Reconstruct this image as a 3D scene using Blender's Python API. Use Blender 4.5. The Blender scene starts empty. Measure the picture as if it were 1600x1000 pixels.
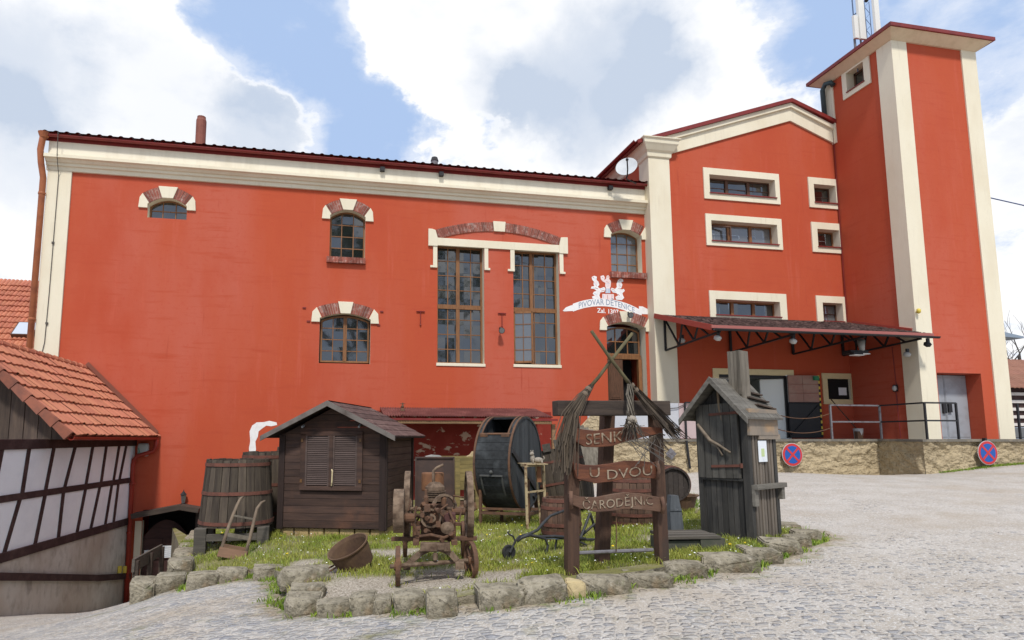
import bpy, bmesh, math, random
import numpy as np
from mathutils import Vector, Matrix, noise as mnoise
R = math.radians
random.seed(7)
S = bpy.context.scene
COL = S.collection
# ------------------------------------------------------------------ survey: photo pixel -> point on a known real plane
CX, CY, FP = 709., 568., 977.
TILT = math.atan(115/977.); YAW = R(11.15)
_c, _s = math.cos(YAW), math.sin(YAW)
def ray(px, py):
    u = (px-CX)/FP; v = (CY-py)/FP
    f = math.cos(TILT)-math.sin(TILT)*v; z = math.sin(TILT)+math.cos(TILT)*v
    return (u*_c+f*_s, -u*_s+f*_c, z)
def onY(px, py, Y):
    d = ray(px, py); k = Y/d[1]; return (d[0]*k, d[2]*k)
def onX(px, py, X):
    d = ray(px, py); k = X/d[0]; return (d[1]*k, d[2]*k)
def onZ(px, py, Z):
    d = ray(px, py); k = Z/d[2]; return (d[0]*k, d[1]*k)
# ------------------------------------------------------------------ object helpers
def tag(o, label=None, cat=None, group=None, kind=None):
    if label: o['label'] = label
    if cat: o['category'] = cat
    if group: o['group'] = group
    if kind: o['kind'] = kind
    return o
def thing(name, label, cat, loc=(0, 0, 0), rz=0., group=None, tilt=(0, 0)):
    o = bpy.data.objects.new(name, None); COL.objects.link(o)
    o.empty_display_size = .1
    o.location = loc; o.rotation_euler = (tilt[0], tilt[1], rz)
    return tag(o, label, cat, group)
def copy_tree(o, parent=None):
    c = o.copy(); COL.objects.link(c)
    if parent: c.parent = parent
    for ch in list(o.children): copy_tree(ch, c)
    return c
class MB:
    def __init__(s): s.v = []; s.f = []; s.m = []; s.cur = 0
    def add(s, vs, fs):
        n = len(s.v); s.v += [tuple(p) for p in vs]
        for f in fs: s.f.append([n+i for i in f]); s.m.append(s.cur)
        return s
    def box(s, x0, x1, y0, y1, z0, z1):
        return s.add([(x0,y0,z0),(x1,y0,z0),(x1,y1,z0),(x0,y1,z0),(x0,y0,z1),(x1,y0,z1),(x1,y1,z1),(x0,y1,z1)],
            [(0,3,2,1),(4,5,6,7),(0,1,5,4),(1,2,6,5),(2,3,7,6),(3,0,4,7)])
    def bar(s, p, q, w, h=None, up=(0,0,1), w2=None, h2=None):
        p = Vector(p); q = Vector(q); h = h or w; w2 = w2 or w; h2 = h2 or h
        d = (q-p).normalized(); u = Vector(up)
        if abs(d.dot(u)) > .98: u = Vector((0,1,0))
        r = d.cross(u).normalized(); u = r.cross(d).normalized()
        vs = []
        for c, ww, hh in ((p, w, h), (q, w2, h2)):
            vs += [c-r*ww/2-u*hh/2, c+r*ww/2-u*hh/2, c+r*ww/2+u*hh/2, c-r*ww/2+u*hh/2]
        return s.add(vs, [(3,2,1,0),(4,5,6,7),(0,1,5,4),(1,2,6,5),(2,3,7,6),(3,0,4,7)])
    def tube(s, pts, r, n=8, cap=True):
        pts = [Vector(p) for p in pts]; rs = r if isinstance(r, (list, tuple)) else [r]*len(pts)
        rings = []; ref = None
        for i, p in enumerate(pts):
            d = (pts[min(i+1, len(pts)-1)]-pts[max(i-1, 0)]).normalized()
            if ref is None:
                ref = d.orthogonal().normalized()
            ref = (ref-d*ref.dot(d)).normalized(); b = d.cross(ref)
            rings.append([p+(ref*math.cos(2*math.pi*k/n)+b*math.sin(2*math.pi*k/n))*rs[i] for k in range(n)])
        vs = [v for ring in rings for v in ring]; fs = []
        for i in range(len(pts)-1):
            for k in range(n):
                fs.append((i*n+k, i*n+(k+1) % n, (i+1)*n+(k+1) % n, (i+1)*n+k))
        if cap: fs += [tuple(range(n))[::-1], tuple((len(pts)-1)*n+k for k in range(n))]
        return s.add(vs, fs)
    def lathe(s, prof, c=(0,0,0), axis=(0,0,1), n=24, a0=0., a1=2*math.pi, closed=False):
        # prof: list of (r, h)
        ax = Vector(axis).normalized(); e1 = ax.orthogonal().normalized()
        if abs(ax.z) < .9: e1 = (Vector((0,0,1))-ax*ax.z).normalized()
        e2 = ax.cross(e1); c = Vector(c); full = abs(a1-a0-2*math.pi) < 1e-6
        m = n if full else n+1; vs = []; fs = []
        for (r, h) in prof:
            for k in range(m):
                a = a0+(a1-a0)*k/n
                vs.append(c+ax*h+(e1*math.cos(a)+e2*math.sin(a))*r)
        P = len(prof)
        for i in range(P if closed else P-1):
            j = (i+1) % P
            for k in range(n):
                k2 = (k+1) % m
                fs.append((i*m+k, i*m+k2, j*m+k2, j*m+k))
        return s.add(vs, fs)
    def prism(s, poly, d, o=(0,0,0), ex=(1,0,0), ez=(0,0,1)):
        # poly in (ex,ez) plane, extruded by vector d
        ex = Vector(ex); ez = Vector(ez); o = Vector(o); d = Vector(d); n = len(poly)
        a = [o+ex*p[0]+ez*p[1] for p in poly]; b = [p+d for p in a]
        return s.add(a+b, [tuple(range(n)), tuple(range(2*n-1, n-1, -1))]+[(i, n+i, n+(i+1) % n, (i+1) % n) for i in range(n)])
    def ball(s, c, r, n=8, m=6, sq=(1,1,1)):
        vs = []; fs = []
        for i in range(m+1):
            t = math.pi*i/m
            for k in range(n):
                a = 2*math.pi*k/n
                vs.append((c[0]+r*sq[0]*math.sin(t)*math.cos(a), c[1]+r*sq[1]*math.sin(t)*math.sin(a), c[2]+r*sq[2]*math.cos(t)))
        for i in range(m):
            for k in range(n): fs.append((i*n+k, (i+1)*n+k, (i+1)*n+(k+1) % n, i*n+(k+1) % n))
        return s.add(vs, fs)
    def build(s, name, mats, parent=None, world=False, smooth=False, bevel=0., label=None, fix=True, auto=False):
        me = bpy.data.meshes.new(name); me.from_pydata(s.v, [], s.f)
        mats = mats if isinstance(mats, (list, tuple)) else [mats]
        for m in mats: me.materials.append(m)
        if len(mats) > 1: me.polygons.foreach_set('material_index', s.m)
        if fix:
            bm = bmesh.new(); bm.from_mesh(me); bmesh.ops.recalc_face_normals(bm, faces=bm.faces); bm.to_mesh(me); bm.free()
        if smooth: me.polygons.foreach_set('use_smooth', [True]*len(me.polygons))
        me.update()
        o = bpy.data.objects.new(name, me); COL.objects.link(o)
        if parent is not None:
            o.parent = parent
            if world:
                if parent.type == 'EMPTY': o.location = -Vector(parent.location)
        if bevel:
            b = o.modifiers.new('bevel', 'BEVEL'); b.width = bevel; b.segments = 2; b.limit_method = 'ANGLE'; b.angle_limit = R(35)
        if label: o['label'] = label
        return o
def loose(mb, name, m, parent, world=False, **k):
    """one object per connected piece"""
    n = len(mb.v); par = list(range(n))
    def find(a):
        while par[a] != a: par[a] = par[par[a]]; a = par[a]
        return a
    for f in mb.f:
        for q in f[1:]: par[find(q)] = find(f[0])
    groups = {}
    for f in mb.f: groups.setdefault(find(f[0]), []).append(f)
    for fs in groups.values():
        p = MB(); ids = sorted({i for f in fs for i in f}); mp = {i: j for j, i in enumerate(ids)}
        p.add([mb.v[i] for i in ids], [[mp[i] for i in f] for f in fs]); p.build(name, m, parent, world=world, **k)
def origin_to(o, loc):
    """move the origin of a top-level world-coordinate mesh to its base"""
    loc = Vector(loc); o.data.transform(Matrix.Translation(-loc)); o.location = loc; return o
# ------------------------------------------------------------------ materials
def mat(name, base, rough=.85, layers=(), bump=None, island=0., metal=0., spec=.3, coord='Object', islandhue=0.):
    m = bpy.data.materials.new(name); m.use_nodes = True
    nt = m.node_tree; N = nt.nodes; L = nt.links; bs = N['Principled BSDF']
    bs.inputs['Roughness'].default_value = rough; bs.inputs['Metallic'].default_value = metal
    bs.inputs['Specular IOR Level'].default_value = spec
    tc = N.new('ShaderNodeTexCoord').outputs[coord]
    rgb = N.new('ShaderNodeRGB'); rgb.outputs[0].default_value = (*base, 1); cur = rgb.outputs[0]
    def tex(kind, scale, st, det=5):
        mp = N.new('ShaderNodeMapping'); mp.inputs['Scale'].default_value = st; L.new(tc, mp.inputs[0])
        if kind == 'n':
            t = N.new('ShaderNodeTexNoise'); t.inputs['Scale'].default_value = scale; t.inputs['Detail'].default_value = det
            t.inputs['Roughness'].default_value = .6; L.new(mp.outputs[0], t.inputs[0]); return t.outputs['Fac']
        if kind == 'v':
            t = N.new('ShaderNodeTexVoronoi'); t.inputs['Scale'].default_value = scale; L.new(mp.outputs[0], t.inputs[0]); return t.outputs['Distance']
        if kind == 'w':
            t = N.new('ShaderNodeTexWave'); t.inputs['Scale'].default_value = scale; t.inputs['Distortion'].default_value = 3
            t.inputs['Detail'].default_value = 3; L.new(mp.outputs[0], t.inputs[0]); return t.outputs['Fac']
    for (kind, scale, c2, lo, hi, st) in layers:
        fac = tex(kind, scale, st)
        mr = N.new('ShaderNodeMapRange'); mr.inputs[1].default_value = lo; mr.inputs[2].default_value = hi; L.new(fac, mr.inputs[0])
        mx = N.new('ShaderNodeMix'); mx.data_type = 'RGBA'; L.new(mr.outputs[0], mx.inputs[0]); L.new(cur, mx.inputs[6])
        mx.inputs[7].default_value = (*c2, 1); cur = mx.outputs[2]
    if island:
        g = N.new('ShaderNodeNewGeometry'); mr = N.new('ShaderNodeMapRange'); mr.inputs[3].default_value = 1-island; mr.inputs[4].default_value = 1+island
        L.new(g.outputs['Random Per Island'], mr.inputs[0])
        hv = N.new('ShaderNodeHueSaturation'); L.new(mr.outputs[0], hv.inputs['Value']); L.new(cur, hv.inputs['Color'])
        if islandhue:
            m2 = N.new('ShaderNodeMath'); m2.operation = 'MULTIPLY'; m2.inputs[1].default_value = 7.31; L.new(g.outputs['Random Per Island'], m2.inputs[0])
            m3 = N.new('ShaderNodeMath'); m3.operation = 'FRACT'; L.new(m2.outputs[0], m3.inputs[0])
            m4 = N.new('ShaderNodeMapRange'); m4.inputs[3].default_value = .5-islandhue; m4.inputs[4].default_value = .5+islandhue
            L.new(m3.outputs[0], m4.inputs[0]); L.new(m4.outputs[0], hv.inputs['Hue'])
        cur = hv.outputs[0]
    L.new(cur, bs.inputs['Base Color'])
    if bump:
        acc = None
        for (kind, scale, strength, dist, st) in bump:
            b = N.new('ShaderNodeBump'); b.inputs['Strength'].default_value = strength; b.inputs['Distance'].default_value = dist
            L.new(tex(kind, scale, st, 6), b.inputs['Height'])
            if acc: L.new(acc, b.inputs['Normal'])
            acc = b.outputs[0]
        L.new(acc, bs.inputs['Normal'])
    return m
I3 = (1,1,1)
M = {}
M['red'] = mat('red plaster', (.455,.080,.033), .9,
    [('n',.16,(.47,.105,.062),.46,.62,(1.6,1,.35)), ('n',.5,(.43,.066,.028),.5,.75,(1,1,.5)), ('n',2.4,(.50,.105,.06),.58,.80,(1.6,1.6,.12)), ('n',5,(.42,.068,.03),.55,.75,(.15,.15,1.6)), ('n',3.1,(.36,.055,.028),.66,.80,(2.2,2.2,.16)), ('n',9,(.44,.06,.03),.55,.9,I3), ('n',60,(.40,.05,.025),.62,.85,I3)],
    [('n',30,.25,.01,I3), ('n',3,.15,.03,I3)])
M['redwornshade'] = mat('worn red plaster with painted shade', (.22,.028,.018), .92, [('n',2.2,(.28,.05,.035),.5,.7,I3), ('n',2.6,(.50,.36,.27),.60,.635,(1,1,1.7))], [('n',25,.4,.02,I3)])  # pale peeled patches are wear; the dark red has lean-to shade painted in
M['cream'] = mat('cream plaster', (.75,.685,.53), .88, [('n',.9,(.68,.60,.44),.45,.75,(1,1,.5)), ('n',3,(.62,.55,.42),.58,.85,(3,3,.3)), ('n',5,(.48,.42,.33),.70,.88,(2,2,.3)), ('n',40,(.66,.6,.46),.55,.8,I3)], [('n',30,.2,.008,I3)])
M['creamdirt'] = mat('weathered cream plaster', (.78,.72,.58), .9, [('n',1.2,(.66,.60,.47),.5,.8,(2.5,1,.5)), ('n',5,(.42,.38,.31),.68,.9,(2,2,.4))], [('n',30,.2,.008,I3)])
M['brick'] = mat('old brick', (.26,.085,.06), .92, [('n',8,(.42,.28,.24),.5,.7,I3), ('n',30,(.16,.05,.04),.5,.8,I3)], [('n',40,.5,.01,I3)], island=.35)
M['mortar'] = mat('pale mortar', (.5,.40,.34), .95, [('n',20,(.36,.27,.22),.4,.7,I3)], [('n',40,.4,.01,I3)])
M['winwood'] = mat('varnished window wood', (.25,.115,.045), .55, [('n',4,(.16,.07,.03),.4,.7,(6,6,1))], island=.12)
M['darkframe'] = mat('dark brown metal frame', (.10,.05,.03), .5)
M['redmetal'] = mat('dark red painted metal', (.20,.022,.018), .5, [('n',4,(.13,.016,.014),.45,.75,I3)], spec=.4)
M['brownpipe'] = mat('copper brown pipe', (.36,.12,.05), .5, [('n',3,(.22,.07,.035),.45,.75,I3)])
M['redpipe'] = mat('red painted downpipe', (.30,.035,.02), .5, [('n',3,(.20,.025,.015),.45,.75,I3)])
M['black'] = mat('black painted iron', (.022,.022,.024), .5, [('n',12,(.07,.045,.03),.6,.8,I3)])
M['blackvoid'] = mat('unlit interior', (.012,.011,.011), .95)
M['greysteel'] = mat('grey steel', (.34,.36,.39), .5, [('n',2,(.26,.26,.27),.45,.7,I3), ('n',3,(.18,.12,.07),.66,.85,(2,2,.5))], metal=.1)
M['galv'] = mat('galvanised rail', (.20,.19,.20), .5, [('n',8,(.10,.08,.08),.5,.7,I3)], metal=.3)
def glassmat(name, tint=(.02,.022,.024), rough=.06):
    m = mat(name, tint, rough, spec=.5, bump=[('n',.9,.10,.02,I3)]); m.node_tree.nodes['Principled BSDF'].inputs['IOR'].default_value = 2.1
    return m
M['glass'] = glassmat('window glass', (.012,.014,.014), .04)
M['roomglass'] = glassmat('window glass over curtain', (.10,.105,.11), .1)
M['shingle'] = mat('brown bitumen shingles', (.105,.062,.054), .95, island=.35, layers= [('n',1.2,(.16,.10,.085),.4,.7,I3), ('v',7,(.07,.04,.035),.35,.6,(1,2.2,1)), ('n',18,(.2,.14,.12),.6,.8,I3)], bump=[('v',8,.7,.02,(1,2,1)), ('n',50,.4,.006,I3)])
def tilemat(n, a, b, c): return mat(n, a, .85, [('n',1.2,b,.4,.7,I3), ('n',9,c,.55,.85,I3), ('n',14,(.36,.24,.16),.70,.85,I3)], [('n',30,.3,.006,I3)], island=.10, islandhue=.004)
M['tile'] = tilemat('clay roof tiles', (.50,.195,.115), (.43,.155,.09), (.38,.14,.08))
M['tiledark'] = tilemat('old clay roof tiles', (.50,.19,.11), (.38,.13,.08), (.24,.09,.06))
M['barntile'] = tilemat('brown barn tiles', (.26,.12,.08), (.20,.09,.06), (.13,.07,.05))
M['tileedge'] = mat('verge tiles', (.30,.11,.07), .9, [('n',5,(.18,.08,.06),.4,.7,I3)], island=.2)
def wood(name, a, b, st, island=.2, rough=.85, c=None, sc=3., bp=.5):
    ly = [('n',sc,b,.38,.66,st), ('n',sc*7,tuple(x*.55 for x in a),.55,.8,st)]
    if c: ly.append(('n',1.3,c,.55,.75,I3))
    return mat(name, a, rough, ly, [('n',sc*5,bp,.008,st)], island=island)
AX, AY, AZ = (.12,1,1), (1,.12,1), (1,1,.12)
sx, sy_, sz = (.5,5,5), (5,.5,5), (5,5,.5)
M['kiosk'] = wood('dark stained boards', (.075,.044,.033), (.042,.026,.022), sx, .3, c=(.125,.06,.038))
M['kioskside'] = wood('faded stained boards', (.105,.062,.045), (.065,.038,.03), (5,.5,5), .2, c=(.13,.08,.06))
M['kioskpost'] = wood('dark stained posts', (.036,.022,.018), (.025,.016,.014), sz, .1)
M['louver'] = wood('grey brown louvres', (.105,.075,.066), (.075,.052,.045), sx, .12)
M['vatwood'] = wood('weathered barrel staves', (.092,.072,.052), (.05,.038,.03), sz, .28, c=(.055,.05,.04))
M['vatdark'] = wood('dark barrel staves', (.052,.042,.036), (.04,.032,.028), sz, .28)
M['barrelred'] = wood('reddish barrel staves', (.15,.085,.055), (.09,.055,.04), sz, .28, c=(.20,.13,.09))
M['drumwood'] = wood('blackened boards', (.05,.055,.058), (.035,.038,.04), sz, .25, c=(.075,.08,.082))
M['drumstave'] = wood('tarred staves', (.04,.043,.045), (.022,.023,.024), (5,5,5), .3, c=(.11,.12,.125))
M['outhouse'] = wood('charcoal weathered boards', (.058,.054,.048), (.03,.029,.027), sz, .35, c=(.105,.095,.08), bp=1.)
M['greywood'] = wood('silver grey boards', (.185,.16,.125), (.10,.085,.065), sz, .18, c=(.30,.26,.21))
M['greywoodx'] = wood('silver grey planks', (.125,.11,.09), (.07,.062,.052), sx, .2)
M['greywoody'] = wood('grey roof boards', (.175,.16,.135), (.10,.09,.075), sy_, .2)
M['post'] = wood('brown stained post', (.10,.055,.035), (.06,.035,.025), sz, .12, c=(.045,.035,.03))
M['beam'] = wood('dark beam', (.075,.055,.042), (.045,.034,.028), sx, .12)
M['signboard'] = wood('varnished sign board', (.17,.062,.03), (.085,.032,.02), sx, .1, rough=.6, c=(.24,.12,.075), sc=5)
M['signdull'] = wood('dull sign board', (.15,.085,.055), (.10,.055,.04), sx, .1, c=(.21,.15,.11))
M['letters'] = mat('carved pale lettering', (.31,.245,.175), .8, [('n',18,(.13,.08,.05),.46,.60,I3)])
M['rust'] = mat('rusty iron', (.125,.07,.045), .9, [('n',5,(.17,.085,.045),.42,.7,I3), ('n',16,(.055,.038,.03),.5,.8,I3)], [('n',35,.5,.006,I3)], metal=.1)
M['rustpale'] = mat('pale worn iron', (.20,.14,.095), .85, [('n',6,(.08,.048,.03),.42,.62,I3), ('n',2.5,(.22,.16,.10),.55,.75,I3), ('n',20,(.05,.035,.025),.5,.8,I3)], [('n',35,.5,.006,I3)])
M['rustred'] = mat('red rusty hoops', (.15,.06,.042), .9, [('n',8,(.08,.04,.03),.42,.7,I3)], [('n',35,.4,.004,I3)])
M['tankrust'] = mat('orange rusty tank', (.25,.115,.05), .8, [('n',7,(.16,.075,.04),.42,.66,I3), ('n',4,(.20,.28,.32),.66,.7,I3)])
M['cauldron'] = mat('rusty cauldron', (.135,.082,.048), .9, [('n',5,(.085,.05,.035),.4,.7,I3), ('n',12,(.17,.10,.06),.6,.8,I3)], [('n',30,.5,.006,I3)])
M['stone'] = mat('lichen sandstone', (.33,.29,.215), .95, [('n',3.5,(.15,.13,.09),.42,.60,I3), ('n',9,(.34,.30,.23),.52,.68,I3), ('n',24,(.085,.075,.055),.55,.72,I3), ('n',5,(.12,.14,.05),.60,.74,I3), ('n',2,(.30,.21,.12),.60,.75,I3)], [('n',7,1.0,.05,I3), ('n',26,.9,.02,I3), ('n',80,.6,.006,I3)], island=.0)
M['stonepale'] = mat('pale yellow stone', (.50,.40,.22), .95, [('n',4,(.38,.30,.17),.4,.7,I3), ('n',18,(.26,.21,.13),.6,.8,I3)], [('n',12,.7,.02,I3)])
M['rubble'] = mat('rough ochre plastered wall', (.47,.37,.225), .95, [('n',7,(.29,.22,.13),.52,.66,I3), ('n',16,(.20,.145,.08),.56,.70,I3), ('n',1.0,(.40,.30,.16),.4,.7,I3), ('n',4,(.50,.395,.24),.52,.72,I3), ('n',9,(.24,.18,.10),.56,.8,I3), ('v',5,(.50,.40,.25),.0,.25,(1,1,1.4)), ('n',.7,(.34,.27,.17),.55,.7,I3)], [('n',6,1.,.12,I3), ('v',9,.8,.05,(1,1,1.5)), ('n',26,1.,.03,I3)])
M['sandblock'] = mat('yellow sandstone blocks', (.42,.31,.15), .95, [('n',5,(.30,.21,.10),.4,.7,I3)], [('n',14,.9,.02,I3)], island=.15)
M['whiteplaster'] = mat('white panel plaster', (.82,.82,.83), .9, [('n',1.5,(.72,.72,.74),.45,.75,I3), ('n',3,(.55,.53,.5),.68,.85,I3)], [('n',12,.3,.015,I3)])
M['darkbeam'] = mat('dark half timber', (.045,.022,.02), .8, [('n',3,(.08,.045,.04),.45,.7,(1,1,1)), ('n',14,(.03,.017,.015),.5,.8,I3)], [('n',14,.5,.01,I3)])
M['stainplaster'] = mat('stained grey plaster', (.42,.35,.28), .93, [('n',.55,(.54,.50,.44),.4,.62,(1,1,.8)), ('n',.9,(.30,.24,.19),.5,.72,(1,1,.7)), ('n',1.5,(.15,.13,.11),.62,.8,(1,1.2,.6)), ('n',6,(.30,.26,.21),.5,.8,(1,1,.5))], [('n',16,.5,.02,I3)])
M['gableboards'] = wood('brown gable boards', (.085,.06,.045), (.05,.036,.03), sz, .25)
M['straw'] = wood('besom twigs', (.11,.085,.06), (.055,.042,.032), sz, .45)
M['stick'] = wood('mossy stick', (.13,.11,.055), (.07,.058,.03), sz, .1)
M['white'] = mat('white paint', (.80,.78,.76), .7, [('n',6,(.66,.62,.6),.5,.8,I3)])
M['pinkish'] = mat('pinkish white paint', (.78,.62,.60), .7, [('n',8,(.82,.76,.74),.45,.7,I3)])
M['blue'] = mat('sign blue', (.006,.085,.36), .4, spec=.5)
M['signred'] = mat('sign red', (.52,.03,.03), .4, spec=.5)
M['signgrey'] = mat('sign rim grey', (.5,.5,.5), .4)
M['paper'] = mat('paper sheet', (.75,.78,.80), .6, [('n',7,(.62,.67,.72),.5,.7,I3)])
M['ink'] = mat('printed ink', (.25,.27,.32), .7)
M['dish'] = mat('satellite dish', (.55,.57,.58), .45, [('n',3,(.45,.47,.48),.45,.75,I3)])
M['antenna'] = mat('antenna panel', (.72,.71,.66), .5)
M['yellow'] = mat('yellow paint', (.65,.50,.08), .6)
M['pinkpanel'] = mat('faded pink panel', (.34,.19,.15), .8, [('n',1.5,(.40,.28,.22),.45,.7,(1,1,2)), ('n',9,(.42,.22,.17),.5,.8,I3)])
M['interior'] = mat('pale corridor wall', (.62,.64,.60), .85, [('n',1,(.52,.53,.50),.4,.7,I3)])
M['mossyellow'] = wood('yellow lichened wood', (.26,.20,.075), (.15,.12,.05), sx, .2, c=(.34,.27,.11))
M['plough'] = mat('black plough iron', (.025,.026,.028), .6, [('n',10,(.08,.065,.055),.55,.75,I3)], spec=.5)
M['rope'] = mat('rope', (.16,.12,.085), .9)
M['bone'] = mat('grubby bone', (.30,.26,.21), .8, [('n',30,(.2,.17,.13),.5,.7,I3)])
M['bark'] = mat('bark', (.12,.10,.085), .95, [('n',10,(.06,.05,.045),.4,.7,I3)])
M['lamp'] = mat('lamp housing', (.42,.42,.40), .4)
M['barkdark'] = mat('grey twig bark', (.10,.09,.08), .95)
M['slatwhite'] = mat('white slats', (.62,.58,.54), .8, [('n',5,(.45,.4,.36),.5,.8,I3)])
M['green'] = mat('green plastic', (.03,.22,.10), .5)
def leafmat(n, a, b): 
    m = mat(n, a, .6, [('n',1.3,b,.35,.65,I3)], island=.4, islandhue=.02, spec=.25)
    m.node_tree.nodes['Principled BSDF'].inputs['Subsurface Weight'].default_value = 0
    return m
M['grass'] = leafmat('grass blades', (.19,.25,.03), (.33,.33,.07))
M['leaf'] = leafmat('weed leaves', (.13,.21,.022), (.20,.28,.035))
M['treeleaf'] = leafmat('tree leaves', (.05,.085,.02), (.09,.13,.03))
M['flower'] = mat('daisy petals', (.82,.82,.76), .6)
M['yflower'] = mat('dandelion', (.8,.55,.02), .6)
# ------------------------------------------------------------------ ground heights (eye level is z = 0)
def tps(ctrl):
    P = np.array(ctrl, float); n = len(P); xy = P[:, :2]
    def U(r2): return np.where(r2 > 1e-9, .5*r2*np.log(np.maximum(r2, 1e-9)), 0.)
    r2 = ((xy[:, None]-xy[None])**2).sum(-1); A = np.zeros((n+3, n+3))
    A[:n, :n] = U(r2)+np.eye(n)*.08; A[:n, n] = 1; A[:n, n+1:] = xy; A[n, :n] = 1; A[n+1:, :n] = xy.T
    w = np.linalg.solve(A, np.concatenate([P[:, 2], [0, 0, 0]]))
    def f(X, Y):
        X = np.asarray(X, float); Y = np.asarray(Y, float)
        r2 = (X[..., None]-xy[:, 0])**2+(Y[..., None]-xy[:, 1])**2
        return (U(r2)*w[:n]).sum(-1)+w[n]+w[n+1]*X+w[n+2]*Y
    return f
_g = tps([(0,0,-1.62),(0,-4,-1.65),(-8,-4,-1.9),(12,-4,-1.4),(27,-4,-1.2),(27,6,-1.0),(1.5,5.06,-1.64),(4.8,4,-1.5),(.58,6.5,-1.74),(-.25,6.7,-1.82),
    (2.6,6.7,-1.56),(4.2,6.6,-1.50),(5.6,7.0,-1.44),(6.8,7.8,-1.36),(8,12,-1.2),(10,16.6,-1.02),(13.7,16.7,-1.07),(16.7,16.5,-1.15),(18.8,14.9,-.83),(24,14.9,-.72),(27,19,-.7),(14,9,-1.13),
    *[(*onZ(px, py, z), z) for px, py, z in ((262,921,-2.25),(290,918,-2.2),(318,912,-2.14),(362,905,-2.07),(417,903,-2.0),(447,915,-1.94),(225,938,-2.36),(300,940,-2.05),(150,960,-2.5),(400,940,-1.93))],(-3.6,8.3,-2.35),(-6,9,-2.65),(-9,9,-2.8),(-6.05,13.6,-3.34),(-5.3,19,-4.42),(-3.4,13,-3.1),(-3.3,16,-3.8),(-3.3,18.9,-4.35),(-9,16,-3.8),(-9,5,-2.3),
    (3,10,-1.8),(5,12,-1.65),(2,15,-2.0),(5,18.5,-1.7),(8,18.5,-1.3),(0,18.5,-2.6),(0,14,-2.3),(27,12,-.8)])
def gz(X, Y):
    return _g(np.clip(X, -9, 27), np.clip(Y, -4, 19.5))
_b = tps([(.58,6.6,-1.68),(-.25,7.3,-1.76),(2.6,7.0,-1.47),(4,7.1,-1.43),(5.9,8.3,-1.39),(6.6,8.0,-1.36),(-.95,12.4,-1.8),(1.05,11.8,-1.79),(2.1,13.9,-1.8),(-2.2,12.1,-2.0),(-2.7,14,-2.1),
    (-2.2,10.4,-2.15),(-1.5,9.5,-1.98),(.28,8.3,-1.72),(.8,7.3,-1.67),(1.75,7.7,-1.64),(2.8,11.6,-1.66),(3.6,11.4,-1.64),(4.8,9.5,-1.46),(3,8,-1.58),(4.6,8.2,-1.44),
    (3,18.9,-1.85),(8,18.9,-1.5),(8,13,-1.35),(-2.5,18.9,-2.3),(0,18.9,-2.0)])
bed = lambda X, Y: _b(X, Y)
def G(X, Y): return float(gz(X, Y))
def B(X, Y): return float(_b(X, Y))
def bedpx(px, py):
    """where the sight line of a photo pixel meets the grass bed"""
    d = ray(px, py); t = 4.
    while t < 40:
        if d[2]*t < B(d[0]*t, d[1]*t): break
        t += .01
    return (d[0]*t, d[1]*t, d[2]*t)
def gndpx(px, py):
    d = ray(px, py); t = 2.
    while t < 60:
        if d[2]*t < G(d[0]*t, d[1]*t): break
        t += .01
    return (d[0]*t, d[1]*t, d[2]*t)
# outline of the raised grass island (X, Y): the line of the edging stones' feet, surveyed on the ground
def _foot(px, py, back=.14):
    g = gndpx(px, py); L_ = math.hypot(g[0], g[1]); return (g[0]*(1+back/L_), g[1]*(1+back/L_))
RIM = [(-2.95,18.95),(-2.9,16.5),(-2.75,14.2)]+[_foot(*p) for p in ((262,921),(290,918),(318,912),(362,905),(417,903),(447,915,),(448,950),(500,960),(560,957),(620,955),(690,957),(730,950),(780,946),(850,938),(900,930),(945,925),(1010,915),(1068,901),(1140,890),(1190,877),(1225,864),(1250,853),(1272,846))]+[(6.75,8.9),(6.5,9.6),(6.9,11),(7.6,13),(8.2,15),(9.0,18.95)]
print('RIM', [(round(a,2), round(b,2)) for a, b in RIM])
def inside(x, y, poly=RIM):
    c = False; n = len(poly); j = n-1
    for i in range(n):
        xi, yi = poly[i]; xj, yj = poly[j]
        if (yi > y) != (yj > y) and x < (xj-xi)*(y-yi)/(yj-yi)+xi: c = not c
        j = i
    return c
def gravelly(x, y):
    """1 on the bare gravel patches of the island, 0 in thick grass"""
    v = 0.
    for (cx, cy, r) in ((1.25,7.35,.95),(.35,7.3,.9),(1.9,7.1,.5),(-.15,8.6,.75),(1.05,9.6,.45),(-.3,9.6,.35),(.4,9.9,.5)):
        v = max(v, 1-((x-cx)**2+(y-cy)**2)/r**2)
    v += .55*mnoise.noise((x*2.3, y*2.3, 3.1))+.3*mnoise.noise((x*7, y*7, 1.7))
    return max(0., min(1., v*1.6))
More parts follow.
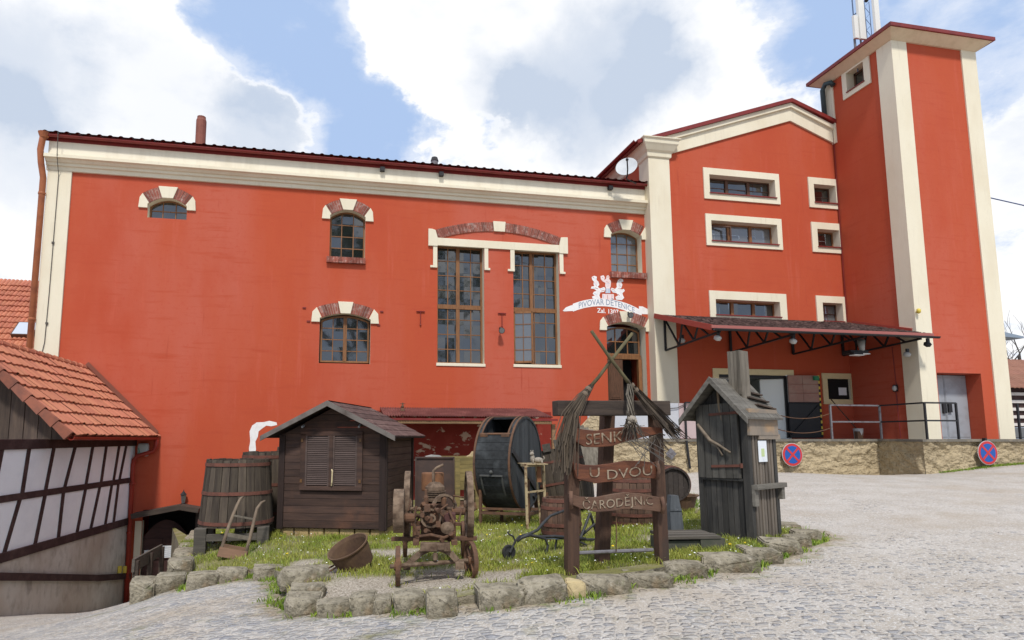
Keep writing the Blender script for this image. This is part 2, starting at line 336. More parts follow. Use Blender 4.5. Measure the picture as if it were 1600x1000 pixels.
def make_ground():
    xs = list(np.arange(-9, 27.01, .15)); ys = list(np.arange(-4, 19.51, .15))
    xs = [-3000,-600,-150,-60,-30,-18,-12]+xs+[30,36,50,90,200,600,3000]; ys = [-3000,-600,-150,-60,-30,-16,-8]+ys+[22,28,40,80,200,600,3000]
    X, Y = np.meshgrid(xs, ys); Z = gz(X, Y)
    near = (X > -9) & (X < 27) & (Y > -4) & (Y < 19)
    for i in range(Z.shape[0]):
        for j in range(Z.shape[1]):
            if near[i, j]: Z[i, j] += .018*mnoise.noise((X[i, j]*.9, Y[i, j]*.9, 0))+.008*mnoise.noise((X[i, j]*3.1, Y[i, j]*3.1, 5))
    W = len(xs); H = len(ys)
    me = bpy.data.meshes.new('cobbled_yard')
    me.from_pydata(list(zip(X.ravel().tolist(), Y.ravel().tolist(), Z.ravel().tolist())), [], [(j*W+i, j*W+i+1, (j+1)*W+i+1, (j+1)*W+i) for j in range(H-1) for i in range(W-1)])
    me.polygons.foreach_set('use_smooth', [True]*len(me.polygons))
    a = me.attributes.new('dust', 'FLOAT', 'POINT')
    # how much sand and grit has covered the setts: more towards the right and the back
    D = np.clip(.30+.55*(X-2.0)/5.0+.45*(Y-5)/5*(X > 1), 0, 1.15)
    D = np.where(X < 1, np.clip(.20-.03*(X), 0, .3), D)
    D = np.where((X < -3), np.clip((-X-3.0)/2.5, .2, .95), D)
    a.data.foreach_set('value', D.ravel().astype(np.float32))
    a = me.attributes.new('verge', 'FLOAT', 'POINT'); V = np.zeros(X.shape); rim = []
    for i in range(3, len(RIM)-4):
        for t in range(6): p = Vector(RIM[i]).lerp(Vector(RIM[i+1]), t/6); rim.append((p.x, p.y))
    rim = np.array(rim)
    dd = np.sqrt(((np.stack([X, Y], -1)[:, :, None, :]-rim)**2).sum(-1)).min(-1)
    V = np.clip(1-(dd-.12)/.55, 0, 1)
    V = np.maximum(V, np.clip(1-np.abs(Y-16.4)/.5, 0, 1)*((X > 9) & (X < 17))*.6); V = np.maximum(V, np.clip(1-np.abs(Y-14.7)/.6, 0, 1)*((X > 16.4) & (X < 26))*.6)
    a.data.foreach_set('value', V.ravel().astype(np.float32))
    o = bpy.data.objects.new('cobbled_yard', me); COL.objects.link(o); o['kind'] = 'structure'
    m = bpy.data.materials.new('cobbles and grit'); m.use_nodes = True; nt = m.node_tree; N = nt.nodes; L = nt.links; bs = N['Principled BSDF']
    bs.inputs['Roughness'].default_value = .9; bs.inputs['Specular IOR Level'].default_value = .25
    tc = N.new('ShaderNodeTexCoord').outputs['Object']
    def noise(sc, det=5, src=tc, rough=.6):
        t = N.new('ShaderNodeTexNoise'); t.inputs['Scale'].default_value = sc; t.inputs['Detail'].default_value = det; t.inputs['Roughness'].default_value = rough; L.new(src, t.inputs[0]); return t
    def mr(src, a, b, c=0, d=1):
        t = N.new('ShaderNodeMapRange'); L.new(src, t.inputs[0])
        for i, v in enumerate((a, b, c, d)): t.inputs[i+1].default_value = v
        return t.outputs[0]
    def mix(f, a, b):
        t = N.new('ShaderNodeMix'); t.data_type = 'RGBA'
        if isinstance(f, float): t.inputs[0].default_value = f
        else: L.new(f, t.inputs[0])
        for k, v in ((6, a), (7, b)):
            if isinstance(v, tuple): t.inputs[k].default_value = (*v, 1)
            else: L.new(v, t.inputs[k])
        return t.outputs[2]
    def math_(op, a, b):
        t = N.new('ShaderNodeMath'); t.operation = op
        for k, v in ((0, a), (1, b)):
            if isinstance(v, (int, float)): t.inputs[k].default_value = v
            else: L.new(v, t.inputs[k])
        return t.outputs[0]
    wn = noise(3, 2); vm = N.new('ShaderNodeVectorMath'); vm.operation = 'MULTIPLY_ADD'; L.new(wn.outputs['Color'], vm.inputs[0]); vm.inputs[1].default_value = (.06,.06,0); L.new(tc, vm.inputs[2])
    mp = N.new('ShaderNodeMapping'); mp.inputs['Rotation'].default_value = (0,0,.35); mp.inputs['Scale'].default_value = (.92,1.2,0); L.new(vm.outputs[0], mp.inputs[0])
    v1 = N.new('ShaderNodeTexVoronoi'); v1.feature = 'DISTANCE_TO_EDGE'; v1.inputs['Scale'].default_value = 10.2; v1.inputs['Randomness'].default_value = .58; L.new(mp.outputs[0], v1.inputs[0])
    v2 = N.new('ShaderNodeTexVoronoi'); v2.inputs['Scale'].default_value = 10.2; v2.inputs['Randomness'].default_value = .58; L.new(mp.outputs[0], v2.inputs[0])
    sep = N.new('ShaderNodeSeparateColor'); L.new(v2.outputs['Color'], sep.inputs[0])
    stone = mix(sep.outputs[0], (.30,.295,.295), (.41,.39,.365))
    stone = mix(mr(sep.outputs[1], .75, .95), stone, (.245,.25,.27))
    stone = mix(mr(noise(25).outputs['Fac'], .5, .8), stone, (.46,.445,.425))
    sand = mix(mr(noise(1.7).outputs['Fac'], .38, .62), (.40,.355,.30), (.48,.44,.39))
    sand = mix(mr(noise(38, 3).outputs['Fac'], .52, .62), sand, (.58,.555,.52))
    sand = mix(mr(noise(52, 3).outputs['Fac'], .57, .66), sand, (.28,.25,.22))
    at = N.new('ShaderNodeAttribute'); at.attribute_name = 'dust'
    cover = math_('ADD', math_('MULTIPLY', at.outputs['Fac'], .95), mr(noise(.9, 6).outputs['Fac'], .3, .7, -.30, .30))
    cov2 = math_('ADD', cover, mr(sep.outputs[2], 0, 1, -.2, .2))
    # a sett shows where its crown is higher than the grit
    edge = mr(v1.outputs['Distance'], .0, .30)
    show = mr(math_('SUBTRACT', edge, cov2), -.05, .38)
    col = mix(math_('MULTIPLY', show, .85), sand, stone)
    col = mix(math_('MULTIPLY', mr(noise(.45, 4).outputs['Fac'], .54, .72), .55), col, (.36,.29,.21))
    # moss and weeds between the setts near the island edge
    col = mix(math_('MULTIPLY', mr(noise(2.2, 6).outputs['Fac'], .58, .72), math_('SUBTRACT', 1, mr(cover, .0, .6))), col, (.20,.19,.10))
    av = N.new('ShaderNodeAttribute'); av.attribute_name = 'verge'
    vg = math_('MULTIPLY', mr(math_('ADD', av.outputs['Fac'], mr(noise(3.5, 6).outputs['Fac'], .3, .7, -.45, .45)), .30, .85), .85)
    litter = mix(mr(noise(30, 4).outputs['Fac'], .42, .6), (.22,.17,.11), (.42,.35,.25))
    litter = mix(mr(noise(5, 5).outputs['Fac'], .5, .62), litter, (.15,.17,.05))
    col = mix(vg, col, litter)
    L.new(col, bs.inputs['Base Color'])
    b1 = N.new('ShaderNodeBump'); b1.inputs['Strength'].default_value = .8; b1.inputs['Distance'].default_value = .028; L.new(math_('MULTIPLY', edge, math_('ADD', show, .12)), b1.inputs['Height'])
    b2 = N.new('ShaderNodeBump'); b2.inputs['Strength'].default_value = 1.0; b2.inputs['Distance'].default_value = .012; L.new(noise(40, 6).outputs['Fac'], b2.inputs['Height']); L.new(b1.outputs[0], b2.inputs['Normal'])
    L.new(b2.outputs[0], bs.inputs['Normal'])
    me.materials.append(m)
make_ground()
def make_bed():
    # a fan-free sheet: grid points inside the rim plus the rim itself, triangulated row by row through bmesh
    from mathutils.geometry import delaunay_2d_cdt
    rim = []
    n = len(RIM)
    for i in range(n):
        a = Vector(RIM[i]); b = Vector(RIM[(i+1) % n]); k = max(1, int((b-a).length/.25))
        for t in range(k): 
            p = a.lerp(b, t/k); rim.append(p)
    pts = rim[:]
    for x in np.arange(-3, 9.2, .2):
        for y in np.arange(6.4, 19, .2):
            if inside(x, y) and min((Vector((x, y))-r).length for r in rim) > .1: pts.append(Vector((x, y)))
    R0 = len(rim)
    vs, es, fs, *_ = delaunay_2d_cdt(pts, [(i, (i+1) % R0) for i in range(R0)], [], 1, 1e-5)
    v3 = []
    for p in vs:
        e = min((Vector((p.x, p.y))-r).length for r in rim)
        v3.append((p.x, p.y, B(p.x, p.y)+.03*mnoise.noise((p.x*1.2, p.y*1.2, 8))*(1 if e > .15 else 0)))
    mb = MB(); mb.add(v3, [f for f in fs])
    for i in range(R0):     # earth bank under the rim
        a, b = rim[i], rim[(i+1) % R0]
        za, zb = B(a.x, a.y), B(b.x, b.y); ga, gb = min(G(a.x, a.y), za)-.3, min(G(b.x, b.y), zb)-.3
        mb.cur = 1; mb.add([(a.x,a.y,za),(b.x,b.y,zb),(b.x,b.y,gb),(a.x,a.y,ga)], [(0,1,2,3)])
    m = mat('turf and grit', (.17,.165,.05), .95, [('n',1.5,(.22,.20,.07),.4,.65,I3), ('n',14,(.12,.11,.05),.5,.75,I3)], [('n',20,.8,.03,I3)])
    # bare gravel patches, stored per vertex
    nt = m.node_tree; N = nt.nodes; L = nt.links; bs = N['Principled BSDF']; src = bs.inputs['Base Color'].links[0].from_socket
    at = N.new('ShaderNodeAttribute'); at.attribute_name = 'grit'
    tn = N.new('ShaderNodeTexNoise'); tn.inputs['Scale'].default_value = 45; tn.inputs['Detail'].default_value = 4
    tcn = N.new('ShaderNodeTexCoord'); L.new(tcn.outputs['Object'], tn.inputs[0])
    cr = N.new('ShaderNodeValToRGB'); cr.color_ramp.elements[0].position = .35; cr.color_ramp.elements[0].color = (.18,.15,.11,1); cr.color_ramp.elements[1].position = .65; cr.color_ramp.elements[1].color = (.52,.46,.38,1)
    L.new(tn.outputs['Fac'], cr.inputs[0])
    mx = N.new('ShaderNodeMix'); mx.data_type = 'RGBA'; L.new(at.outputs['Fac'], mx.inputs[0]); L.new(src, mx.inputs[6]); L.new(cr.outputs[0], mx.inputs[7]); L.new(mx.outputs[2], bs.inputs['Base Color'])
    o = mb.build('grass_bed', [m, M['stone']], smooth=True); o['kind'] = 'structure'
    a = o.data.attributes.new('grit', 'FLOAT', 'POINT')
    a.data.foreach_set('value', [gravelly(v.co.x, v.co.y) for v in o.data.vertices])
make_bed()
def blades(name, pts, m, h=(.03,.07), w=.006, lean=.5, label=None, cat=None, two=True):
    vs = []; fs = []
    for (x, y, z) in pts:
        a = random.uniform(0, 6.283); H = random.uniform(*h); ww = w*random.uniform(.7, 1.4); dx, dy = math.cos(a), math.sin(a)
        l = random.uniform(.1, lean)*H; b = random.uniform(0, 6.283); lx, ly = math.cos(b)*l, math.sin(b)*l
        n = len(vs)
        vs += [(x-dx*ww/2, y-dy*ww/2, z-.005), (x+dx*ww/2, y+dy*ww/2, z-.005), (x+dx*ww*.35+lx*.4, y+dy*ww*.35+ly*.4, z+H*.6), (x-dx*ww*.35+lx*.4, y-dy*ww*.35+ly*.4, z+H*.6), (x+lx, y+ly, z+H)]
        fs += [(n, n+1, n+2, n+3), (n+3, n+2, n+4)]
    mb = MB(); mb.v = vs; mb.f = fs; mb.m = [0]*len(fs)
    o = mb.build(name, m, fix=False); tag(o, label, cat, kind='stuff'); return o
def make_grass():
    P = []; 
    while len(P) < 90000:
        y = 6.6+9.5*random.random()**1.5; x = random.uniform(-2.9, 7.6)
        if not inside(x, y): continue
        g = gravelly(x, y)
        if random.random() < g*1.05: continue
        if mnoise.noise((x*1.7, y*1.7, 9)) < -.25 and random.random() < .6: continue
        P.append((x, y, B(x, y)+.03*mnoise.noise((x*1.2, y*1.2, 8))))
    for (px, py, rr, n_) in ((433,838,.35,260),(520,842,.9,700),(600,842,.4,300),(640,825,.6,250),(350,866,.6,420),(893,897,.22,160),(1031,882,.22,160),(940,882,.22,140),(1100,842,.35,260),(1140,846,.45,380),(1200,846,.4,300),
                             (1085,862,.45,330),(877,850,.4,250),(985,828,.6,300),(1060,846,.25,160),(560,893,.35,220),(750,822,.2,110),(826,822,.2,110),(737,901,.25,120),(1078,801,.4,260),(620,918,.15,60)):
        c_ = bedpx(px, py)
        for _ in range(n_):
            a = random.uniform(0, 6.283); r_ = abs(random.gauss(0, rr*.55)); x, y = c_[0]+r_*math.cos(a), c_[1]+r_*.6*math.sin(a)
            if inside(x, y): P.append((x, y, B(x, y)+random.choice((0,.012,.03))))
    k = blades('grass', P, M['grass'], (.014,.085), .008, 1.1, 'short yellow green lawn grass covering the stone edged island', 'grass')
    # rank grass and weeds along the foot of the edging stones, on the yard side
    Q = []
    for _ in range(16000):
        i = random.randrange(4, len(RIM)-3); a = Vector(RIM[i]); b = Vector(RIM[i+1]); p = a.lerp(b, random.random()); n = Vector(((b-a).y, -(b-a).x)).normalized()
        off = .0+abs(random.gauss(0,.15))
        x, y = p.x+n.x*off, p.y+n.y*off
        d = mnoise.noise((x*2.6, y*2.6, 4))
        if off > .22 and d < .10: continue
        if d < -.18: continue
        Q.append((x, y, G(x, y)))
    for _ in range(1500):
        x = random.uniform(16.9, 20.2); y = 14.93-abs(random.gauss(0, .12)); Q.append((x, y-.02, G(x, y)))
    blades('weeds', Q, M['leaf'], (.015,.075), .013, 1.2, 'ragged green weeds at the foot of the edging stones and the ochre wall', 'weeds')
    # daisies and dandelions
    mb = MB(); mb2 = MB()
    for (b_, n_, r_) in ((mb, 950, .010), (mb2, 60, .017)):
        k = 0
        while k < n_:
            y = 6.6+8*random.random()**1.3; x = random.uniform(-2.7, 7.3)
            if not inside(x, y) or mnoise.noise((x*1.1, y*1.1, 2)) < -.12 or gravelly(x, y) > .5: continue
            z = B(x, y)+random.uniform(.035, .075); a = random.uniform(0, 1)
            r = r_*random.uniform(.7, 1.3)
            b_.add([(x+r*math.cos(a+t*1.047), y+r*math.sin(a+t*1.047)*.9, z+r*.35*math.sin(a*9+t)) for t in range(6)], [(0,1,2,3,4,5)]); k += 1
    tag(mb.build('daisies', M['flower'], fix=False), 'tiny white daisies scattered through the lawn grass', 'flowers', kind='stuff')
    tag(mb2.build('dandelions', M['yflower'], fix=False), 'yellow dandelion heads dotted about the island', 'flowers', kind='stuff')
make_grass()
# ------------------------------------------------------------------ walls with openings
YH = 19.0; YW = 18.65
def wall_sheet(mb, x0, x1, z0, z1, ops, P):
    """ops: (xa, xb, za, zs, rise); P maps (x, z) to a world point"""
    xs = sorted({x0, x1, *[o[0] for o in ops], *[o[1] for o in ops]}); zs = sorted({z0, z1, *[o[2] for o in ops], *[o[3]+o[4] for o in ops]})
    for i in range(len(xs)-1):
        for j in range(len(zs)-1):
            cx = (xs[i]+xs[i+1])/2; cz = (zs[j]+zs[j+1])/2
            if any(o[0] < cx < o[1] and o[2] < cz < o[3]+o[4] for o in ops): continue
            mb.add([P(xs[i],zs[j]),P(xs[i+1],zs[j]),P(xs[i+1],zs[j+1]),P(xs[i],zs[j+1])], [(0,1,2,3)])
    for (xa, xb, za, s, r) in ops:
        if r <= 0: continue
        for k in range(16):
            t0 = -1+k/8; t1 = t0+.125; xm = (xa+xb)/2; hw = (xb-xa)/2
            mb.add([P(xm+t0*hw, s+r*(1-t0*t0)), P(xm+t1*hw, s+r*(1-t1*t1)), P(xm+t1*hw, s+r), P(xm+t0*hw, s+r)], [(0,1,2,3)])
def arcpts(xa, xb, s, r, n=16):
    xm = (xa+xb)/2; hw = (xb-xa)/2
    return [(xm+t*hw, s+r*(1-t*t)) for t in [-1+2*k/n for k in range(n+1)]]
def outline(xa, xb, za, s, r):
    return [(xa, za), (xb, za)]+([(xb, s), (xa, s)] if r <= 0 else arcpts(xa, xb, s, r)[::-1])
def reveal(par, op, Y, depth, m, name='reveal'):
    o = outline(*op); mb = MB(); n = len(o)
    for i in range(n):
        a, b = o[i], o[(i+1) % n]
        mb.add([(a[0],Y,a[1]),(b[0],Y,b[1]),(b[0],Y+depth,b[1]),(a[0],Y+depth,a[1])], [(0,1,2,3)])
    return mb.build(name, m, par, fix=False)
def muntins(mb, op, Y, cols, rows, w=.03, frame=.06, mull=(), trans=(), d=.04, topclip=True):
    xa, xb, za, s, r = op; xm = (xa+xb)/2; hw = (xb-xa)/2
    def top(x): return s+(r*(1-((x-xm)/hw)**2) if r > 0 else 0)
    # outer frame follows the outline
    o = outline(*op); cx, cz = xm, (za+s)/2
    inner = []
    for (x, z) in o:
        xi = min(max(x, xa+frame), xb-frame); zi = za+frame if z <= za+1e-6 else min(z, top(xi))-frame
        inner.append((xi, zi))
    n = len(o)
    for i in range(n):
        j = (i+1) % n
        a, b, c, e = o[i], o[j], inner[j], inner[i]
        mb.add([(a[0],Y,a[1]),(b[0],Y,b[1]),(c[0],Y,c[1]),(e[0],Y,e[1]),(c[0],Y+.05,c[1]),(e[0],Y+.05,e[1])], [(0,1,2,3),(3,2,4,5)])
    for i in range(1, cols):
        x = xa+(xb-xa)*i/cols; mb.box(x-w/2, x+w/2, Y+.012, Y+d, za+frame, top(x)-frame*.8)
    for j in range(1, rows):
        z = za+(s+r*.75-za)*j/rows; 
        mb.box(xa+frame*.9, xb-frame*.9, Y+.015, Y+d, z-w/2, z+w/2)
    for x in mull:
        mb.box(x-.055, x+.055, Y-.012, Y+d, za+frame*.9, top(x)-frame*.8)
    for z in trans:
        mb.box(xa+frame*.9, xb-frame*.9, Y-.016, Y+d-.002, z-.06, z+.06)
def glass(par, op, Y, m=None, cols=None, rows=None):
    """old panes, each set a hair out of true"""
    xa, xb, za, s, r = op; mb = MB(); cols = cols or max(1, round((xb-xa)/.33)); rows = rows or max(1, round((s+r-za)/.42)); rd = random.Random(int(xa*100+za*10))
    for i in range(cols):
        for j in range(rows):
            x0_, x1_ = xa+(xb-xa)*i/cols, xa+(xb-xa)*(i+1)/cols; z0_, z1_ = za+(s+r-za)*j/rows, za+(s+r-za)*(j+1)/rows
            a, b = rd.gauss(0,.0035), rd.gauss(0,.0045); mb.add([(x0_,Y-a-b,z0_),(x1_,Y+a-b,z0_),(x1_,Y+a+b,z1_),(x0_,Y-a+b,z1_)], [(0,1,2,3)])
    return mb.build('glass', m or M['glass'], par)
def arch_ring(par, op, Y, t=.34, imp=.25, m_end=None, keyw=.15):
    """brick segmental arch with cream springers and keystone"""
    xa, xb, za, s, r = op; xm = (xa+xb)/2; hw = (xb-xa)/2
    def inn(q): return Vector((xm+q*hw, s+r*(1-q*q)))
    def out(q):
        d = Vector((q*(.30+r/hw), 1)).normalized(); return inn(q)+d*t
    nb = max(8, int(hw*2/.085)); q0, kq = .93, keyw/hw
    for sgn in (-1, 1):
        back = MB(); br = MB()
        qs = [sgn*(kq+(q0-kq)*k/nb*2) for k in range(nb//2+1)]
        qs = [q for q in qs]
        for k in range(len(qs)-1):
            a, b = qs[k], qs[k+1]; g = (b-a)*.09
            p = [inn(a+g), inn(b-g), out(b-g), out(a+g)]
            dp = random.uniform(.028, .04)
            br.add([(u.x, Y, u.y) for u in p]+[(u.x, Y-dp, u.y) for u in p], [(4,5,6,7),(0,1,5,4),(1,2,6,5),(2,3,7,6),(3,0,4,7)])
            p = [inn(a), inn(b), out(b)+Vector((0,-.01)), out(a)+Vector((0,-.01))]
            back.add([(u.x, Y, u.y) for u in p]+[(u.x, Y-.02, u.y) for u in p], [(4,5,6,7),(0,1,5,4),(1,2,6,5),(2,3,7,6),(3,0,4,7)])
        br.build('brick_arch', M['brick'], par); back.build('mortar_bed', M['mortar'], par)
    for sgn in (-1, 1):
        e = xm+sgn*hw; A = inn(sgn*q0); Bq = out(sgn*q0)
        p = [(e+sgn*imp, s-.12), (e, s-.12), (e, s), (A.x, A.y), (Bq.x, Bq.y), (e+sgn*imp*.9, s+t*.55)]
        mb = MB(); mb.prism(p, (0,-.055,0), (0,Y,0)); mb.build('springer_block', M['cream'], par, bevel=.008)
    mb = MB(); kw = kq*1.0
    p = [inn(-kw), inn(kw), out(kw*1.25)+Vector((0,.03)), out(-kw*1.25)+Vector((0,.03))]
    mb.prism([(u.x, u.y) for u in p], (0,-.065,0), (0,Y,0)); mb.build('keystone', M['cream'], par, bevel=.008)
def brick_sill(par, xa, xb, z0, z1, Y):
    mb = MB(); n = int((xb-xa)/.085)
    for i in range(n):
        a = xa+(xb-xa)*i/n; mb.box(a+.004, a+(xb-xa)/n-.004, Y-.12, Y+.02, z0, z1)
    mb.build('brick_sill', M['brick'], par)
# ================================================================== main hall
hall = thing('brewery_hall', 'long red plastered hall with cream cornice, arched windows and two tall glazed windows', 'building', (1.5, YH, -2.0))
def H(mb, name, m, **k): return mb.build(name, m, hall, world=True, **k)
def hp(px, py): return onY(px, py, YH)
XL, XR = -8.03, 10.78; ZT = 8.5
def op_from(l, r, bottom, spring, apex):
    xa = hp(l, bottom)[0]; xb = hp(r, bottom)[0]; za = hp((l+r)/2, bottom)[1]; s = hp((l+r)/2, spring)[1]; ap = hp((l+r)/2, apex)[1]
    return (xa, xb, za, s, max(0, ap-s))
OP = {
 'attic': op_from(230, 291.5, 341.5, 321, 309.5),
 'upper': op_from(514.5, 570, 403.5, 338.5, 328),
 'lower': op_from(498, 578, 568, 498.5, 490),
 'tallL': op_from(683, 757, 571.5, 383, 383),
 'tallR': op_from(803.5, 876, 573.5, 391, 391),
 'right': op_from(955.5, 1003.8, 426, 368, 359.5),
 'door': op_from(952.5, 1014.5, 690, 512, 503.5),
}
mb = MB(); wall_sheet(mb, XL, XR, -4.7, ZT, list(OP.values())+[(-5.02,-3.45,-4.7,-2.05,0)], lambda x, z: (x, YH, z))
mb.add([(XL,YH,-4.7),(XL,YH+14,-4.7),(XL,YH+14,ZT),(XL,YH,ZT)], [(0,1,2,3)])
mb.add([(XL,YH+14,-4.7),(XR,YH+14,-4.7),(XR,YH+14,ZT),(XL,YH+14,ZT)], [(0,1,2,3)])
H(mb, 'wall', M['red'], fix=False)
# cornice: frieze and stepped mouldings
def zL(py): return onY(90, py, YH)[1]
zg = 8.27; z1, z2, z3, z4, z5 = 8.0, 7.93, 7.78, 7.70, 7.56
mb = MB(); mb.box(XL-.02, XR, YH-.10, YH+.02, 8.0, 8.42); H(mb, 'frieze', M['creamdirt'])
mb = MB()
prof = [(YH, 8.02), (YH-.12, 8.02), (YH-.14, 8.0), (YH-.26, 7.97), (YH-.30, 7.95), (YH-.30, 7.86), (YH-.22, 7.84), (YH-.17, 7.78), (YH-.12, 7.76), (YH-.12, 7.69), (YH-.07, 7.67), (YH-.06, 7.56), (YH, 7.555)]
n = len(prof)
mb.add([(XL-.05-(YH-p[0])*.0, p[0], p[1]) for p in prof]+[(XR, p[0], p[1]) for p in prof], [(i, i+1, n+i+1, n+i) for i in range(n-1)]+[tuple(range(n))[::-1], tuple(range(n, 2*n))])
H(mb, 'cornice', M['cream'])
mb = MB(); mb.box(XL-.02, -7.42, YH-.05, YH+.01, -4.7, 7.56); H(mb, 'pilaster', M['cream'], bevel=.01)
# roof: corrugated sheet, ridge parallel to the facade
mb = MB(); nx = 68*6; x0, x1 = XL-.12, XR+.35
vs = []; fs = []
rows = ((YH-.34, 8.585), (YH-.2, 8.62), (YH+7, 10.6), (YH+14.3, 8.6))
for (y, z) in rows:
    for i in range(nx+1):
        t = (i % 6)/6; w_ = .036*max(0, math.sin(t*2*math.pi))
        vs.append((x0+(x1-x0)*i/nx, y, z+w_))
for j in range(len(rows)-1):
    for i in range(nx): fs.append((j*(nx+1)+i, j*(nx+1)+i+1, (j+1)*(nx+1)+i+1, (j+1)*(nx+1)+i))
mb.add(vs, fs)
mb.add([(v[0], v[1], v[2]-.03) for v in vs], fs)
H(mb, 'roof', M['redmetal'], fix=False)
# fascia board and gutter under the sheet
mb = MB(); mb.box(x0, x1, YH-.13, YH-.101, 8.40, 8.62); H(mb, 'fascia', M['redmetal'])
mb = MB(); mb.lathe([(.062,0),(.062,x1-x0),(.056,x1-x0),(.056,0)], (x0, YH-.26, 8.52), (1,0,0), 10, R(90), R(270), closed=True)
H(mb, 'gutter', M['redmetal'])
mb = MB()
for px in (1018, 949, 597, 688):
    X = hp(px, 262)[0]; mb.box(X-.07, X+.07, YH-.24, YH-.10, 8.27, 8.4)
loose(mb, 'rafter_end', M['black'], hall, True)
mb = MB(); mb.tube([(XL-.05,YH-.26,8.5),(XL-.12,YH-.26,8.4),(XL-.16,YH-.25,8.05),(XL-.14,YH-.2,7.7),(XL-.10,YH-.09,7.3),(XL-.10,YH-.09,-4.4)], .085, 10)
mb.lathe([(.16,0),(.10,-.16)], (XL-.09,YH-.26,8.56), (0,0,1), 10)
for z in (6.8, 3.2, -.5): mb.lathe([(.095,0),(.10,.02),(.10,.05),(.095,.07)], (XL-.10,YH-.09,z), n=10)
H(mb, 'downpipe', M['brownpipe'], smooth=True)
mb = MB(); mb.tube([(XL+.3, YH-.36, 8.6), (XL+.3, YH-.31, 7.9), (XL+.28, YH-.07, 7.4), (XL+.27, YH-.07, 4), (XL+.25, YH-.07, 2.6), (XL+.13, YH-.07, 1.8)], .010, 5)
for z in (5.4, 3.1): mb.box(XL+.24, XL+.30, YH-.09, YH-.05, z, z+.06)
H(mb, 'lightning_wire', M['barkdark'])
# ---- the arched windows
def hall_window(key, cols, rows, dep=.22, m=None, mull=(), trans=(), lab=None, arch=True, frame=.05, w=.028, inset=(.0,.0,.0,.0)):
    op = OP[key]
    mb = MB(); mo = (op[0]+inset[0], op[1]-inset[1], op[2]+inset[2], op[3]-inset[3], op[4])
    muntins(mb, mo, YH+dep, cols, rows, w, frame, mull, trans)
    f = H(mb, 'window', M['winwood'], label=lab)
    off = -Vector(hall.location)
    # sub-parts share the frame's space, which equals world space
    reveal(f, op, YH, dep+.06, M['cream']); glass(f, mo, YH+dep+.03, m)
    if arch: arch_ring(f, op, YH)
    return f
f = hall_window('attic', 3, 2, lab='small low arched window under the cornice')
f = hall_window('upper', 3, 4, lab='arched window with twelve panes and brick sill'); a = hp(510, 403)[0]; b = hp(571, 403)[0]
brick_sill(f, a, b, hp(540, 412)[1], hp(540, 403.2)[1], YH)
op = OP['lower']; xm = (op[0]+op[1])/2
f = hall_window('lower', 4, 4, .18, mull=(xm,), lab='double casement arched window reflecting green trees', inset=(.03,.03,.05,.04))
f = hall_window('right', 3, 4, .30, m=M['roomglass'], lab='arched window with iron bars above the painted crest'); brick_sill(f, hp(953,426)[0], hp(1008,426)[0], hp(980,435.5)[1], hp(980,426.5)[1], YH)
for key, mu, tr, lab in (('tallL', 717.5, 478, 'left tall window reflecting trees'), ('tallR', 834, 483, 'right tall window with a tilted open casement')):
    op = OP[key]; X = hp(mu, 480)[0]; Z = hp(mu, tr)[1]
    xa, xb = op[0]+.002, op[1]-.002
    mb = MB(); mo = (xa, xb, op[2]+.07, op[3]-.004, 0)
    muntins(mb, mo, YH+.24, 4, 8, .026, .06, (X,), (Z,), d=.05)
    f = H(mb, 'window', M['winwood'], label=lab)
    reveal(f, op, YH, .3, M['cream']); 
    if key == 'tallL': glass(f, mo, YH+.275)
    else:
        glass(f, (xa, xb, Z, mo[3], 0), YH+.275, M['glass']); glass(f, (X, xb, mo[2], Z, 0), YH+.275)
        c = MB(); xo, xi = xa+.06, X-.05; z0, z1 = mo[2]+.07, Z-.07   # the lower left leaf stands ajar, hinged at the left
        dd = -.20
        def LP(t, z, o=0): return (xo+(xi-xo)*t, YH+.20+dd*t+o, z)
        for (t0, t1, za_, zb_) in ((0,.07,z0,z1),(.93,1,z0,z1),(0,1,z0,z0+.06),(0,1,z1-.06,z1),(.49,.52,z0,z1)):
            c.add([LP(t0,za_),LP(t1,za_),LP(t1,zb_),LP(t0,zb_),LP(t0,za_,.04),LP(t1,za_,.04),LP(t1,zb_,.04),LP(t0,zb_,.04)], [(0,1,2,3),(7,6,5,4),(0,4,5,1),(1,5,6,2),(2,6,7,3),(3,7,4,0)])
        for k in (1,2,3):
            z = z0+(z1-z0)*k/4; c.bar(LP(.03,z,.02), LP(.97,z,.02), .03, .026)
        c.build('open_casement', M['winwood'], f)
        g = MB(); g.add([LP(0,z0,.022),LP(1,z0,.022),LP(1,z1,.022),LP(0,z1,.022)], [(0,1,2,3)]); g.build('glass', M['roomglass'], f)
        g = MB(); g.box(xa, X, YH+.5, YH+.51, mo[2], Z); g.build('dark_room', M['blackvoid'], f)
    mb = MB(); mb.box(op[0]-.03, op[1]+.03, YH-.03, YH+.24, op[2]-.02, op[2]+.075); mb.build('sill', M['cream'], f, bevel=.01)
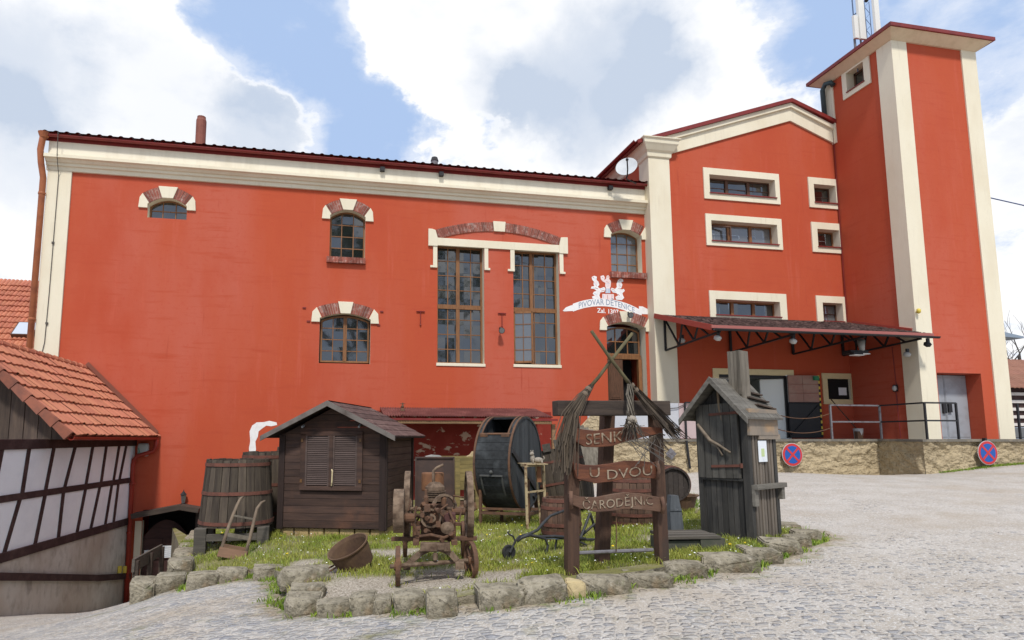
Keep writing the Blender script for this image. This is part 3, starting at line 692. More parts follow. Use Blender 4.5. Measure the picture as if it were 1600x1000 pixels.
# cream surround of the tall pair: lintel band, hanging ears, corner blocks, long brick arch
mb = MB()
zb, zt = hp(777, 388.5)[1], hp(777, 381.5)[1]
xa, xb = hp(684,380)[0]-.02, hp(873,388)[0]
mb.box(xa-.02, xb, YH-.055, YH+.0, zb-.02, zt+.08)
for (l, r, bt) in ((676.5,683,415),(756.5,762.5,419),(797,803.5,421),(873.5,879.5,425)):
    X0, X1 = hp(l,400)[0], hp(r,400)[0]; zz = hp(l, bt)[1]
    mb.box(X0, X1, YH-.045, YH, zz, zb-.021)
    s_ = -1 if l in (676.5, 797) else 1
    mb.box(min(X0, X0+.09*s_) if s_ < 0 else X0, X1 if s_ < 0 else X1+.06, YH-.056, YH, zz-.07, zz)
H(mb, 'lintel_band', M['cream'], bevel=.006)
A0 = hp(683.7, 372.4); A1 = hp(745, 361.5); 
span = (hp(684,372)[0], hp(872,384)[0]); apz = hp(777, 362)[1]; spz = hp(777, 378)[1]
opA = (span[0], span[1], 0, spz-.02, apz-spz+.02)
ar = MB(); ar.box(span[0]+.2, span[0]+.21, YH-.001, YH+.0, spz-.2, spz-.19)
ar = H(ar, 'relieving_arch', M['cream']); 
def long_arch(par, op, Y, t=.30):
    xa, xb, za, s, r = op; xm = (xa+xb)/2; hw = (xb-xa)/2
    inn = lambda q: Vector((xm+q*hw, s+r*(1-q*q))); out = lambda q: inn(q)+Vector((q*(.55), 1)).normalized()*t
    n = 34
    for sg in (-1, 1):
        br = MB(); bk = MB()
        for k in range(n):
            a = sg*(.095+(.985-.095)*k/n); b = sg*(.095+(.985-.095)*(k+1)/n); g = (b-a)*.1
            for (M_, q, dp, e) in ((br, (a+g, b-g), random.uniform(.03,.042), 0), (bk, (a, b), .02, .008)):
                p = [inn(q[0]), inn(q[1]), out(q[1])-Vector((0,e)), out(q[0])-Vector((0,e))]
                M_.add([(u.x,Y,u.y) for u in p]+[(u.x,Y-dp,u.y) for u in p], [(4,5,6,7),(0,1,5,4),(1,2,6,5),(2,3,7,6),(3,0,4,7)])
        br.build('brick_arch', M['brick'], par); bk.build('mortar_bed', M['mortar'], par)
    p = [inn(-.09), inn(.09), out(.095)+Vector((0,.03)), out(-.095)+Vector((0,.03))]
    k = MB(); k.prism([(u.x,u.y) for u in p], (0,-.065,0), (0,Y,0)); k.build('keystone', M['cream'], par)
    for sg, (l, r_, tp, bt) in ((-1, (669,683.5,358,384.5)), (1, (872.5,886,371,396.5))):
        X0, X1 = hp(l, 370)[0], hp(r_, 370)[0]; za_, zb_ = hp(l, bt)[1], hp(l, tp)[1]
        if sg < 0: p = [(X0,za_),(X1,za_),(X1,s+.02),(out(-.97).x,out(-.97).y-.02),(X0+.12,zb_),(X0,zb_)]
        else: p = [(X0,za_),(X1,za_),(X1,zb_),(X1-.1,zb_),(out(.97).x,out(.97).y),(X0,s+.0)]
        k = MB(); k.prism(p, (0,-.07,0), (0,Y,0)); k.build('springer_block', M['cream'], par, bevel=.008)
long_arch(ar, opA, YH)
# ---- entrance door with fanlight
op = OP['door']; zt_ = hp(980, 553)[1]; xr = hp(1006, 560)[0]
mb = MB(); fo = (op[0]+.02, xr+.02, zt_, op[3]-.1, op[4]-.02); muntins(mb, fo, YH+.3, 3, 2, .035, .05)
mb.box(op[0]+.02, xr+.04, YH+.27, YH+.36, zt_-.14, zt_)
mb.box(xr-.06, xr+.06, YH+.26, YH+.40, -.30, zt_-.14)
mb.box(op[0]+.0, op[0]+.06, YH+.26, YH+.40, -.30, zt_-.14)
f = H(mb, 'door_frame', M['winwood'])
reveal(f, op, YH, .42, M['cream']); glass(f, fo, YH+.335); arch_ring(f, op, YH)
xl = op[0]+.07; xm_ = hp(980, 600)[0]
mb = MB(); mb.box(xl, xm_, YH+.28, YH+.33, -.28, zt_-.16)
for (a, b) in ((-.15, .35), (.45, 1.15), (1.25, zt_-.3)):
    mb.box(xl+.09, xm_-.09, YH+.255, YH+.279, a, b); mb.box(xl+.14, xm_-.14, YH+.245, YH+.2549, a+.05, b-.05)
d = H(mb, 'door_leaf', mat('dark varnished door', (.115,.055,.03), .55, [('n',4,(.07,.035,.02),.4,.7,(6,6,1))]), bevel=.008)
mb = MB(); mb.ball((xm_-.05, YH+.22, .85), .03); mb.bar((xm_-.05,YH+.23,.85),(xm_-.05,YH+.28,.85),.02); mb.build('handle', M['black'], d)
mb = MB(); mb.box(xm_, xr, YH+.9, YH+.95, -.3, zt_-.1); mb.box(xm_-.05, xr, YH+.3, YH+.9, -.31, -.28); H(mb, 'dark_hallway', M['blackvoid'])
# ---- iron wall anchors
for px, py in ((657, 487), (784, 490)):
    x, z = hp(px, py); mb = MB(); mb.tube([(x-.13,YH-.03,z),(x+.13,YH-.03,z)], .018, 6); mb.tube([(x,YH-.03,z),(x,YH-.03,z-.38)], .014, 6); mb.ball((x,YH-.03,z-.42),.03,6,4)
    H(mb, 'wall_anchor', M['redmetal'])
for px, py in ((476,481),(482.5,502),(597,487),(592,508)):
    x, z = hp(px, py); mb = MB(); mb.box(x-.06,x+.04,YH-.03,YH,z-.02,z+.02); H(mb, 'shutter_hook', M['redmetal'])
# ---- painted marks on the wall: crest, banner, lettering, white brush mark
def flat(mb, pts, dy=.004, c=(0,0), m=0):
    mb.cur = m; P = [(*hp(x, y),) for x, y in pts]
    mb.add([(p[0], YH-dy, p[1]) for p in P]+[(p[0], YH-.0005, p[1]) for p in P], [tuple(range(len(P)))]+[(i, len(P)+i, len(P)+(i+1) % len(P), (i+1) % len(P)) for i in range(len(P))]); mb.cur = 0
def zc3(x, y): return (860+x/4.165, 320+y/4.165)
mb = MB(); up = []; lo = []
for k in range(25):
    t = -1+2*k/24; x = 370+225*t; yc = 612+55*t*t+22*t
    up.append(zc3(x, yc)); lo.append(zc3(x-2*t, yc+50))
flat(mb, up+lo[::-1], .005)
flat(mb, [zc3(*p) for p in ((80,690),(100,668),(130,656),(158,650),(165,690),(120,692),(90,694))], .006)
flat(mb, [zc3(*p) for p in ((575,660),(600,662),(635,680),(655,705),(658,716),(630,712),(600,712),(578,700))], .006)
ban = H(mb, 'painted_banner', M['white'])
def text_mesh(txt, size, ext, m, name, parent, place, font_scale=(1,1), offset=0.):
    cu = bpy.data.curves.new('t', 'FONT'); cu.body = txt; cu.size = size; cu.extrude = ext; cu.align_x = 'CENTER'; cu.align_y = 'CENTER'; cu.offset = offset; cu.resolution_u = 3
    ob = bpy.data.objects.new('t', cu); COL.objects.link(ob); bpy.context.view_layer.update()
    me = bpy.data.meshes.new_from_object(ob.evaluated_get(bpy.context.evaluated_depsgraph_get())); bpy.data.objects.remove(ob); bpy.data.curves.remove(cu)
    for v in me.vertices: v.co = place(v.co.x*font_scale[0], v.co.y*font_scale[1], v.co.z)
    me.materials.clear(); me.materials.append(m); me.update()
    o = bpy.data.objects.new(name, me); COL.objects.link(o)
    if parent is not None: o.parent = parent
    return o
cxw, czw = hp(*zc3(366, 640)); wsc = (hp(*zc3(590,640))[0]-cxw)/1.0
ink = mat('blue grey lettering paint', (.20,.25,.34), .8)
text_mesh('PIVOVAR DĚTENICE', .27, .001, ink, 'lettering', ban, lambda x, y, z: Vector((cxw+x, YH-.0075-z*.3, czw+y-(x/wsc)**2*.31-(x/wsc)*.05+.02)), (.82, 1.0))
cx2, cz2 = hp(*zc3(374, 694))
text_mesh('Zal. 1307', .21, .001, M['white'], 'lettering', ban, lambda x, y, z: Vector((cx2+x, YH-.004-z*.3, cz2+y-x*.04)), (.95, 1), offset=.004)
# crest: two supporters with raised wings, a standing figure between them over a shield
cr = MB()
def C(pts, m=0, dy=.006): flat(cr, [zc3(*p) for p in pts], dy, m=m)
C([(268,470),(285,462),(302,468),(300,490),(312,500),(318,520),(308,535),(322,545),(350,535),(358,548),(350,566),(325,570),(318,590),(325,608),(300,614),(275,610),(270,598),(288,590),(275,580),(282,566),(300,560),(285,548),(262,545),(268,532),(285,530),(280,515),(283,500),(272,488)], 0)
C([(440,490),(455,480),(472,484),(474,500),(460,502),(468,520),(462,540),(450,550),(478,548),(484,560),(468,575),(472,590),(480,605),(465,620),(428,618),(422,600),(440,590),(430,575),(405,570),(392,552),(398,540),(420,548),(432,535),(430,515),(436,502)], 0)
C([(338,580),(412,582),(414,612),(376,620),(336,610)], 1, .0065)
C([(360,545),(388,545),(390,575),(358,575)], 2, .007)
C([(325,465),(345,458),(354,472),(350,490),(362,482),(366,462),(378,458),(384,470),(382,484),(394,496),(392,530),(386,545),(362,545),(356,525),(358,508),(342,500),(328,485)], 1, .0062)
C([(282,500),(300,498),(306,520),(292,530)], 1, .0066); C([(442,512),(460,508),(462,530),(446,540)], 1, .0066)
rl = random.Random(4)
def stroke(x0, y0, x1, y1, w=2.2, m=2):
    L_ = math.hypot(x1-x0, y1-y0) or 1; nx, ny = -(y1-y0)/L_*w/2, (x1-x0)/L_*w/2
    C([(x0+nx,y0+ny),(x1+nx,y1+ny),(x1-nx,y1-ny),(x0-nx,y0-ny)], m, .0085)
for (x0,y0,x1,y1) in ((285,505,302,530),(290,540,310,548),(275,540,290,543),(300,560,318,566),(285,575,300,585),(290,592,310,600),(322,552,345,545),(330,562,350,556),(300,478,290,486),(275,470,285,478),
    (446,520,460,535),(440,545,470,550),(450,560,476,556),(436,582,450,590),(430,600,452,606),(398,548,420,556),(400,560,425,566),(446,495,460,490),(452,508,464,512),
    (345,585,345,608),(358,586,358,610),(372,588,372,612),(386,588,386,612),(400,586,400,608),(362,500,378,505),(364,515,384,512),(368,530,380,528),(335,470,345,478),(370,470,378,470),(372,548,372,570)):
    stroke(x0, y0, x1, y1, rl.uniform(2.2, 3.6), rl.choice((2,3,1)))
H(cr, 'painted_crest', [M['white'], M['pinkish'], mat('faded blue paint', (.45,.52,.62), .8), mat('faded red paint', (.50,.16,.12), .8)])
mb = MB(); flat(mb, [(390,713),(389,700),(391,690),(390,674),(394,665),(401,660),(412,659.5),(421,657.5),(432,660),(433,664),(424,666),(416,665),(409,670),(404,674),(403,682),(399,690),(400,702),(398,713)], .004); H(mb, 'white_brush_mark', M['white'])
# ---- lamps on the hall
def floodlight(px, py, Y, label, down=.3, name='floodlight'):
    x, z = onY(px, py, Y-.2); t = thing(name, label, 'lamp', (x, Y, z))
    mb = MB(); mb.bar((0,0,.10),(0,-.10,.10),.03); mb.bar((0,-.10,.12),(0,-.14,0),.03); mb.build('bracket', M['black'], t)
    mb = MB(); mb.lathe([(0,-.09),(.05,-.08),(.075,0),(.10,.09),(.0,.085)], (0,-.20,0), (0,-.95,-down), 12); mb.build('lamp_head', M['black'], t, smooth=True); 
    mb = MB(); mb.lathe([(0,.094),(.085,.093)], (0,-.20,0), (0,-.95,-down), 12); mb.build('lens', M['roomglass'], t)
floodlight(783, 516, YH, 'small black floodlight on the red wall between the two tall windows')
floodlight(984, 492, YH, 'black lamp fixed on the keystone above the hall door')
# rooftop
x = hp(314, 205)[0]
t = tag(MB().lathe([(0,-.6),(.155,-.6),(.155,1.03),(.13,1.10),(.13,1.16),(0,1.18)], n=14).build('chimney_pipe', mat('brown clay flue', (.24,.085,.06), .7, [('n',3,(.16,.055,.04),.45,.7,I3)]), smooth=False), 'tall brown round flue pipe rising from the hall roof', 'chimney')
t.location = (onY(314,205,YH+1.0)[0], YH+1.0, onY(314,182,YH+1)[1]-1.18)
vx, vz = onY(679, 262, YH+1.2)
t = thing('roof_vent', 'small silver roof vent with dark cap on the hall ridge side', 'vent', (vx, YH+1.2, vz-.3))
MB().lathe([(0,0),(.12,0),(.12,.55),(0,.55)], n=10).build('pipe', M['galv'], t); MB().lathe([(.14,.53),(.10,.66),(0,.70)], n=10).build('cap', M['black'], t)
for px_, py_ in ((314,205),): pass
# ================================================================== gabled wing
wing = thing('brewery_wing', 'red gabled wing with cream pilaster, strip windows and raking cream cornice', 'building', (14, YW, 0))
def W(mb, name, m, **k): return mb.build(name, m, wing, world=True, **k)
def wp(px, py): return onY(px, py, YW)
WX0, WX1 = 10.40, 17.8
AP = (16.02, 12.02); EL = (10.25, 9.98); ER = (17.95, 11.36)
def win_op(tl, br): 
    a = wp(*tl); b = wp(*br); return (a[0], b[0], b[1], a[1], 0)
WOP = {'top': ((1107,273),(1211,311),(1097.5,262),(1218.5,320),3), 'mid': ((1110,344.5),(1214.6,384),(1101,334),(1222.5,391),3), 'low': ((1117,467.5),(1218.7,497),(1107,454),(1230,508),3),
 'sq1': ((1270,288),(1306,320),(1261,277),(1314,328),1), 'sq2': ((1275.5,358),(1311.8,388.5),(1266,347),(1319.5,397),1), 'sq3': ((1283.8,473),(1317,504),(1273.5,462),(1327,510),1)}
wops = {k: win_op(v[0], v[1]) for k, v in WOP.items()}
doorop = (wp(1125,640)[0], wp(1234,640)[0], -.06, wp(1180,586)[1], 0)
hatch = (wp(1292,600)[0], wp(1328,600)[0], wp(1310,624)[1], wp(1310,592)[1], 0)
mb = MB(); wall_sheet(mb, 11.0, WX1, -.06, 9.7, list(wops.values())+[doorop, hatch], lambda x, z: (x, YW, z))
mb.add([(11.0,YW,9.7),(WX1,YW,9.7),(WX1,YW,11.44),(AP[0],YW,AP[1]),(11.0,YW,10.2)], [(0,1,2,3,4)])
mb.add([(WX0,YW,-1.5),(WX0,YW+14,-1.5),(WX0,YW+14,9.98),(WX0,YW,9.98)], [(0,1,2,3)])
mb.box(10.9, 11.0, YW, YW+.1, -1.5, 10.1)
W(mb, 'wall', M['red'], fix=False)
# pilaster with capital
mb = MB(); mb.box(10.38, 11.16, YW-.07, YW+.6, -1.2, 9.42); W(mb, 'pilaster', M['cream'], bevel=.01)
mb = MB()
steps = [(9.42,.0),(9.46,.05),(9.60,.06),(9.66,.12),(9.80,.20),(9.86,.24),(9.98,.25),(10.02,.30),(10.05,.30)]
vs = []
for (z, e) in steps:
    vs += [(10.38-e, YW-.07-e, z), (11.16+e, YW-.07-e, z), (11.16+e, YW+.05, z), (10.38-e, YW+14, z)]
n = len(steps)
mb.add(vs, [(i*4+k, i*4+(k+1) % 4, (i+1)*4+(k+1) % 4, (i+1)*4+k) for i in range(n-1) for k in (0,1,3)]+[tuple(range((n-1)*4, n*4)), (3,2,1,0)])
W(mb, 'capital', M['cream'])
# raking cornice
th = .50
def rake(a, b, name='raking_cornice'):
    ln = math.hypot(b[0]-a[0], b[1]-a[1]); s_ = (b[1]-a[1])/(b[0]-a[0])
    mb = MB(); mb.add([(a[0],YW-.14,a[1]-.06),(b[0],YW-.14,b[1]-.06),(b[0],YW-.14,b[1]-.22),(a[0],YW-.14,a[1]-.22),
        (a[0],YW,a[1]-.06),(b[0],YW,b[1]-.06),(b[0],YW,b[1]-.22),(a[0],YW,a[1]-.22)], [(0,1,2,3),(3,2,6,7),(0,4,5,1),(0,3,7,4),(1,5,6,2)])
    mb.add([(a[0],YW-.06,a[1]-.22),(b[0],YW-.06,b[1]-.22),(b[0],YW-.06,b[1]-.70),(a[0],YW-.06,a[1]-.70),(a[0],YW,a[1]-.70),(b[0],YW,b[1]-.70)], [(0,1,2,3),(3,2,5,4)])
    W(mb, name, M['cream'])
rake((10.95, 10.235), AP); rake(AP, (17.8, 11.33))
# roof slabs over the gable
mb = MB()
for a, b in (((9.95, 9.88), AP), (AP, (19.6, 10.75))):
    p = [(a[0], a[1]-.055), (b[0], b[1]-.055), (b[0], b[1]+.08), (a[0], a[1]+.08)]
    mb.prism(p, (0,14.3,0), (0,YW-.22,0))
W(mb, 'roof', M['redmetal'])
mb = MB(); mb.lathe([(.07,0),(.07,14),(.06,14),(.06,0)], (9.88, YW-.2, 9.93), (0,1,0), 8, R(90), R(270), closed=True); W(mb, 'gutter', M['redmetal'])
# windows
for k, (tl, br, otl, obr, nc) in WOP.items():
    op = wops[k]; a = wp(*otl); b = wp(*obr); low = b[1]
    mb = MB(); Y = YW+.26
    wood_ = k in ('mid', 'low', 'sq2')
    fm = M['winwood'] if wood_ else M['darkframe']
    muntins(mb, op, Y, 1, 1, .03, .05, [op[0]+(op[1]-op[0])*i/nc for i in range(1, nc)] if nc > 1 else (), ())
    if not wood_: 
        z = (op[2]+op[3])/2-.02; mb.box(op[0]+.05, op[1]-.05, Y+.02, Y+.04, z, z+.03)
    lab = {'top':'top strip window with dark reflective glass','mid':'second strip window with left casement tilted open','low':'lowest strip window just above the canopy','sq1':'upper small square window','sq2':'middle small square window','sq3':'lower small square window above the canopy'}[k]
    f = W(mb, 'window', fm, label=lab)
    reveal(f, op, YW, .3, M['cream']); glass(f, op, Y+.03, M['roomglass'] if k in ('mid','sq3') else M['glass'])
    mb = MB(); o = .045
    for (x0_, x1_, z0_, z1_) in ((a[0], op[0], low, a[1]), (op[1], b[0], low, a[1]), (op[0], op[1], op[3], a[1]), (op[0], op[1], low, op[2])):
        mb.box(x0_, x1_, YW-o, YW, z0_, z1_)
    mb.build('surround', M['cream'], f)
    mb = MB(); mb.box(op[0]-.02, op[1]+.03, YW-.09, YW+.26, op[2]-.005, op[2]+.03); mb.build('sill', M['redmetal'], f)
    if k == 'mid':
        c = MB(); x0_, x1_ = op[0]+.04, op[0]+(op[1]-op[0])/3-.08
        c.bar((x0_,Y-.02,op[2]+.06),(x1_,Y-.22,op[2]+.06),.05); c.bar((x0_,Y-.02,op[3]-.12),(x1_,Y-.22,op[3]-.16),.05); c.bar((x1_,Y-.22,op[2]+.04),(x1_,Y-.22,op[3]-.14),.05)
        c.build('open_casement', M['darkframe'], f)
# ground floor doorway with pale corridor, lintel frame
mb = MB(); zt2 = wp(1180,577)[1]
mb.box(wp(1114,600)[0], doorop[0], YW-.04, YW, -.05, zt2); mb.box(doorop[0], wp(1240,600)[0], YW-.04, YW, doorop[3], zt2)
W(mb, 'doorway_surround', mat('ochre cream trim', (.70,.58,.34), .85, [('n',5,(.6,.48,.27),.5,.8,I3)]))
mb = MB(); x0_, x1_ = doorop[0], doorop[1]; zt3 = doorop[3]
mb.box(x0_, x1_, YW+3, YW+3.05, -.06, zt3); mb.box(x0_-.05, x0_, YW+.1, YW+3, -.06, zt3); mb.box(x1_, x1_+.05, YW+.001, YW+3, -.06, zt3); mb.box(x0_, x1_, YW+.1, YW+3, zt3, zt3+.05); mb.box(x0_, x1_, YW+.001, YW+3, -.08, -.03)
c_ = W(mb, 'corridor', M['interior'])
mb = MB(); dx = wp(1177,640)[0]
dx = wp(1166,640)[0]; mb.box(x0_+.05, dx, YW+.30, YW+.34, -.03, zt3-.06); d = W(mb, 'steel_door', mat('grey door', (.36,.35,.33), .5))
mb = MB(); a = onY(1163, 602, YW+.28); b = onY(1175, 616, YW+.28); mb.box(a[0], b[0], YW+.286, YW+.299, b[1], a[1]); mb.build('notice', M['paper'], d)
mb = MB(); wx0, wx1 = onY(1190,640,YW+.45)[0], x1_-.08; mb.add([(wx0,YW+.45,-.03),(wx1,YW+.13,-.03),(wx1,YW+.13,zt3-.1),(wx0,YW+.45,zt3-.1),(wx0,YW+.5,-.03),(wx1,YW+.18,-.03),(wx1,YW+.18,zt3-.1),(wx0,YW+.5,zt3-.1)], [(0,1,2,3),(7,6,5,4),(0,4,5,1),(1,5,6,2),(2,6,7,3),(3,7,4,0)]); W(mb, 'white_door_leaf', mat('white lacquered door', (.80,.82,.78), .5))
mb = MB(); a = onY(1165,600,YW+1.5)[0]; b = onY(1200,600,YW+1.5)[0]; mb.box(a, b, YW+2.8, YW+2.99, -.05, 1.75); W(mb, 'inner_door', mat('olive dark inner door', (.06,.06,.05), .7))
mb = MB(); mb.box(x0_, x1_, YW+.05, YW+.10, zt3-.09, zt3-.001); mb.box(x0_, x0_+.07, YW+.05, YW+.10, -.05, zt3-.09); mb.box(x1_-.07, x1_-.001, YW+.05, YW+.10, -.05, zt3-.09); W(mb, 'door_frame', M['black'])
# cream framed serving hatch
mb = MB(); o0 = wp(1283,583); o1 = wp(1337,632)
for (a, b, c, d_) in ((o0[0], hatch[0], o1[1], o0[1]), (hatch[1], min(o1[0],17.79), o1[1], o0[1]), (hatch[0], hatch[1], hatch[3], o0[1]), (hatch[0], hatch[1], o1[1], hatch[2])): mb.box(a, b, YW-.04, YW, c, d_)
f = W(mb, 'hatch_window', bpy.data.materials['ochre cream trim'])
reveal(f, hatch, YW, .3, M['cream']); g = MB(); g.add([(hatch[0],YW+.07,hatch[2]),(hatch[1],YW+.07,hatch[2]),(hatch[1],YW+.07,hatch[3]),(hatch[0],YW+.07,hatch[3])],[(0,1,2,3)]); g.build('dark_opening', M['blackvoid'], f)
mb = MB(); a = onY(1305,606,YW+.2); b = onY(1318,618,YW+.2); mb.box(a[0], b[0], YW+.055, YW+.06, b[1], a[1]); mb.build('notice', M['paper'], f)
# folded panel door beside the doorway, pink above, black below, hazard striped edge
t = thing('folding_gate', 'open gate leaf with pink upper panels, black lower half and yellow striped edge', 'gate', (wp(1233,683)[0], YW-.05, -.02))
gx = onY(1284, 640, YW-.3)[0]-t.location.x
mb = MB(); zt4 = onY(1258, 586, YW-.2)[1]+.02; zm = onY(1258, 628, YW-.2)[1]+.02
for i in range(3):
    for j in range(2):
        a0, a1 = (.02, gx*.48) if j == 0 else (gx*.48+.012, gx); za_, zb_ = zm+(zt4-zm)*i/3, zm+(zt4-zm)*(i+1)/3-.012
        mb.add([(a0,-.05-a0*.12,za_),(a1,-.05-a1*.12,za_),(a1,-.05-a1*.12,zb_),(a0,-.05-a0*.12,zb_),(a0,-.01-a0*.12,za_),(a1,-.01-a1*.12,za_),(a1,-.01-a1*.12,zb_),(a0,-.01-a0*.12,zb_)], [(0,1,2,3),(7,6,5,4),(0,4,5,1),(1,5,6,2),(2,6,7,3),(3,7,4,0)])
mb.build('upper_panels', M['pinkpanel'], t)
mb = MB(); mb.add([(0,-.04,0),(gx,-.04-gx*.12,0),(gx,-.04-gx*.12,zm-.01),(0,-.04,zm-.01),(0,-.0,0),(gx,-gx*.12,0),(gx,-gx*.12,zm-.01),(0,0,zm-.01)], [(0,1,2,3),(7,6,5,4),(0,4,5,1),(1,5,6,2),(2,6,7,3),(3,7,4,0)])
mb.bar((.02,-.07,.1),(gx-.05,-.05-gx*.12-.03,zm-.1),.03,.03); mb.bar((.02,-.07,zm-.03),(gx-.05,-.05-gx*.12-.03,zm-.03),.04,.03)
mb.build('lower_sheet', M['black'], t)
mb = MB(); y_ = -.06-gx*.12
for i in range(22):
    mb.cur = i % 2; z = zt4*i/22; mb.box(gx, gx+.05, y_, y_+.05, z, z+zt4/22)
mb.build('hazard_edge', [M['black'], M['yellow']], t)
mb = MB(); mb.box(gx-.2, gx-.02, -.12-gx*.12, -.055-gx*.12, zt4-.18, zt4-.04); mb.build('green_tag', M['green'], t)
# ================================================================== tower
tower = thing('brewery_tower', 'tall square red tower with cream corner strips and overhanging red roof', 'building', (19.4, 16.05, -.8))
def T(mb, name, m, **k): return mb.build(name, m, tower, world=True, **k)
TX0, TX1, TY0, TY1, TZ = 17.8, 21.1, 16.03, 18.85, 13.06
a = onX(1323,115,TX0); b = onX(1352,127,TX0)
twop = (b[0], a[0], onX(1325,145.5,TX0)[1], onX(1323,115,TX0)[1], 0)
dl = onY(1465,600,TY0)[0]; dr = onY(1534,600,TY0)[0]; dz = onY(1500,583,TY0)[1]
tdoor = (dl, dr, -.9, dz, 0)
mb = MB(); wall_sheet(mb, TX0, TX1, -.9, TZ, [tdoor], lambda x, z: (x, TY0, z))
wall_sheet(mb, TY0, TY1, -.9, TZ, [twop], lambda y, z: (TX0, y, z))
mb.add([(TX1,TY0,-.9),(TX1,TY1,-.9),(TX1,TY1,TZ),(TX1,TY0,TZ)], [(0,1,2,3)]); mb.add([(TX0,TY1,-.9),(TX1,TY1,-.9),(TX1,TY1,TZ),(TX0,TY1,TZ)], [(0,1,2,3)])
T(mb, 'wall', M['red'], fix=False)
sw = onY(1413,56,TY0)[0]-TX0; sw2 = TX1-onY(1498.5,68,TY0)[0]; sy1 = onX(1372,100,TX0)[0]-TY0; yb = onX(1303,150,TX0)[0]
mb = MB(); mb.box(TX0-.04, TX0+sw, TY0-.04, TY0+.0, -.9, TZ); mb.box(TX0-.04, TX0, TY0, TY0+sy1, -.9, TZ); T(mb, 'corner_strip', M['cream'])
mb = MB(); mb.box(TX1-sw2, TX1+.04, TY0-.04, TY0, -.9, TZ); mb.box(TX1, TX1+.04, TY0, TY0+.6, -.9, TZ); T(mb, 'corner_strip', M['cream'])
mb = MB(); mb.box(TX0-.04, TX0, yb, TY1+.04, 10.6, TZ); T(mb, 'corner_strip', M['cream'])
# eaves and roof
mb = MB(); e = .36; mb.add([(TX0-.06,TY0-.06,TZ-.12),(TX1+.06,TY0-.06,TZ-.12),(TX1+.06,TY1+.06,TZ-.12),(TX0-.06,TY1+.06,TZ-.12),(TX0-e,TY0-e,TZ+.1),(TX1+e,TY0-e,TZ+.1),(TX1+e,TY1+e,TZ+.1),(TX0-e,TY1+e,TZ+.1)],
    [(0,1,5,4),(1,2,6,5),(2,3,7,6),(3,0,4,7),(4,5,6,7),(3,2,1,0)]); T(mb, 'eaves_soffit', mat('tan cream soffit', (.66,.52,.36), .88, [('n',4,(.58,.45,.3),.45,.7,I3)]))
mb = MB(); e = .42; c_ = ((TX0+TX1)/2, (TY0+TY1)/2, TZ+.95)
mb.add([(TX0-e,TY0-e,TZ+.1),(TX1+e,TY0-e,TZ+.1),(TX1+e,TY1+e,TZ+.1),(TX0-e,TY1+e,TZ+.1),(TX0-e,TY0-e,TZ+.22),(TX1+e,TY0-e,TZ+.22),(TX1+e,TY1+e,TZ+.22),(TX0-e,TY1+e,TZ+.22),c_],
    [(3,2,1,0),(0,1,5,4),(1,2,6,5),(2,3,7,6),(3,0,4,7),(4,5,8),(5,6,8),(6,7,8),(7,4,8)]); T(mb, 'roof', M['redmetal'])
# side window
mb = MB(); X = TX0+.28
y0, y1, z0, z1 = twop[:4]
mb.box(X, X+.05, y0, y1, z0, z0+.07); mb.box(X, X+.05, y0, y1, z1-.07, z1); mb.box(X, X+.05, y0, y0+.07, z0, z1); mb.box(X, X+.05, y1-.07, y1, z0, z1); mb.box(X-.01, X+.05, (y0+y1)/2-.09, (y0+y1)/2-.02, z0, z1)
f = T(mb, 'window', M['darkframe'])
g = MB(); g.add([(X+.03,y0,z0),(X+.03,y1,z0),(X+.03,y1,z1),(X+.03,y0,z1)], [(0,1,2,3)]); g.build('glass', M['glass'], f)
g = MB()
for a, b in (((y0,z0),(y1,z0)),((y1,z0),(y1,z1)),((y1,z1),(y0,z1)),((y0,z1),(y0,z0))): g.add([(TX0,a[0],a[1]),(TX0,b[0],b[1]),(X+.06,b[0],b[1]),(X+.06,a[0],a[1])], [(0,1,2,3)])
g.build('reveal', M['cream'], f, fix=False)
o0 = onX(1315.5,111,TX0); o1 = onX(1362,129,TX0); Y1o, Z1o = o0; Y0o = o1[0]; Z0o = o1[1]
g = MB()
for (a, b, c, d_) in ((Y0o, y0, Z0o, Z1o), (y1, Y1o, Z0o, Z1o), (y0, y1, z1, Z1o), (y0, y1, Z0o, z0)): g.box(TX0-.045, TX0, a, b, c, d_)
g.build('surround', M['cream'], f)
g = MB(); g.box(TX0-.08, TX0+.28, y0-.02, y1+.02, z0-.002, z0+.03); g.build('sill', M['redmetal'], f)
# steel doors in a deep recess
mb = MB(); rd = .55
for a, b in (((dl,-.9),(dl,dz)),((dl,dz),(dr,dz)),((dr,dz),(dr,-.9))): mb.add([(a[0],TY0,a[1]),(b[0],TY0,b[1]),(b[0],TY0+rd,b[1]),(a[0],TY0+rd,a[1])], [(0,1,2,3)])
T(mb, 'recess', M['red'], fix=False)
dm = (dl+dr)/2-.05
for (a, b) in ((dl+.01, dm-.005), (dm+.005, dr-.01)):
    mb = MB(); mb.box(a, b, TY0+rd-.06, TY0+rd-.01, -.85, dz-.02); mb.box(a+.03, b-.03, TY0+rd-.07, TY0+rd-.061, -.0, dz-.10)
    d = T(mb, 'steel_door', M['greysteel'], bevel=.006)
mb = MB(); mb.box(dm-.16, dm-.03, TY0+rd-.13, TY0+rd-.071, .75, 1.05); mb.box(dm+.05, dm+.18, TY0+rd-.13, TY0+rd-.071, .78, 1.08); loose(mb, 'door_lock_box', M['black'], tower, True)
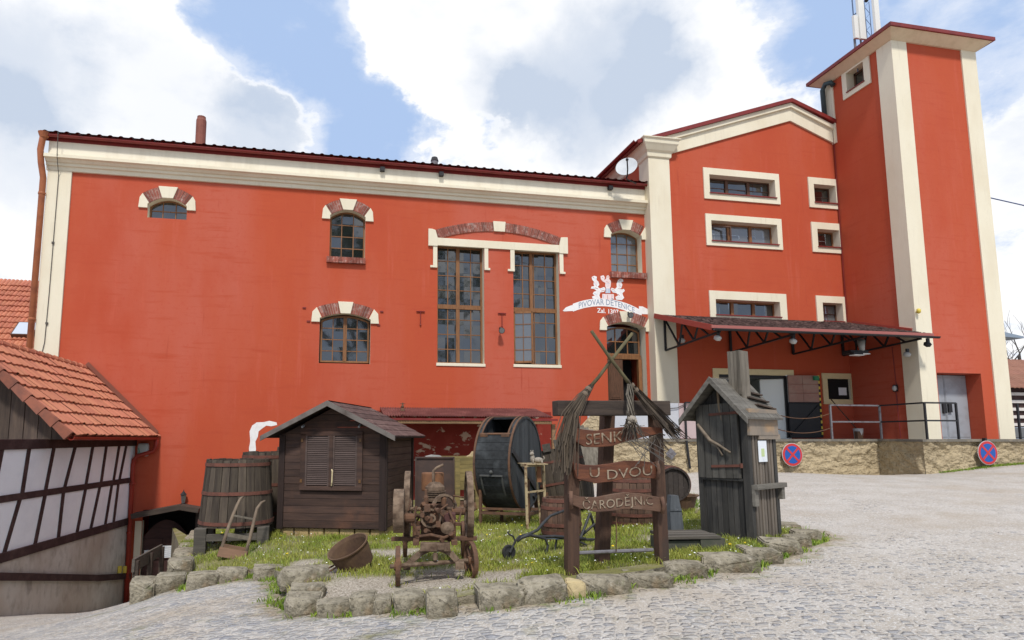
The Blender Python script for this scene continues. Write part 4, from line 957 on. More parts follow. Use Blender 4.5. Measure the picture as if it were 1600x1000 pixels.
# pipe on the tower flank, conduits, wall lamp
mb = MB(); yy = TY1-.1
mb.tube([(TX0-.04,yy-.35,12.75),(TX0-.16,yy-.35,12.85),(TX0-.2,yy-.15,12.9),(TX0-.18,yy+.02,12.75),(TX0-.16,yy+.02,11.3)], .085, 8)
T(mb, 'black_duct', mat('dark green duct', (.045,.07,.075), .5), smooth=True)
mb = MB(); yc = onX(1308,260,TX0)[0]
mb.tube([(TX0-.03,YW-.06,11.4),(TX0-.03,YW-.06,4.0)], .02, 5); mb.tube([(TX0-.03,yc,12.5),(TX0-.03,yc,11.2)],.012,5); T(mb, 'conduit', M['redmetal'])
mb = MB(); yy = onX(1402,606,TX0)[0]; z = onX(1402,606,TX0)[1]
mb.tube([(TX0-.03,yy,-.02),(TX0-.03,yy+.03,z)], .015, 5); mb.tube([(TX0-.03,yy,z),(TX0-.02,yy+.05,2.9)], .01, 5); T(mb, 'conduit', M['redmetal'])
t = thing('wall_lamp', 'small white lamp on the tower flank under the canopy', 'lamp', (TX0-.06, yy, z))
mb = MB(); mb.box(-.05,.02,-.06,.06,-.12,.10); mb.build('base', M['black'], t); mb = MB(); mb.ball((-.07,-.02,-.02),.07,8,6,(1,1,1.3)); mb.build('lamp_globe', M['lamp'], t, smooth=True)
xx, zz = onY(1434, 486, TY0-.1); t = tag(MB().lathe([(0,-.09),(.05,-.06),(.06,0),(.05,.06),(0,.08)], (0,-.09,0)).bar((0,0,-.02),(0,-.1,-.02),.03).build('alarm_beacon', M['yellow'], smooth=True), 'yellow beacon on the tower corner strip above the canopy end', 'lamp'); t.location = (xx, TY0-.041, zz)
# ================================================================== loading canopy on the wing
can = thing('loading_canopy', 'shingled lean-to canopy on black steel trusses over the loading platform', 'canopy', (14.1, YW, 2.9))
cl, cr_ = 10.40, 17.75; zb_, zf_ = 3.95, 3.03; yf_ = 15.5
mb = MB()
nx_, ny_ = 40, 9
vs = []; fs = []
for j in range(ny_+1):
    for i in range(nx_+1):
        t = j/ny_; x = cl+(cr_-cl)*i/nx_
        vs.append((x, YW-(YW-yf_)*t, zb_+(zf_-zb_)*t+.012*mnoise.noise((x*1.3, t*4, 2))+.05))
W_ = nx_+1
fs = [(j*W_+i, j*W_+i+1, (j+1)*W_+i+1, (j+1)*W_+i) for j in range(ny_) for i in range(nx_)]
mb.add(vs, fs)
def Cn(mb, name, m, **k): return mb.build(name, m, can, world=True, **k)
Cn(mb, 'roof_felt', M['shingle'], fix=False)
mb = MB(); rows_ = 15; tabs = 36
for j in range(rows_):
    t0, t1 = 1-j/rows_+.004, 1-(j+1)/rows_-.012
    for i in range(tabs+1):
        xa_ = cl+(cr_-cl)*max(0, (i-.5*(j % 2)))/tabs+.004; xb2 = cl+(cr_-cl)*min(tabs, (i+1-.5*(j % 2)))/tabs-.004
        if xb2-xa_ < .03: continue
        l0 = .085+random.uniform(0,.012); l1 = .066; P0 = lambda t, l: (YW-(YW-yf_)*t, zb_+(zf_-zb_)*t+l)
        jj = random.uniform(-.012,.012)
        y0_, z0_ = P0(min(1.0, t0+jj), l0); y1_, z1_ = P0(t1, l1)
        mb.add([(xa_,y0_,z0_),(xb2,y0_,z0_),(xb2,y1_,z1_),(xa_,y1_,z1_),(xa_,y0_,z0_-.02),(xb2,y0_,z0_-.02)], [(0,1,2,3),(4,5,1,0)])
Cn(mb, 'shingle_roof', M['shingle'], fix=False)
mb = MB(); 
for i in range(9):
    t0, t1 = i/9, (i+1)/9
    mb.prism([(YW-(YW-yf_)*t0, zb_+(zf_-zb_)*t0), (YW-(YW-yf_)*t1, zb_+(zf_-zb_)*t1), (YW-(YW-yf_)*t1, zb_+(zf_-zb_)*t1+.035), (YW-(YW-yf_)*t0, zb_+(zf_-zb_)*t0+.035)], (cr_-cl, 0, 0), (cl,0,0), (0,1,0))
Cn(mb, 'roof_boards', M['kioskpost'])
mb = MB(); mb.bar((cl-.02, YW-.08, zb_+.01), (cl-.02, yf_-.02, zf_+.01), .03, .16); Cn(mb, 'verge_board', mat('faded red board', (.36,.07,.05), .7))
mb = MB(); mb.box(cl-.04, cr_+.03, yf_-.05, yf_-.003, zf_-.01, zf_+.075); Cn(mb, 'eaves_trim', mat('pinkish drip edge', (.36,.12,.10), .5))
mb = MB(); mb.lathe([(.06,0),(.06,cr_-cl+.15),(.05,cr_-cl+.15),(.05,0)], (cl, yf_-.10, zf_-.03), (1,0,0), 10, R(90), R(270), closed=True); Cn(mb, 'gutter', M['black'])
mb = MB(); mb.bar((TX0-.06, YW-.3, zb_+.0), (TX0-.06, TY0+.1, 3.30), .04, .14); Cn(mb, 'flashing', mat('faded red flashing', (.36,.06,.04), .7))
for (xw, zl) in ((onY(1038,548,YW)),(onY(1140,551,YW)),(onY(1237,554,YW)),(17.5, 2.05)):
    mb = MB(); y0 = YW-.08; y1 = yf_+.12; zt0 = zb_-.06; zt1 = zf_-.05; zl = onY(1140,551,YW)[1]
    q = lambda t, top: (xw, y0+(y1-y0)*t, (zt0+(zt1-zt0)*t) if top else (zl+(zt1-.02-zl)*t))
    mb.bar(q(0,1), q(1,1), .06, .06); mb.bar(q(0,0), q(1,0), .055, .055); mb.bar(q(0,1), q(0,0), .07, .06)
    for a, b in ((.0,.28),(.28,.36),(.36,.56),(.56,.64),(.64,.82)):
        up_ = a in (.0,.36,.64)
        mb.bar(q(a, 1 if up_ else 0), q(b, 0 if up_ else 1), .045, .045)
    Cn(mb, 'truss', M['black'])
def lamp_small(name, label, x, y, z, s=.1, m='lamp'):
    t = thing(name, label, 'lamp', (x, y, z))
    mb = MB(); mb.box(-s*.35, s*.35, -s*.2, s*.2, 0, s*1.1); mb.build('bracket', M['black'], t)
    mb = MB(); mb.lathe([(0,-s),(s*.7,-s*.75),(s*.85,-.1*s),(s*.45,s*.25),(0,s*.3)], (0,0,0), (.2,-.4,1), 10); mb.build('lamp_head', M[m], t, smooth=True)
for (px, py, lab) in ((1066,530,'first small round lamp under the canopy beside the cream pilaster'),(1122,526,'grey lamp under the canopy front left corner'),(1240,531,'grey lamp in the middle of the canopy front edge'),(1450,536,'dark lamp at the right end of the canopy front edge'),(1418,552,'white lamp under the canopy in front of the tower corner strip')):
    d_ = {1066: 17.9, 1122: 15.7, 1240: 15.7, 1450: 15.62, 1418: 16.1}[px]
    X, Z = onY(px, py, d_); lamp_small('canopy_lamp', lab, X, d_, Z, .13, 'black' if px in (1450,) else 'lamp')
X, Z = onY(1338, 545, 16.6)
t = thing('heater_unit', 'bundle of grey spotlight heads hung under the canopy near the tower', 'spotlight', (X, 16.6, Z))
MB().box(-.35,.3,-.15,.2,-.16,-.06).box(-.4,-.05,-.3,-.15,-.22,-.15).build('housing', M['black'], t, bevel=.01)
mb = MB(); mb.lathe([(0,-.2),(.07,-.2),(.12,.14),(0,.16)], (.1,-.1,.12), (.3,.4,1), 10); mb.build('lamp_head', M['lamp'], t, smooth=True)
mb = MB(); mb.box(-.38,-.02,-.31,-.1,-.245,-.222).box(.0,.3,-.2,.05,-.19,-.161); mb.build('light_tube', M['white'], t)
mb = MB(); mb.bar((0,0,-.06),(0,0,.35),.04); mb.build('hanger', M['black'], t)
# ================================================================== loading platform with rubble wall
PF = [(7.6,16.7),(16.72,16.66),(16.5,14.95),(27.5,14.95),(27.5,18.95),(7.6,18.95)]
plat = thing('loading_platform', 'raised loading platform with rough ochre rubble retaining wall', 'platform', (14, 16.7, -1.1))
mb = MB()
for i in (0,1,2,5):
    a = Vector(PF[i]); b = Vector(PF[(i+1) % 6]); L_ = (b-a).length; n = max(2, int(L_/.05)); nv = 28
    nr = Vector(((b-a).y, -(b-a).x)).normalized(); vs = []
    for j in range(nv+1):
        for k in range(n+1):
            p = a.lerp(b, k/n); z = -.13-(1.5)*j/nv
            q = (p.x*1.0, p.y, z*1.0); e = .06*mnoise.noise((p.x*1.1,p.y*1.1,z*1.4))+.075*mnoise.noise((p.x*4.5,p.y*4.5,z*6))+.04*mnoise.noise((p.x*11,p.y*11,z*13))
            e *= min(1, k/2, (n-k)/2) if i != 5 else 1
            e += .05*(j/nv)**3
            vs.append((p.x+nr.x*e, p.y+nr.y*e, z))
    mb.add(vs, [(j*(n+1)+k, j*(n+1)+k+1, (j+1)*(n+1)+k+1, (j+1)*(n+1)+k) for j in range(nv) for k in range(n)])
mb.build('rubble_wall', M['rubble'], plat, world=True, smooth=True, fix=False)
mb = MB(); sl = [(7.55,16.64),(16.64,16.60),(16.43,14.89),(27.5,14.89),(27.5,18.6),(7.55,18.6)]
mb.add([(x,y,-.13) for x,y in sl]+[(x,y,-.06) for x,y in sl], [(5,4,3,2,1,0),(6,7,8,9,10,11)]+[(i,(i+1)%6,6+(i+1)%6,6+i) for i in range(6)])
mb.build('slab', mat('dark concrete edge', (.16,.145,.12), .9, [('n',3,(.28,.24,.18),.45,.7,I3),('n',14,(.09,.08,.07),.5,.8,I3)]), plat, world=True)
mb = MB()
for i in range(6):
    mb.box(7.6-.18*(i+1), 7.6-.18*i, 16.75, 18.6, -1.9, -.06-.2*(i+1))
mb.build('step', M['stonepale'], plat, world=True)
mb = MB(); mb.prism([(6.55,-1.9),(7.6,-1.9),(7.6,.60),(7.25,.60),(6.75,.12),(6.55,-.4)], (0,.16,0), (0,16.58,0)); mb.build('stair_parapet', M['rubble'], plat, world=True)
# diamond wall plate
X, Z = onY(1048, 709, 16.6); t = tag(MB().prism([(0,-.17),(.17,0),(0,.17),(-.17,0)], (0,-.03,0)).prism([(0,-.11),(.11,0),(0,.11),(-.11,0)], (0,-.01,0), (0,-.031,0)).build('wall_plate', [M['galv']]), 'grey diamond shaped anchor plate on the ochre wall', 'wall plate'); t.location = (X, 16.6, Z)
# white infill panels and rails
t = thing('panel_railing', 'railing with white translucent infill panels in front of the hall door', 'railing', (9.5, 16.75, -.06))
xa, xm2, xb = onY(918,650,16.75)[0], onY(1060.5,650,16.75)[0], onY(1112,650,16.75)[0]; zt = onY(1060,629,16.75)[1]
def loc(mb, name, m, par, **k): return mb.build(name, m, par, world=True, **k)
loc(MB().box(xa, xm2, 16.74, 16.76, -.04, zt-.02), 'panel', mat('white translucent sheet', (.46,.47,.50), .6, [('n',1,(.52,.52,.54),.45,.7,I3)]), t)
loc(MB().box(xm2+.01, xb, 16.74, 16.76, -.04, zt-.02), 'panel', mat('pinkish translucent sheet', (.48,.36,.35), .6, [('n',1,(.5,.4,.4),.45,.7,I3)]), t)
mb = MB(); mb.bar((onY(1071,629,16.68)[0],16.69,zt),(xb,16.69,zt),.04); 
for px in (1071, 1112): x = onY(px,650,16.69)[0]; mb.bar((x,16.69,-.08),(x,16.69,zt),.045)
mb.tube([(onY(1045,637,16.7)[0],16.70,zt-.18),(onY(1058,636,16.7)[0],16.70,zt-.16),(onY(1070,629,16.7)[0],16.7,zt-.05)],.012,5)
x = onY(1076,700,16.6)[0]; mb.tube([(x-.06,16.6,-.1),(x,16.58,-.9)], .035, 7)
loc(mb, 'rail', M['black'], t)
mb = MB(); x = onY(1040,640,16.66)[0]; z = onY(1040,637,16.66)[1]; mb.box(x-.13,x+.12,16.6,16.70,z-.17,z+.12); loc(mb, 'meter_box', mat('grey meter box', (.16,.16,.15), .6), t, bevel=.01)
t = thing('chain_barrier', 'two sagging chains across the front of the platform doorway', 'chain', (13, 16.7, -.06))
xc = onY(1301,650,16.6)[0]
for zz in (.72, .28):
    mb = MB(); pts = []
    for (u0, u1) in ((0,.5),(.5,1)):
        for k in range(9):
            q = k/8; pts.append((xb+(xc-xb)*(u0+(u1-u0)*q), 16.69, zz-.16*4*q*(1-q)))
    mb.tube(pts, .014, 5); loc(mb, 'chain', M['rust'], t)
mb = MB(); mb.bar(((xb+xc)/2,16.69,-.06),((xb+xc)/2,16.69,.75),.04); loc(mb, 'post', M['galv'], t)
# steel railing around the platform edge
t = thing('steel_railing', 'grey and black two bar steel railing along the platform edge', 'railing', (17, 15.5, -.06))
P = [(xc, 16.68), (onY(1375,650,16.68)[0], 16.68), (onY(1445,650,15.0)[0]+.02, 15.0), (onY(1495,650,15.0)[0], 15.0)]
hh = .98
for i, (x, y) in enumerate(P): loc(MB().bar((x,y,-.06),(x+(.0),y,hh),.05), 'post', M['galv'] if i < 2 else M['black'], t)
for z in (hh, .47):
    for i in range(3):
        a, b = P[i], P[i+1]; loc(MB().bar((a[0],a[1],z),(b[0],b[1],z),.045,.045), 'rail', M['galv'] if i == 0 else M['black'], t)
t = thing('steel_railing', 'short black railing at the far right end of the ochre wall', 'railing', (20, 15, -.06))
x = onY(1591,650,15.0)[0]
for k in range(5): loc(MB().bar((x+k*1.5,15.0,-.06),(x+k*1.5,15.0,hh),.05), 'post', M['black'], t)
# no stopping signs
def stop_sign(px, py, Y, label):
    X, Z = onY(px, py, Y-.09); t = thing('no_stopping_sign', label, 'road sign', (X, Y, Z), group='no stopping signs on the ochre wall')
    disc = lambda r, y0, y1: MB().lathe([(0,y0),(r,y0),(r,y1),(0,y1)], (0,0,0), (0,-1,0), 40)
    disc(.345, .07, .082).build('back_plate', M['signgrey'], t); disc(.33, .083, .088).build('red_ring', M['signred'], t); disc(.262, .089, .092).build('blue_disc', M['blue'], t)
    mb = MB()
    for s in (1,-1): mb.bar((-.19,-.095-.002*(s>0),-.19*s),(.19,-.095-.002*(s>0),.19*s),.004,.062,(0,0,1))
    mb = MB()
    for s, y in ((1,-.095),(-1,-.097)):
        d = Vector((1,0,s)).normalized(); n = Vector((-s,0,1)).normalized(); a = -d*.268; b = d*.268; w = n*.031
        mb.add([a-w+Vector((0,y,0)), b-w+Vector((0,y,0)), b+w+Vector((0,y,0)), a+w+Vector((0,y,0))]+[a-w+Vector((0,-.0925,0)), b-w+Vector((0,-.0925,0)), b+w+Vector((0,-.0925,0)), a+w+Vector((0,-.0925,0))], [(0,1,2,3),(0,1,5,4),(1,2,6,5),(2,3,7,6),(3,0,4,7)])
    mb.build('red_cross', M['signred'], t)
    MB().box(-.03,.03,-.07,.02,-.2,.42 if Y < 16 else .2).build('bracket', M['black'], t)
stop_sign(1238.5, 710.5, 16.60, 'round blue and red no stopping sign on the ochre wall behind the outhouse')
stop_sign(1544, 707.5, 14.86, 'round blue and red no stopping sign on the ochre wall below the tower doors')
# shovel / bin by the hatch
X, Z = onY(1341, 676, 17.6); 
t = thing('bucket', 'pale grey plastic bucket standing on the platform by the railing', 'bucket', (X, 17.6, -.06))
mb = MB(); mb.lathe([(0,0),(.12,0),(.15,.34),(.14,.34),(.11,.02),(0,.02)], n=16); mb.build('body', mat('grey bucket', (.42,.42,.42), .5), t, smooth=False)
t = thing('broom', 'dark brown broom leaning beside the grey bucket', 'broom', (X-.1, 17.55, -.06))
mb = MB(); mb.tube([(.05,-.02,.25),(-.22,.75,1.35)], .018, 6); mb.build('handle', M['post'], t); mb = MB(); mb.box(-.05,.15,-.08,.05,0,.25); mb.build('brush_head', M['rust'], t)
# ================================================================== rooftop antennas and dish
yA = 17.4
def panel(px0, px1, pyb, pyt, lab, Y=yA):
    X0, Zb = onY(px0, 60, Y); X1 = onY(px1, 60, Y)[0]; Zt = onY((px0+px1)/2, pyt, Y)[1]; xm = (X0+X1)/2
    t = thing('antenna', lab, 'antenna', (xm, Y, TZ+.55)); h = Zt-(TZ+.55)
    w = (X1-X0)/2
    mb = MB(); mb.prism([(-w,-.05),(w,-.05),(w*.8,-.14),(-w*.8,-.14)], (0,0,h-.25), (0,0,.25), (1,0,0), (0,1,0)); mb.build('panel', M['antenna'], t, bevel=.01)
    MB().tube([(0,0,-.3),(0,0,h-.1)], .035, 6).build('mast', M['galv'], t)
panel(1331, 1338.5, 75, 28, 'short left white antenna panel on the tower roof')
panel(1339, 1350, 60, -2, 'tall middle white antenna panel on the tower roof')
panel(1364, 1373, 45, 2, 'right white antenna panel on the tower roof nearest the corner', 17.0)
X, _z = onY(1357, 40, yA-.1); Zt = onY(1357, 3, yA-.1)[1]
t = thing('lattice_mast', 'thin blue grey lattice mast between the antenna panels', 'mast', (X, yA-.1, TZ+.5)); h = Zt-TZ-.5
mb = MB(); 
for s in (-1, 1): mb.tube([(s*.1,0,0),(s*.1,0,h)], .012, 5)
for k in range(8): mb.tube([(-.1 if k % 2 else .1,0,h*k/8),(.1 if k % 2 else -.1,0,h*(k+1)/8)], .008, 4)
mb.build('lattice', mat('blue grey steel', (.12,.17,.28), .5), t); MB().ball((0,0,h+.05), .07, 8, 6).build('lamp_cap', M['black'], t)
X, _z = onY(1333, 20, yA+.1); Zt = onY(1333, -5, yA+.1)[1]
t = tag(MB().tube([(0,0,-.3),(0,0,Zt-TZ)], .02, 5).tube([(-.02,0,Zt-TZ-.75),(.2,0,Zt-TZ-.55)],.02,5).build('rod_antenna', mat('dark rod', (.07,.11,.2), .5)), 'thin dark rod antenna at the left of the tower roof', 'antenna'); t.location = (X, yA+.1, TZ)
# satellite dish
X, Z = onY(979, 261, 18.1)
t = thing('satellite_dish', 'light grey satellite dish on a black arm beside the gable pilaster', 'satellite dish', (X, 18.1, Z))
mb = MB(); n_ = Vector((-.55,-.76,.30)).normalized()
prof = [(r, .30*r*r-.0) for r in (0,.08,.16,.24,.30,.34)]
mb.lathe(prof+[(.35,.035),(.34,.02)]+[(r, .30*r*r-.015) for r in (.30,.2,.1,0)], (0,0,0), n_, 28); mb.build('reflector', M['dish'], t, smooth=True)
mb = MB(); mb.tube([tuple(-n_*.02), (.03,.02,-.25), (.0,.05,-.40)], .022, 6); mb.tube([(-.02,-.06,-.36), (-.12,-.30,-.22), (-.20,-.44,.02)], .022, 6); mb.ball((-.20,-.44,.04), .05, 8, 6)
mb.tube([(0,.05,-.38),(.50,.35,-.38)], .022, 6); mb.build('arm', M['black'], t)
# ================================================================== lean-to shelter on the hall wall
lean = thing('lean_to', 'low corrugated lean-to roof on a timber frame against the red hall wall', 'shelter', (4, YH, -1.8))
x0, x1 = onY(600,650,17.5)[0], onY(862,650,17.5)[0]; zf = onY(760,652,17.5)[1]; zbk = onY(760,638,19)[1]
mb = MB(); n = int((x1-x0)/.075)*4; vs = []
for (y, z) in ((17.4, zf+.02), (18.98, zbk)):
    for i in range(n+1): vs.append((x0+(x1-x0)*i/n, y, z+.02*math.sin(i*math.pi/2)))
mb.add(vs, [(i, i+1, n+2+i, n+1+i) for i in range(n)]); mb.add([(v[0],v[1],v[2]-.012) for v in vs], [(i, i+1, n+2+i, n+1+i) for i in range(n)])
loc(mb, 'corrugated_roof', mat('dull red corrugated sheet', (.13,.045,.04), .7, [('n',2,(.25,.10,.085),.45,.7,I3),('n',9,(.10,.03,.028),.5,.8,I3)]), lean, fix=False)
loc(MB().bar((x0,17.36,zf-.07),(x1+.12,17.36,zf-.07),.08,.06), 'gutter', M['redmetal'], lean)
bm_ = mat('yellowish beam', (.30,.19,.10), .85, [('n',3,(.2,.12,.07),.45,.7,(1,6,6))])
loc(MB().box(x0, x1, 17.5, 17.6, zf-.19, zf-.06), 'front_beam', bm_, lean)
for px in (606, 868):
    x = onY(px, 700, 17.55)[0]-.06; loc(MB().box(x-.05, x+.05, 17.5, 17.6, B(x,17.5)-.1, zf-.19), 'post', bm_, lean)
for k in range(5): xk = x0+(x1-x0)*(k+.3)/5; loc(MB().bar((xk,17.45,zf-.05),(xk,18.95,zbk-.07),.06,.08), 'rafter', bm_, lean)
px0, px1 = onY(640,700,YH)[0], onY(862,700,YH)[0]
loc(MB().box(px0-1.5, px1, YH-.012, YH-.002, -2.0, zbk-.1), 'worn_shaded_wall', M['redwornshade'], lean)  # peeling wall sheet, its red darkened to imitate the shade under the roof
X, Z = onY(630, 640, 17.3)
t = tag(MB().lathe([(0,0),(.07,0),(.05,.06),(.03,.08),(.05,.12),(.025,.16),(.02,.22),(.0,.24)], n=10).bar((-.07,0,.2),(.07,0,.2),.02).build('iron_finial', M['rust']), 'small rusty iron finial on the lean-to roof behind the kiosk', 'finial'); t.location = (X, 17.45, Z-.03)
# ================================================================== cellar entrance
cel = thing('cellar_entrance', 'dark arched cellar door below a weathered timber hood at the foot of the hall', 'cellar door', (-4.2, YH, -4.4))
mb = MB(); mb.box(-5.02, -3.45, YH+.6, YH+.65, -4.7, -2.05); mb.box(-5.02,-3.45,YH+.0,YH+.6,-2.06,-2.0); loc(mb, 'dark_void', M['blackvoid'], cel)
op = (-5.0, -3.85, -4.45, -2.75, .45)
mb = MB(); o_ = outline(*op); mb.prism([(x,z) for x,z in o_], (0,.06,0), (0,YH+.12,0))
d = loc(mb, 'door_leaf', mat('maroon brown door', (.065,.030,.026), .7, [('n',3,(.04,.02,.018),.4,.7,(1,1,5))]), cel)
mb = MB()
for (a, b) in ((-4.95,-4.5),(-4.4,-3.9)): 
    for (c, e) in ((-4.35,-3.4),(-3.3,-2.8)): mb.box(a, b, YH+.095, YH+.119, c, e)
mb.box(-4.99,-3.86,YH+.08,YH+.094,-3.36,-3.31); mb.build('door_panel', bpy.data.materials['maroon brown door'], d, bevel=.01)
for (l, t_, r_, b_) in ((225,860,233,880),(252,853,273,871)):
    a = onY(l,t_,YH+.05); b = onY(r_,b_,YH+.05); k = MB(); k.box(a[0], b[0], YH+.07, YH+.076, b[1], a[1]); k.cur = 1
    for q in range(5): z = b[1]+(a[1]-b[1])*(q+.8)/6; k.box(a[0]+.04, b[0]-.05, YH+.067, YH+.0695, z-.008, z+.008)
    k.build('notice', [M['paper'], M['ink']], d)
a, b, c = onY(208,806,18.6), onY(284,791.5,18.6), onY(312,797,18.6)
mb = MB(); mb.bar((a[0],18.65,a[1]),(b[0],18.65,b[1]),.5,.13,(0,0,1)); mb.bar((b[0]-.05,18.66,b[1]-.002),(c[0],18.66,c[1]),.5,.12,(0,0,1)); loc(mb, 'timber_hood', M['beam'], cel)
mb = MB(); mb.box(-5.2,-5.03,YH-.03,YH+.2,-4.5,-2.3); loc(mb, 'jamb', M['cream'], cel)
mb = MB(); mb.box(-3.62,-3.45,YH-.12,YH+.1,-4.5,-2.1); loc(mb, 'post', M['beam'], cel)
X, Z = onY(286.5, 778, YH-.12)
t = thing('wall_lantern', 'small black wall lantern above the cellar hood', 'lantern', (X, YH-.12, Z))
mb = MB(); mb.lathe([(0,.24),(.02,.18),(.10,.09),(.085,.085)], n=6); mb.lathe([(.06,-.14),(.04,-.17),(0,-.18)], n=6); mb.bar((0,.12,-.1),(0,0,-.16),.02); mb.build('frame', M['black'], t)
mb = MB(); mb.lathe([(.05,-.14),(.08,.08)], n=6); mb.build('glass', M['roomglass'], t)
# handrail beside the ramp down to the cellar
a3 = onY(208,884,13.2); b3 = onY(252,859,15.8)
t = thing('plank_rail', 'short grey plank handrail beside the ramp to the cellar', 'railing', (a3[0], 13.2, a3[1]-.6))
o = Vector(t.location); A_ = Vector((a3[0],13.2,a3[1]))-o; B_ = Vector((b3[0],15.8,b3[1]))-o
MB().bar(A_, B_, .05, .24).build('plank', M['greywoodx'], t)
for q in (.03, .5, .95): p = A_.lerp(B_, q); MB().bar(p+Vector((.04,0,.08)), p+Vector((.04,0,-.5)), .09).build('post', M['beam'], t)
# ================================================================== half timbered house on the left
WP0 = Vector((-6.05,13.6)); WP1 = Vector((-5.3,19.0)); WD = (WP1-WP0).normalized(); WN = Vector((WD.y, -WD.x))
def onW(px, py, off=0.):
    d = ray(px, py); n = WN; k = (n.dot(WP0)+off)/(n.x*d[0]+n.y*d[1]); p = Vector((d[0]*k, d[1]*k)); return ((p-WP0).dot(WD), d[2]*k)
def Wpt(s, z, off=0.): p = WP0+WD*s+WN*off; return (p.x, p.y, z)
house = thing('half_timbered_house', 'half timbered house with white panels, dark beams and orange tiled roof', 'house', (-6, 15, -3.5))
SE = (WP1-WP0).length-.03; SN = -6.5
def slab(mb, s0, s1, z0, z1, o0, o1, z0b=None, z1b=None):
    z0b = z0 if z0b is None else z0b; z1b = z1 if z1b is None else z1b
    return mb.add([Wpt(s0,z0,o0),Wpt(s1,z0b,o0),Wpt(s1,z1b,o0),Wpt(s0,z1,o0),Wpt(s0,z0,o1),Wpt(s1,z0b,o1),Wpt(s1,z1b,o1),Wpt(s0,z1,o1)], [(0,1,2,3),(7,6,5,4),(0,4,5,1),(1,5,6,2),(2,6,7,3),(3,7,4,0)])
loc(slab(MB(), SN, SE, -5.2, -2.25, -.3, 0), 'base_wall', M['stainplaster'], house)
loc(slab(MB(), SN, SE, -2.25, -.05, -.3, -.01), 'panel_wall', M['whiteplaster'], house)
loc(slab(MB(), SN, SE, -.24, -.04, -.05, .035), 'top_beam', M['darkbeam'], house, bevel=.008)
loc(slab(MB(), SN, SE, -1.235, -1.10, -.05, .022), 'middle_beam', M['darkbeam'], house, bevel=.008)
loc(slab(MB(), SN, SE, -2.36, -2.18, -.05, .04), 'bottom_beam', M['darkbeam'], house, bevel=.008)
def stud(pt, pb, zt_, zb_, w=.105):
    s0 = onW(pt, 683-zt_*-60)[0]; 
    s1 = onW(pb, 683-zb_*-60)[0]
    mb = MB(); mb.add([Wpt(s1-w/2,zb_,.012),Wpt(s1+w/2,zb_,.012),Wpt(s0+w/2,zt_,.012),Wpt(s0-w/2,zt_,.012),Wpt(s1-w/2,zb_,-.05),Wpt(s1+w/2,zb_,-.05),Wpt(s0+w/2,zt_,-.05),Wpt(s0-w/2,zt_,-.05)], [(0,1,2,3),(7,6,5,4),(0,4,5,1),(1,5,6,2),(2,6,7,3),(3,7,4,0)])
    loc(mb, 'stud', M['darkbeam'], house)
for a, b in ((6,2),(48,47),(86.5,82.5),(119.5,111.5),(147,144),(168,167),(188,186),(199,195)): stud(a, b, -.22, -1.10)
for a, b in ((2,-6),(44.5,32),(82.5,77.5),(110.5,112),(144,139.6),(165.7,160),(184,181.5),(194,194)): stud(a, b, -1.23, -2.2)
for k in range(4): 
    s = -1.6-k*1.2
    for (zt_, zb_) in ((-.22,-1.1),(-1.23,-2.2)):
        loc(slab(MB(), s, s+.13, zb_, zt_, -.05, .012), 'stud', M['darkbeam'], house)
sa, za_ = onW(0, 901); sb, zb2 = onW(150, 903); sc_, zc_ = onW(200, 900)
mb = MB(); sl_ = (zb2-za_)/(sb-sa); slab(mb, SN, sb, za_+sl_*(SN-sa)-.075, za_+sl_*(SN-sa)+.075, 0, .07, zb2-.075, zb2+.075); slab(mb, sb, sc_, zb2-.08, zb2+.075, 0, .075, zc_-.075, zc_+.075)
loc(mb, 'guard_beam', M['darkbeam'], house)
mb = MB()
for px in (184, 192): s, z = onW(px, 892); p = Wpt(s, z, .05); mb.box(p[0]-.04, p[0]+.04, p[1]-.04, p[1]+.04, p[2]-.05, p[2]+.12)
loose(mb, 'reflector', M['yellow'], house, True)
# roof: ridge to eave, pantile courses. eave line parallel to the wall
Ef = Vector((-4.77, 18.98, .02)); En = Vector((-5.36, 14.55, .04)); Rf = Vector((-6.73, 18.98, 1.90)); Rn = Vector((-7.42, 14.2, 2.10))
nrow, ncol = 8, 24
mb = MB()
nn = (Ef-En).cross(Rn-En).normalized(); nn = nn if nn.z > 0 else -nn
for r in range(nrow):
    t0 = r/nrow-.015; t1 = (r+1)/nrow+.03
    for c_i in range(ncol):
        jl, jt = random.uniform(-.004,.008), random.uniform(-.006,.006); vs = []
        for (t, lift) in ((t0+jt, .072+jl), (t0+jt, .030), (t1, .012+jl)):
            for k in range(7):
                u = (c_i+k/6*.985)/ncol; p = En.lerp(Ef, u).lerp(Rn.lerp(Rf, u), t)
                vs.append(p+nn*(lift+(.020*max(0, math.cos(k/6*2*math.pi)) if lift != .030 else 0)))
        fs = []
        for k in range(6): fs += [(k, k+1, 14+k+1, 14+k), (7+k, 7+k+1, k+1, k)]
        mb.add(vs, fs)
loc(mb, 'tiled_roof', M['tile'], house, fix=False)
mb = MB(); mb.add([En+nn*.02, Ef+nn*.02, Rf+nn*.02, Rn+nn*.02, En-nn*.06, Ef-nn*.06, Rf-nn*.06, Rn-nn*.06], [(0,1,2,3),(7,6,5,4),(0,4,5,1),(3,2,6,7),(0,3,7,4),(1,5,6,2)])
Wf = Vector((Rf.x-1.9, Rf.y, .02)); Wn_ = Vector((Rn.x-1.9, Rn.y, .05))
mb.add([Rf, Rn, Wn_, Wf, Rf-Vector((0,0,.1)), Rn-Vector((0,0,.1)), Wn_-Vector((0,0,.1)), Wf-Vector((0,0,.1))], [(0,1,2,3),(7,6,5,4),(1,5,6,2)])
loc(mb, 'roof_deck', M['tileedge'], house)
mb = MB()   # ridge caps
for k in range(16):
    a, b = Rn.lerp(Rf, k/16), Rn.lerp(Rf, (k+1.08)/16); mb.tube([a+Vector((0,0,.02)), b+Vector((0,0,.0))], [.10, .085], 8)
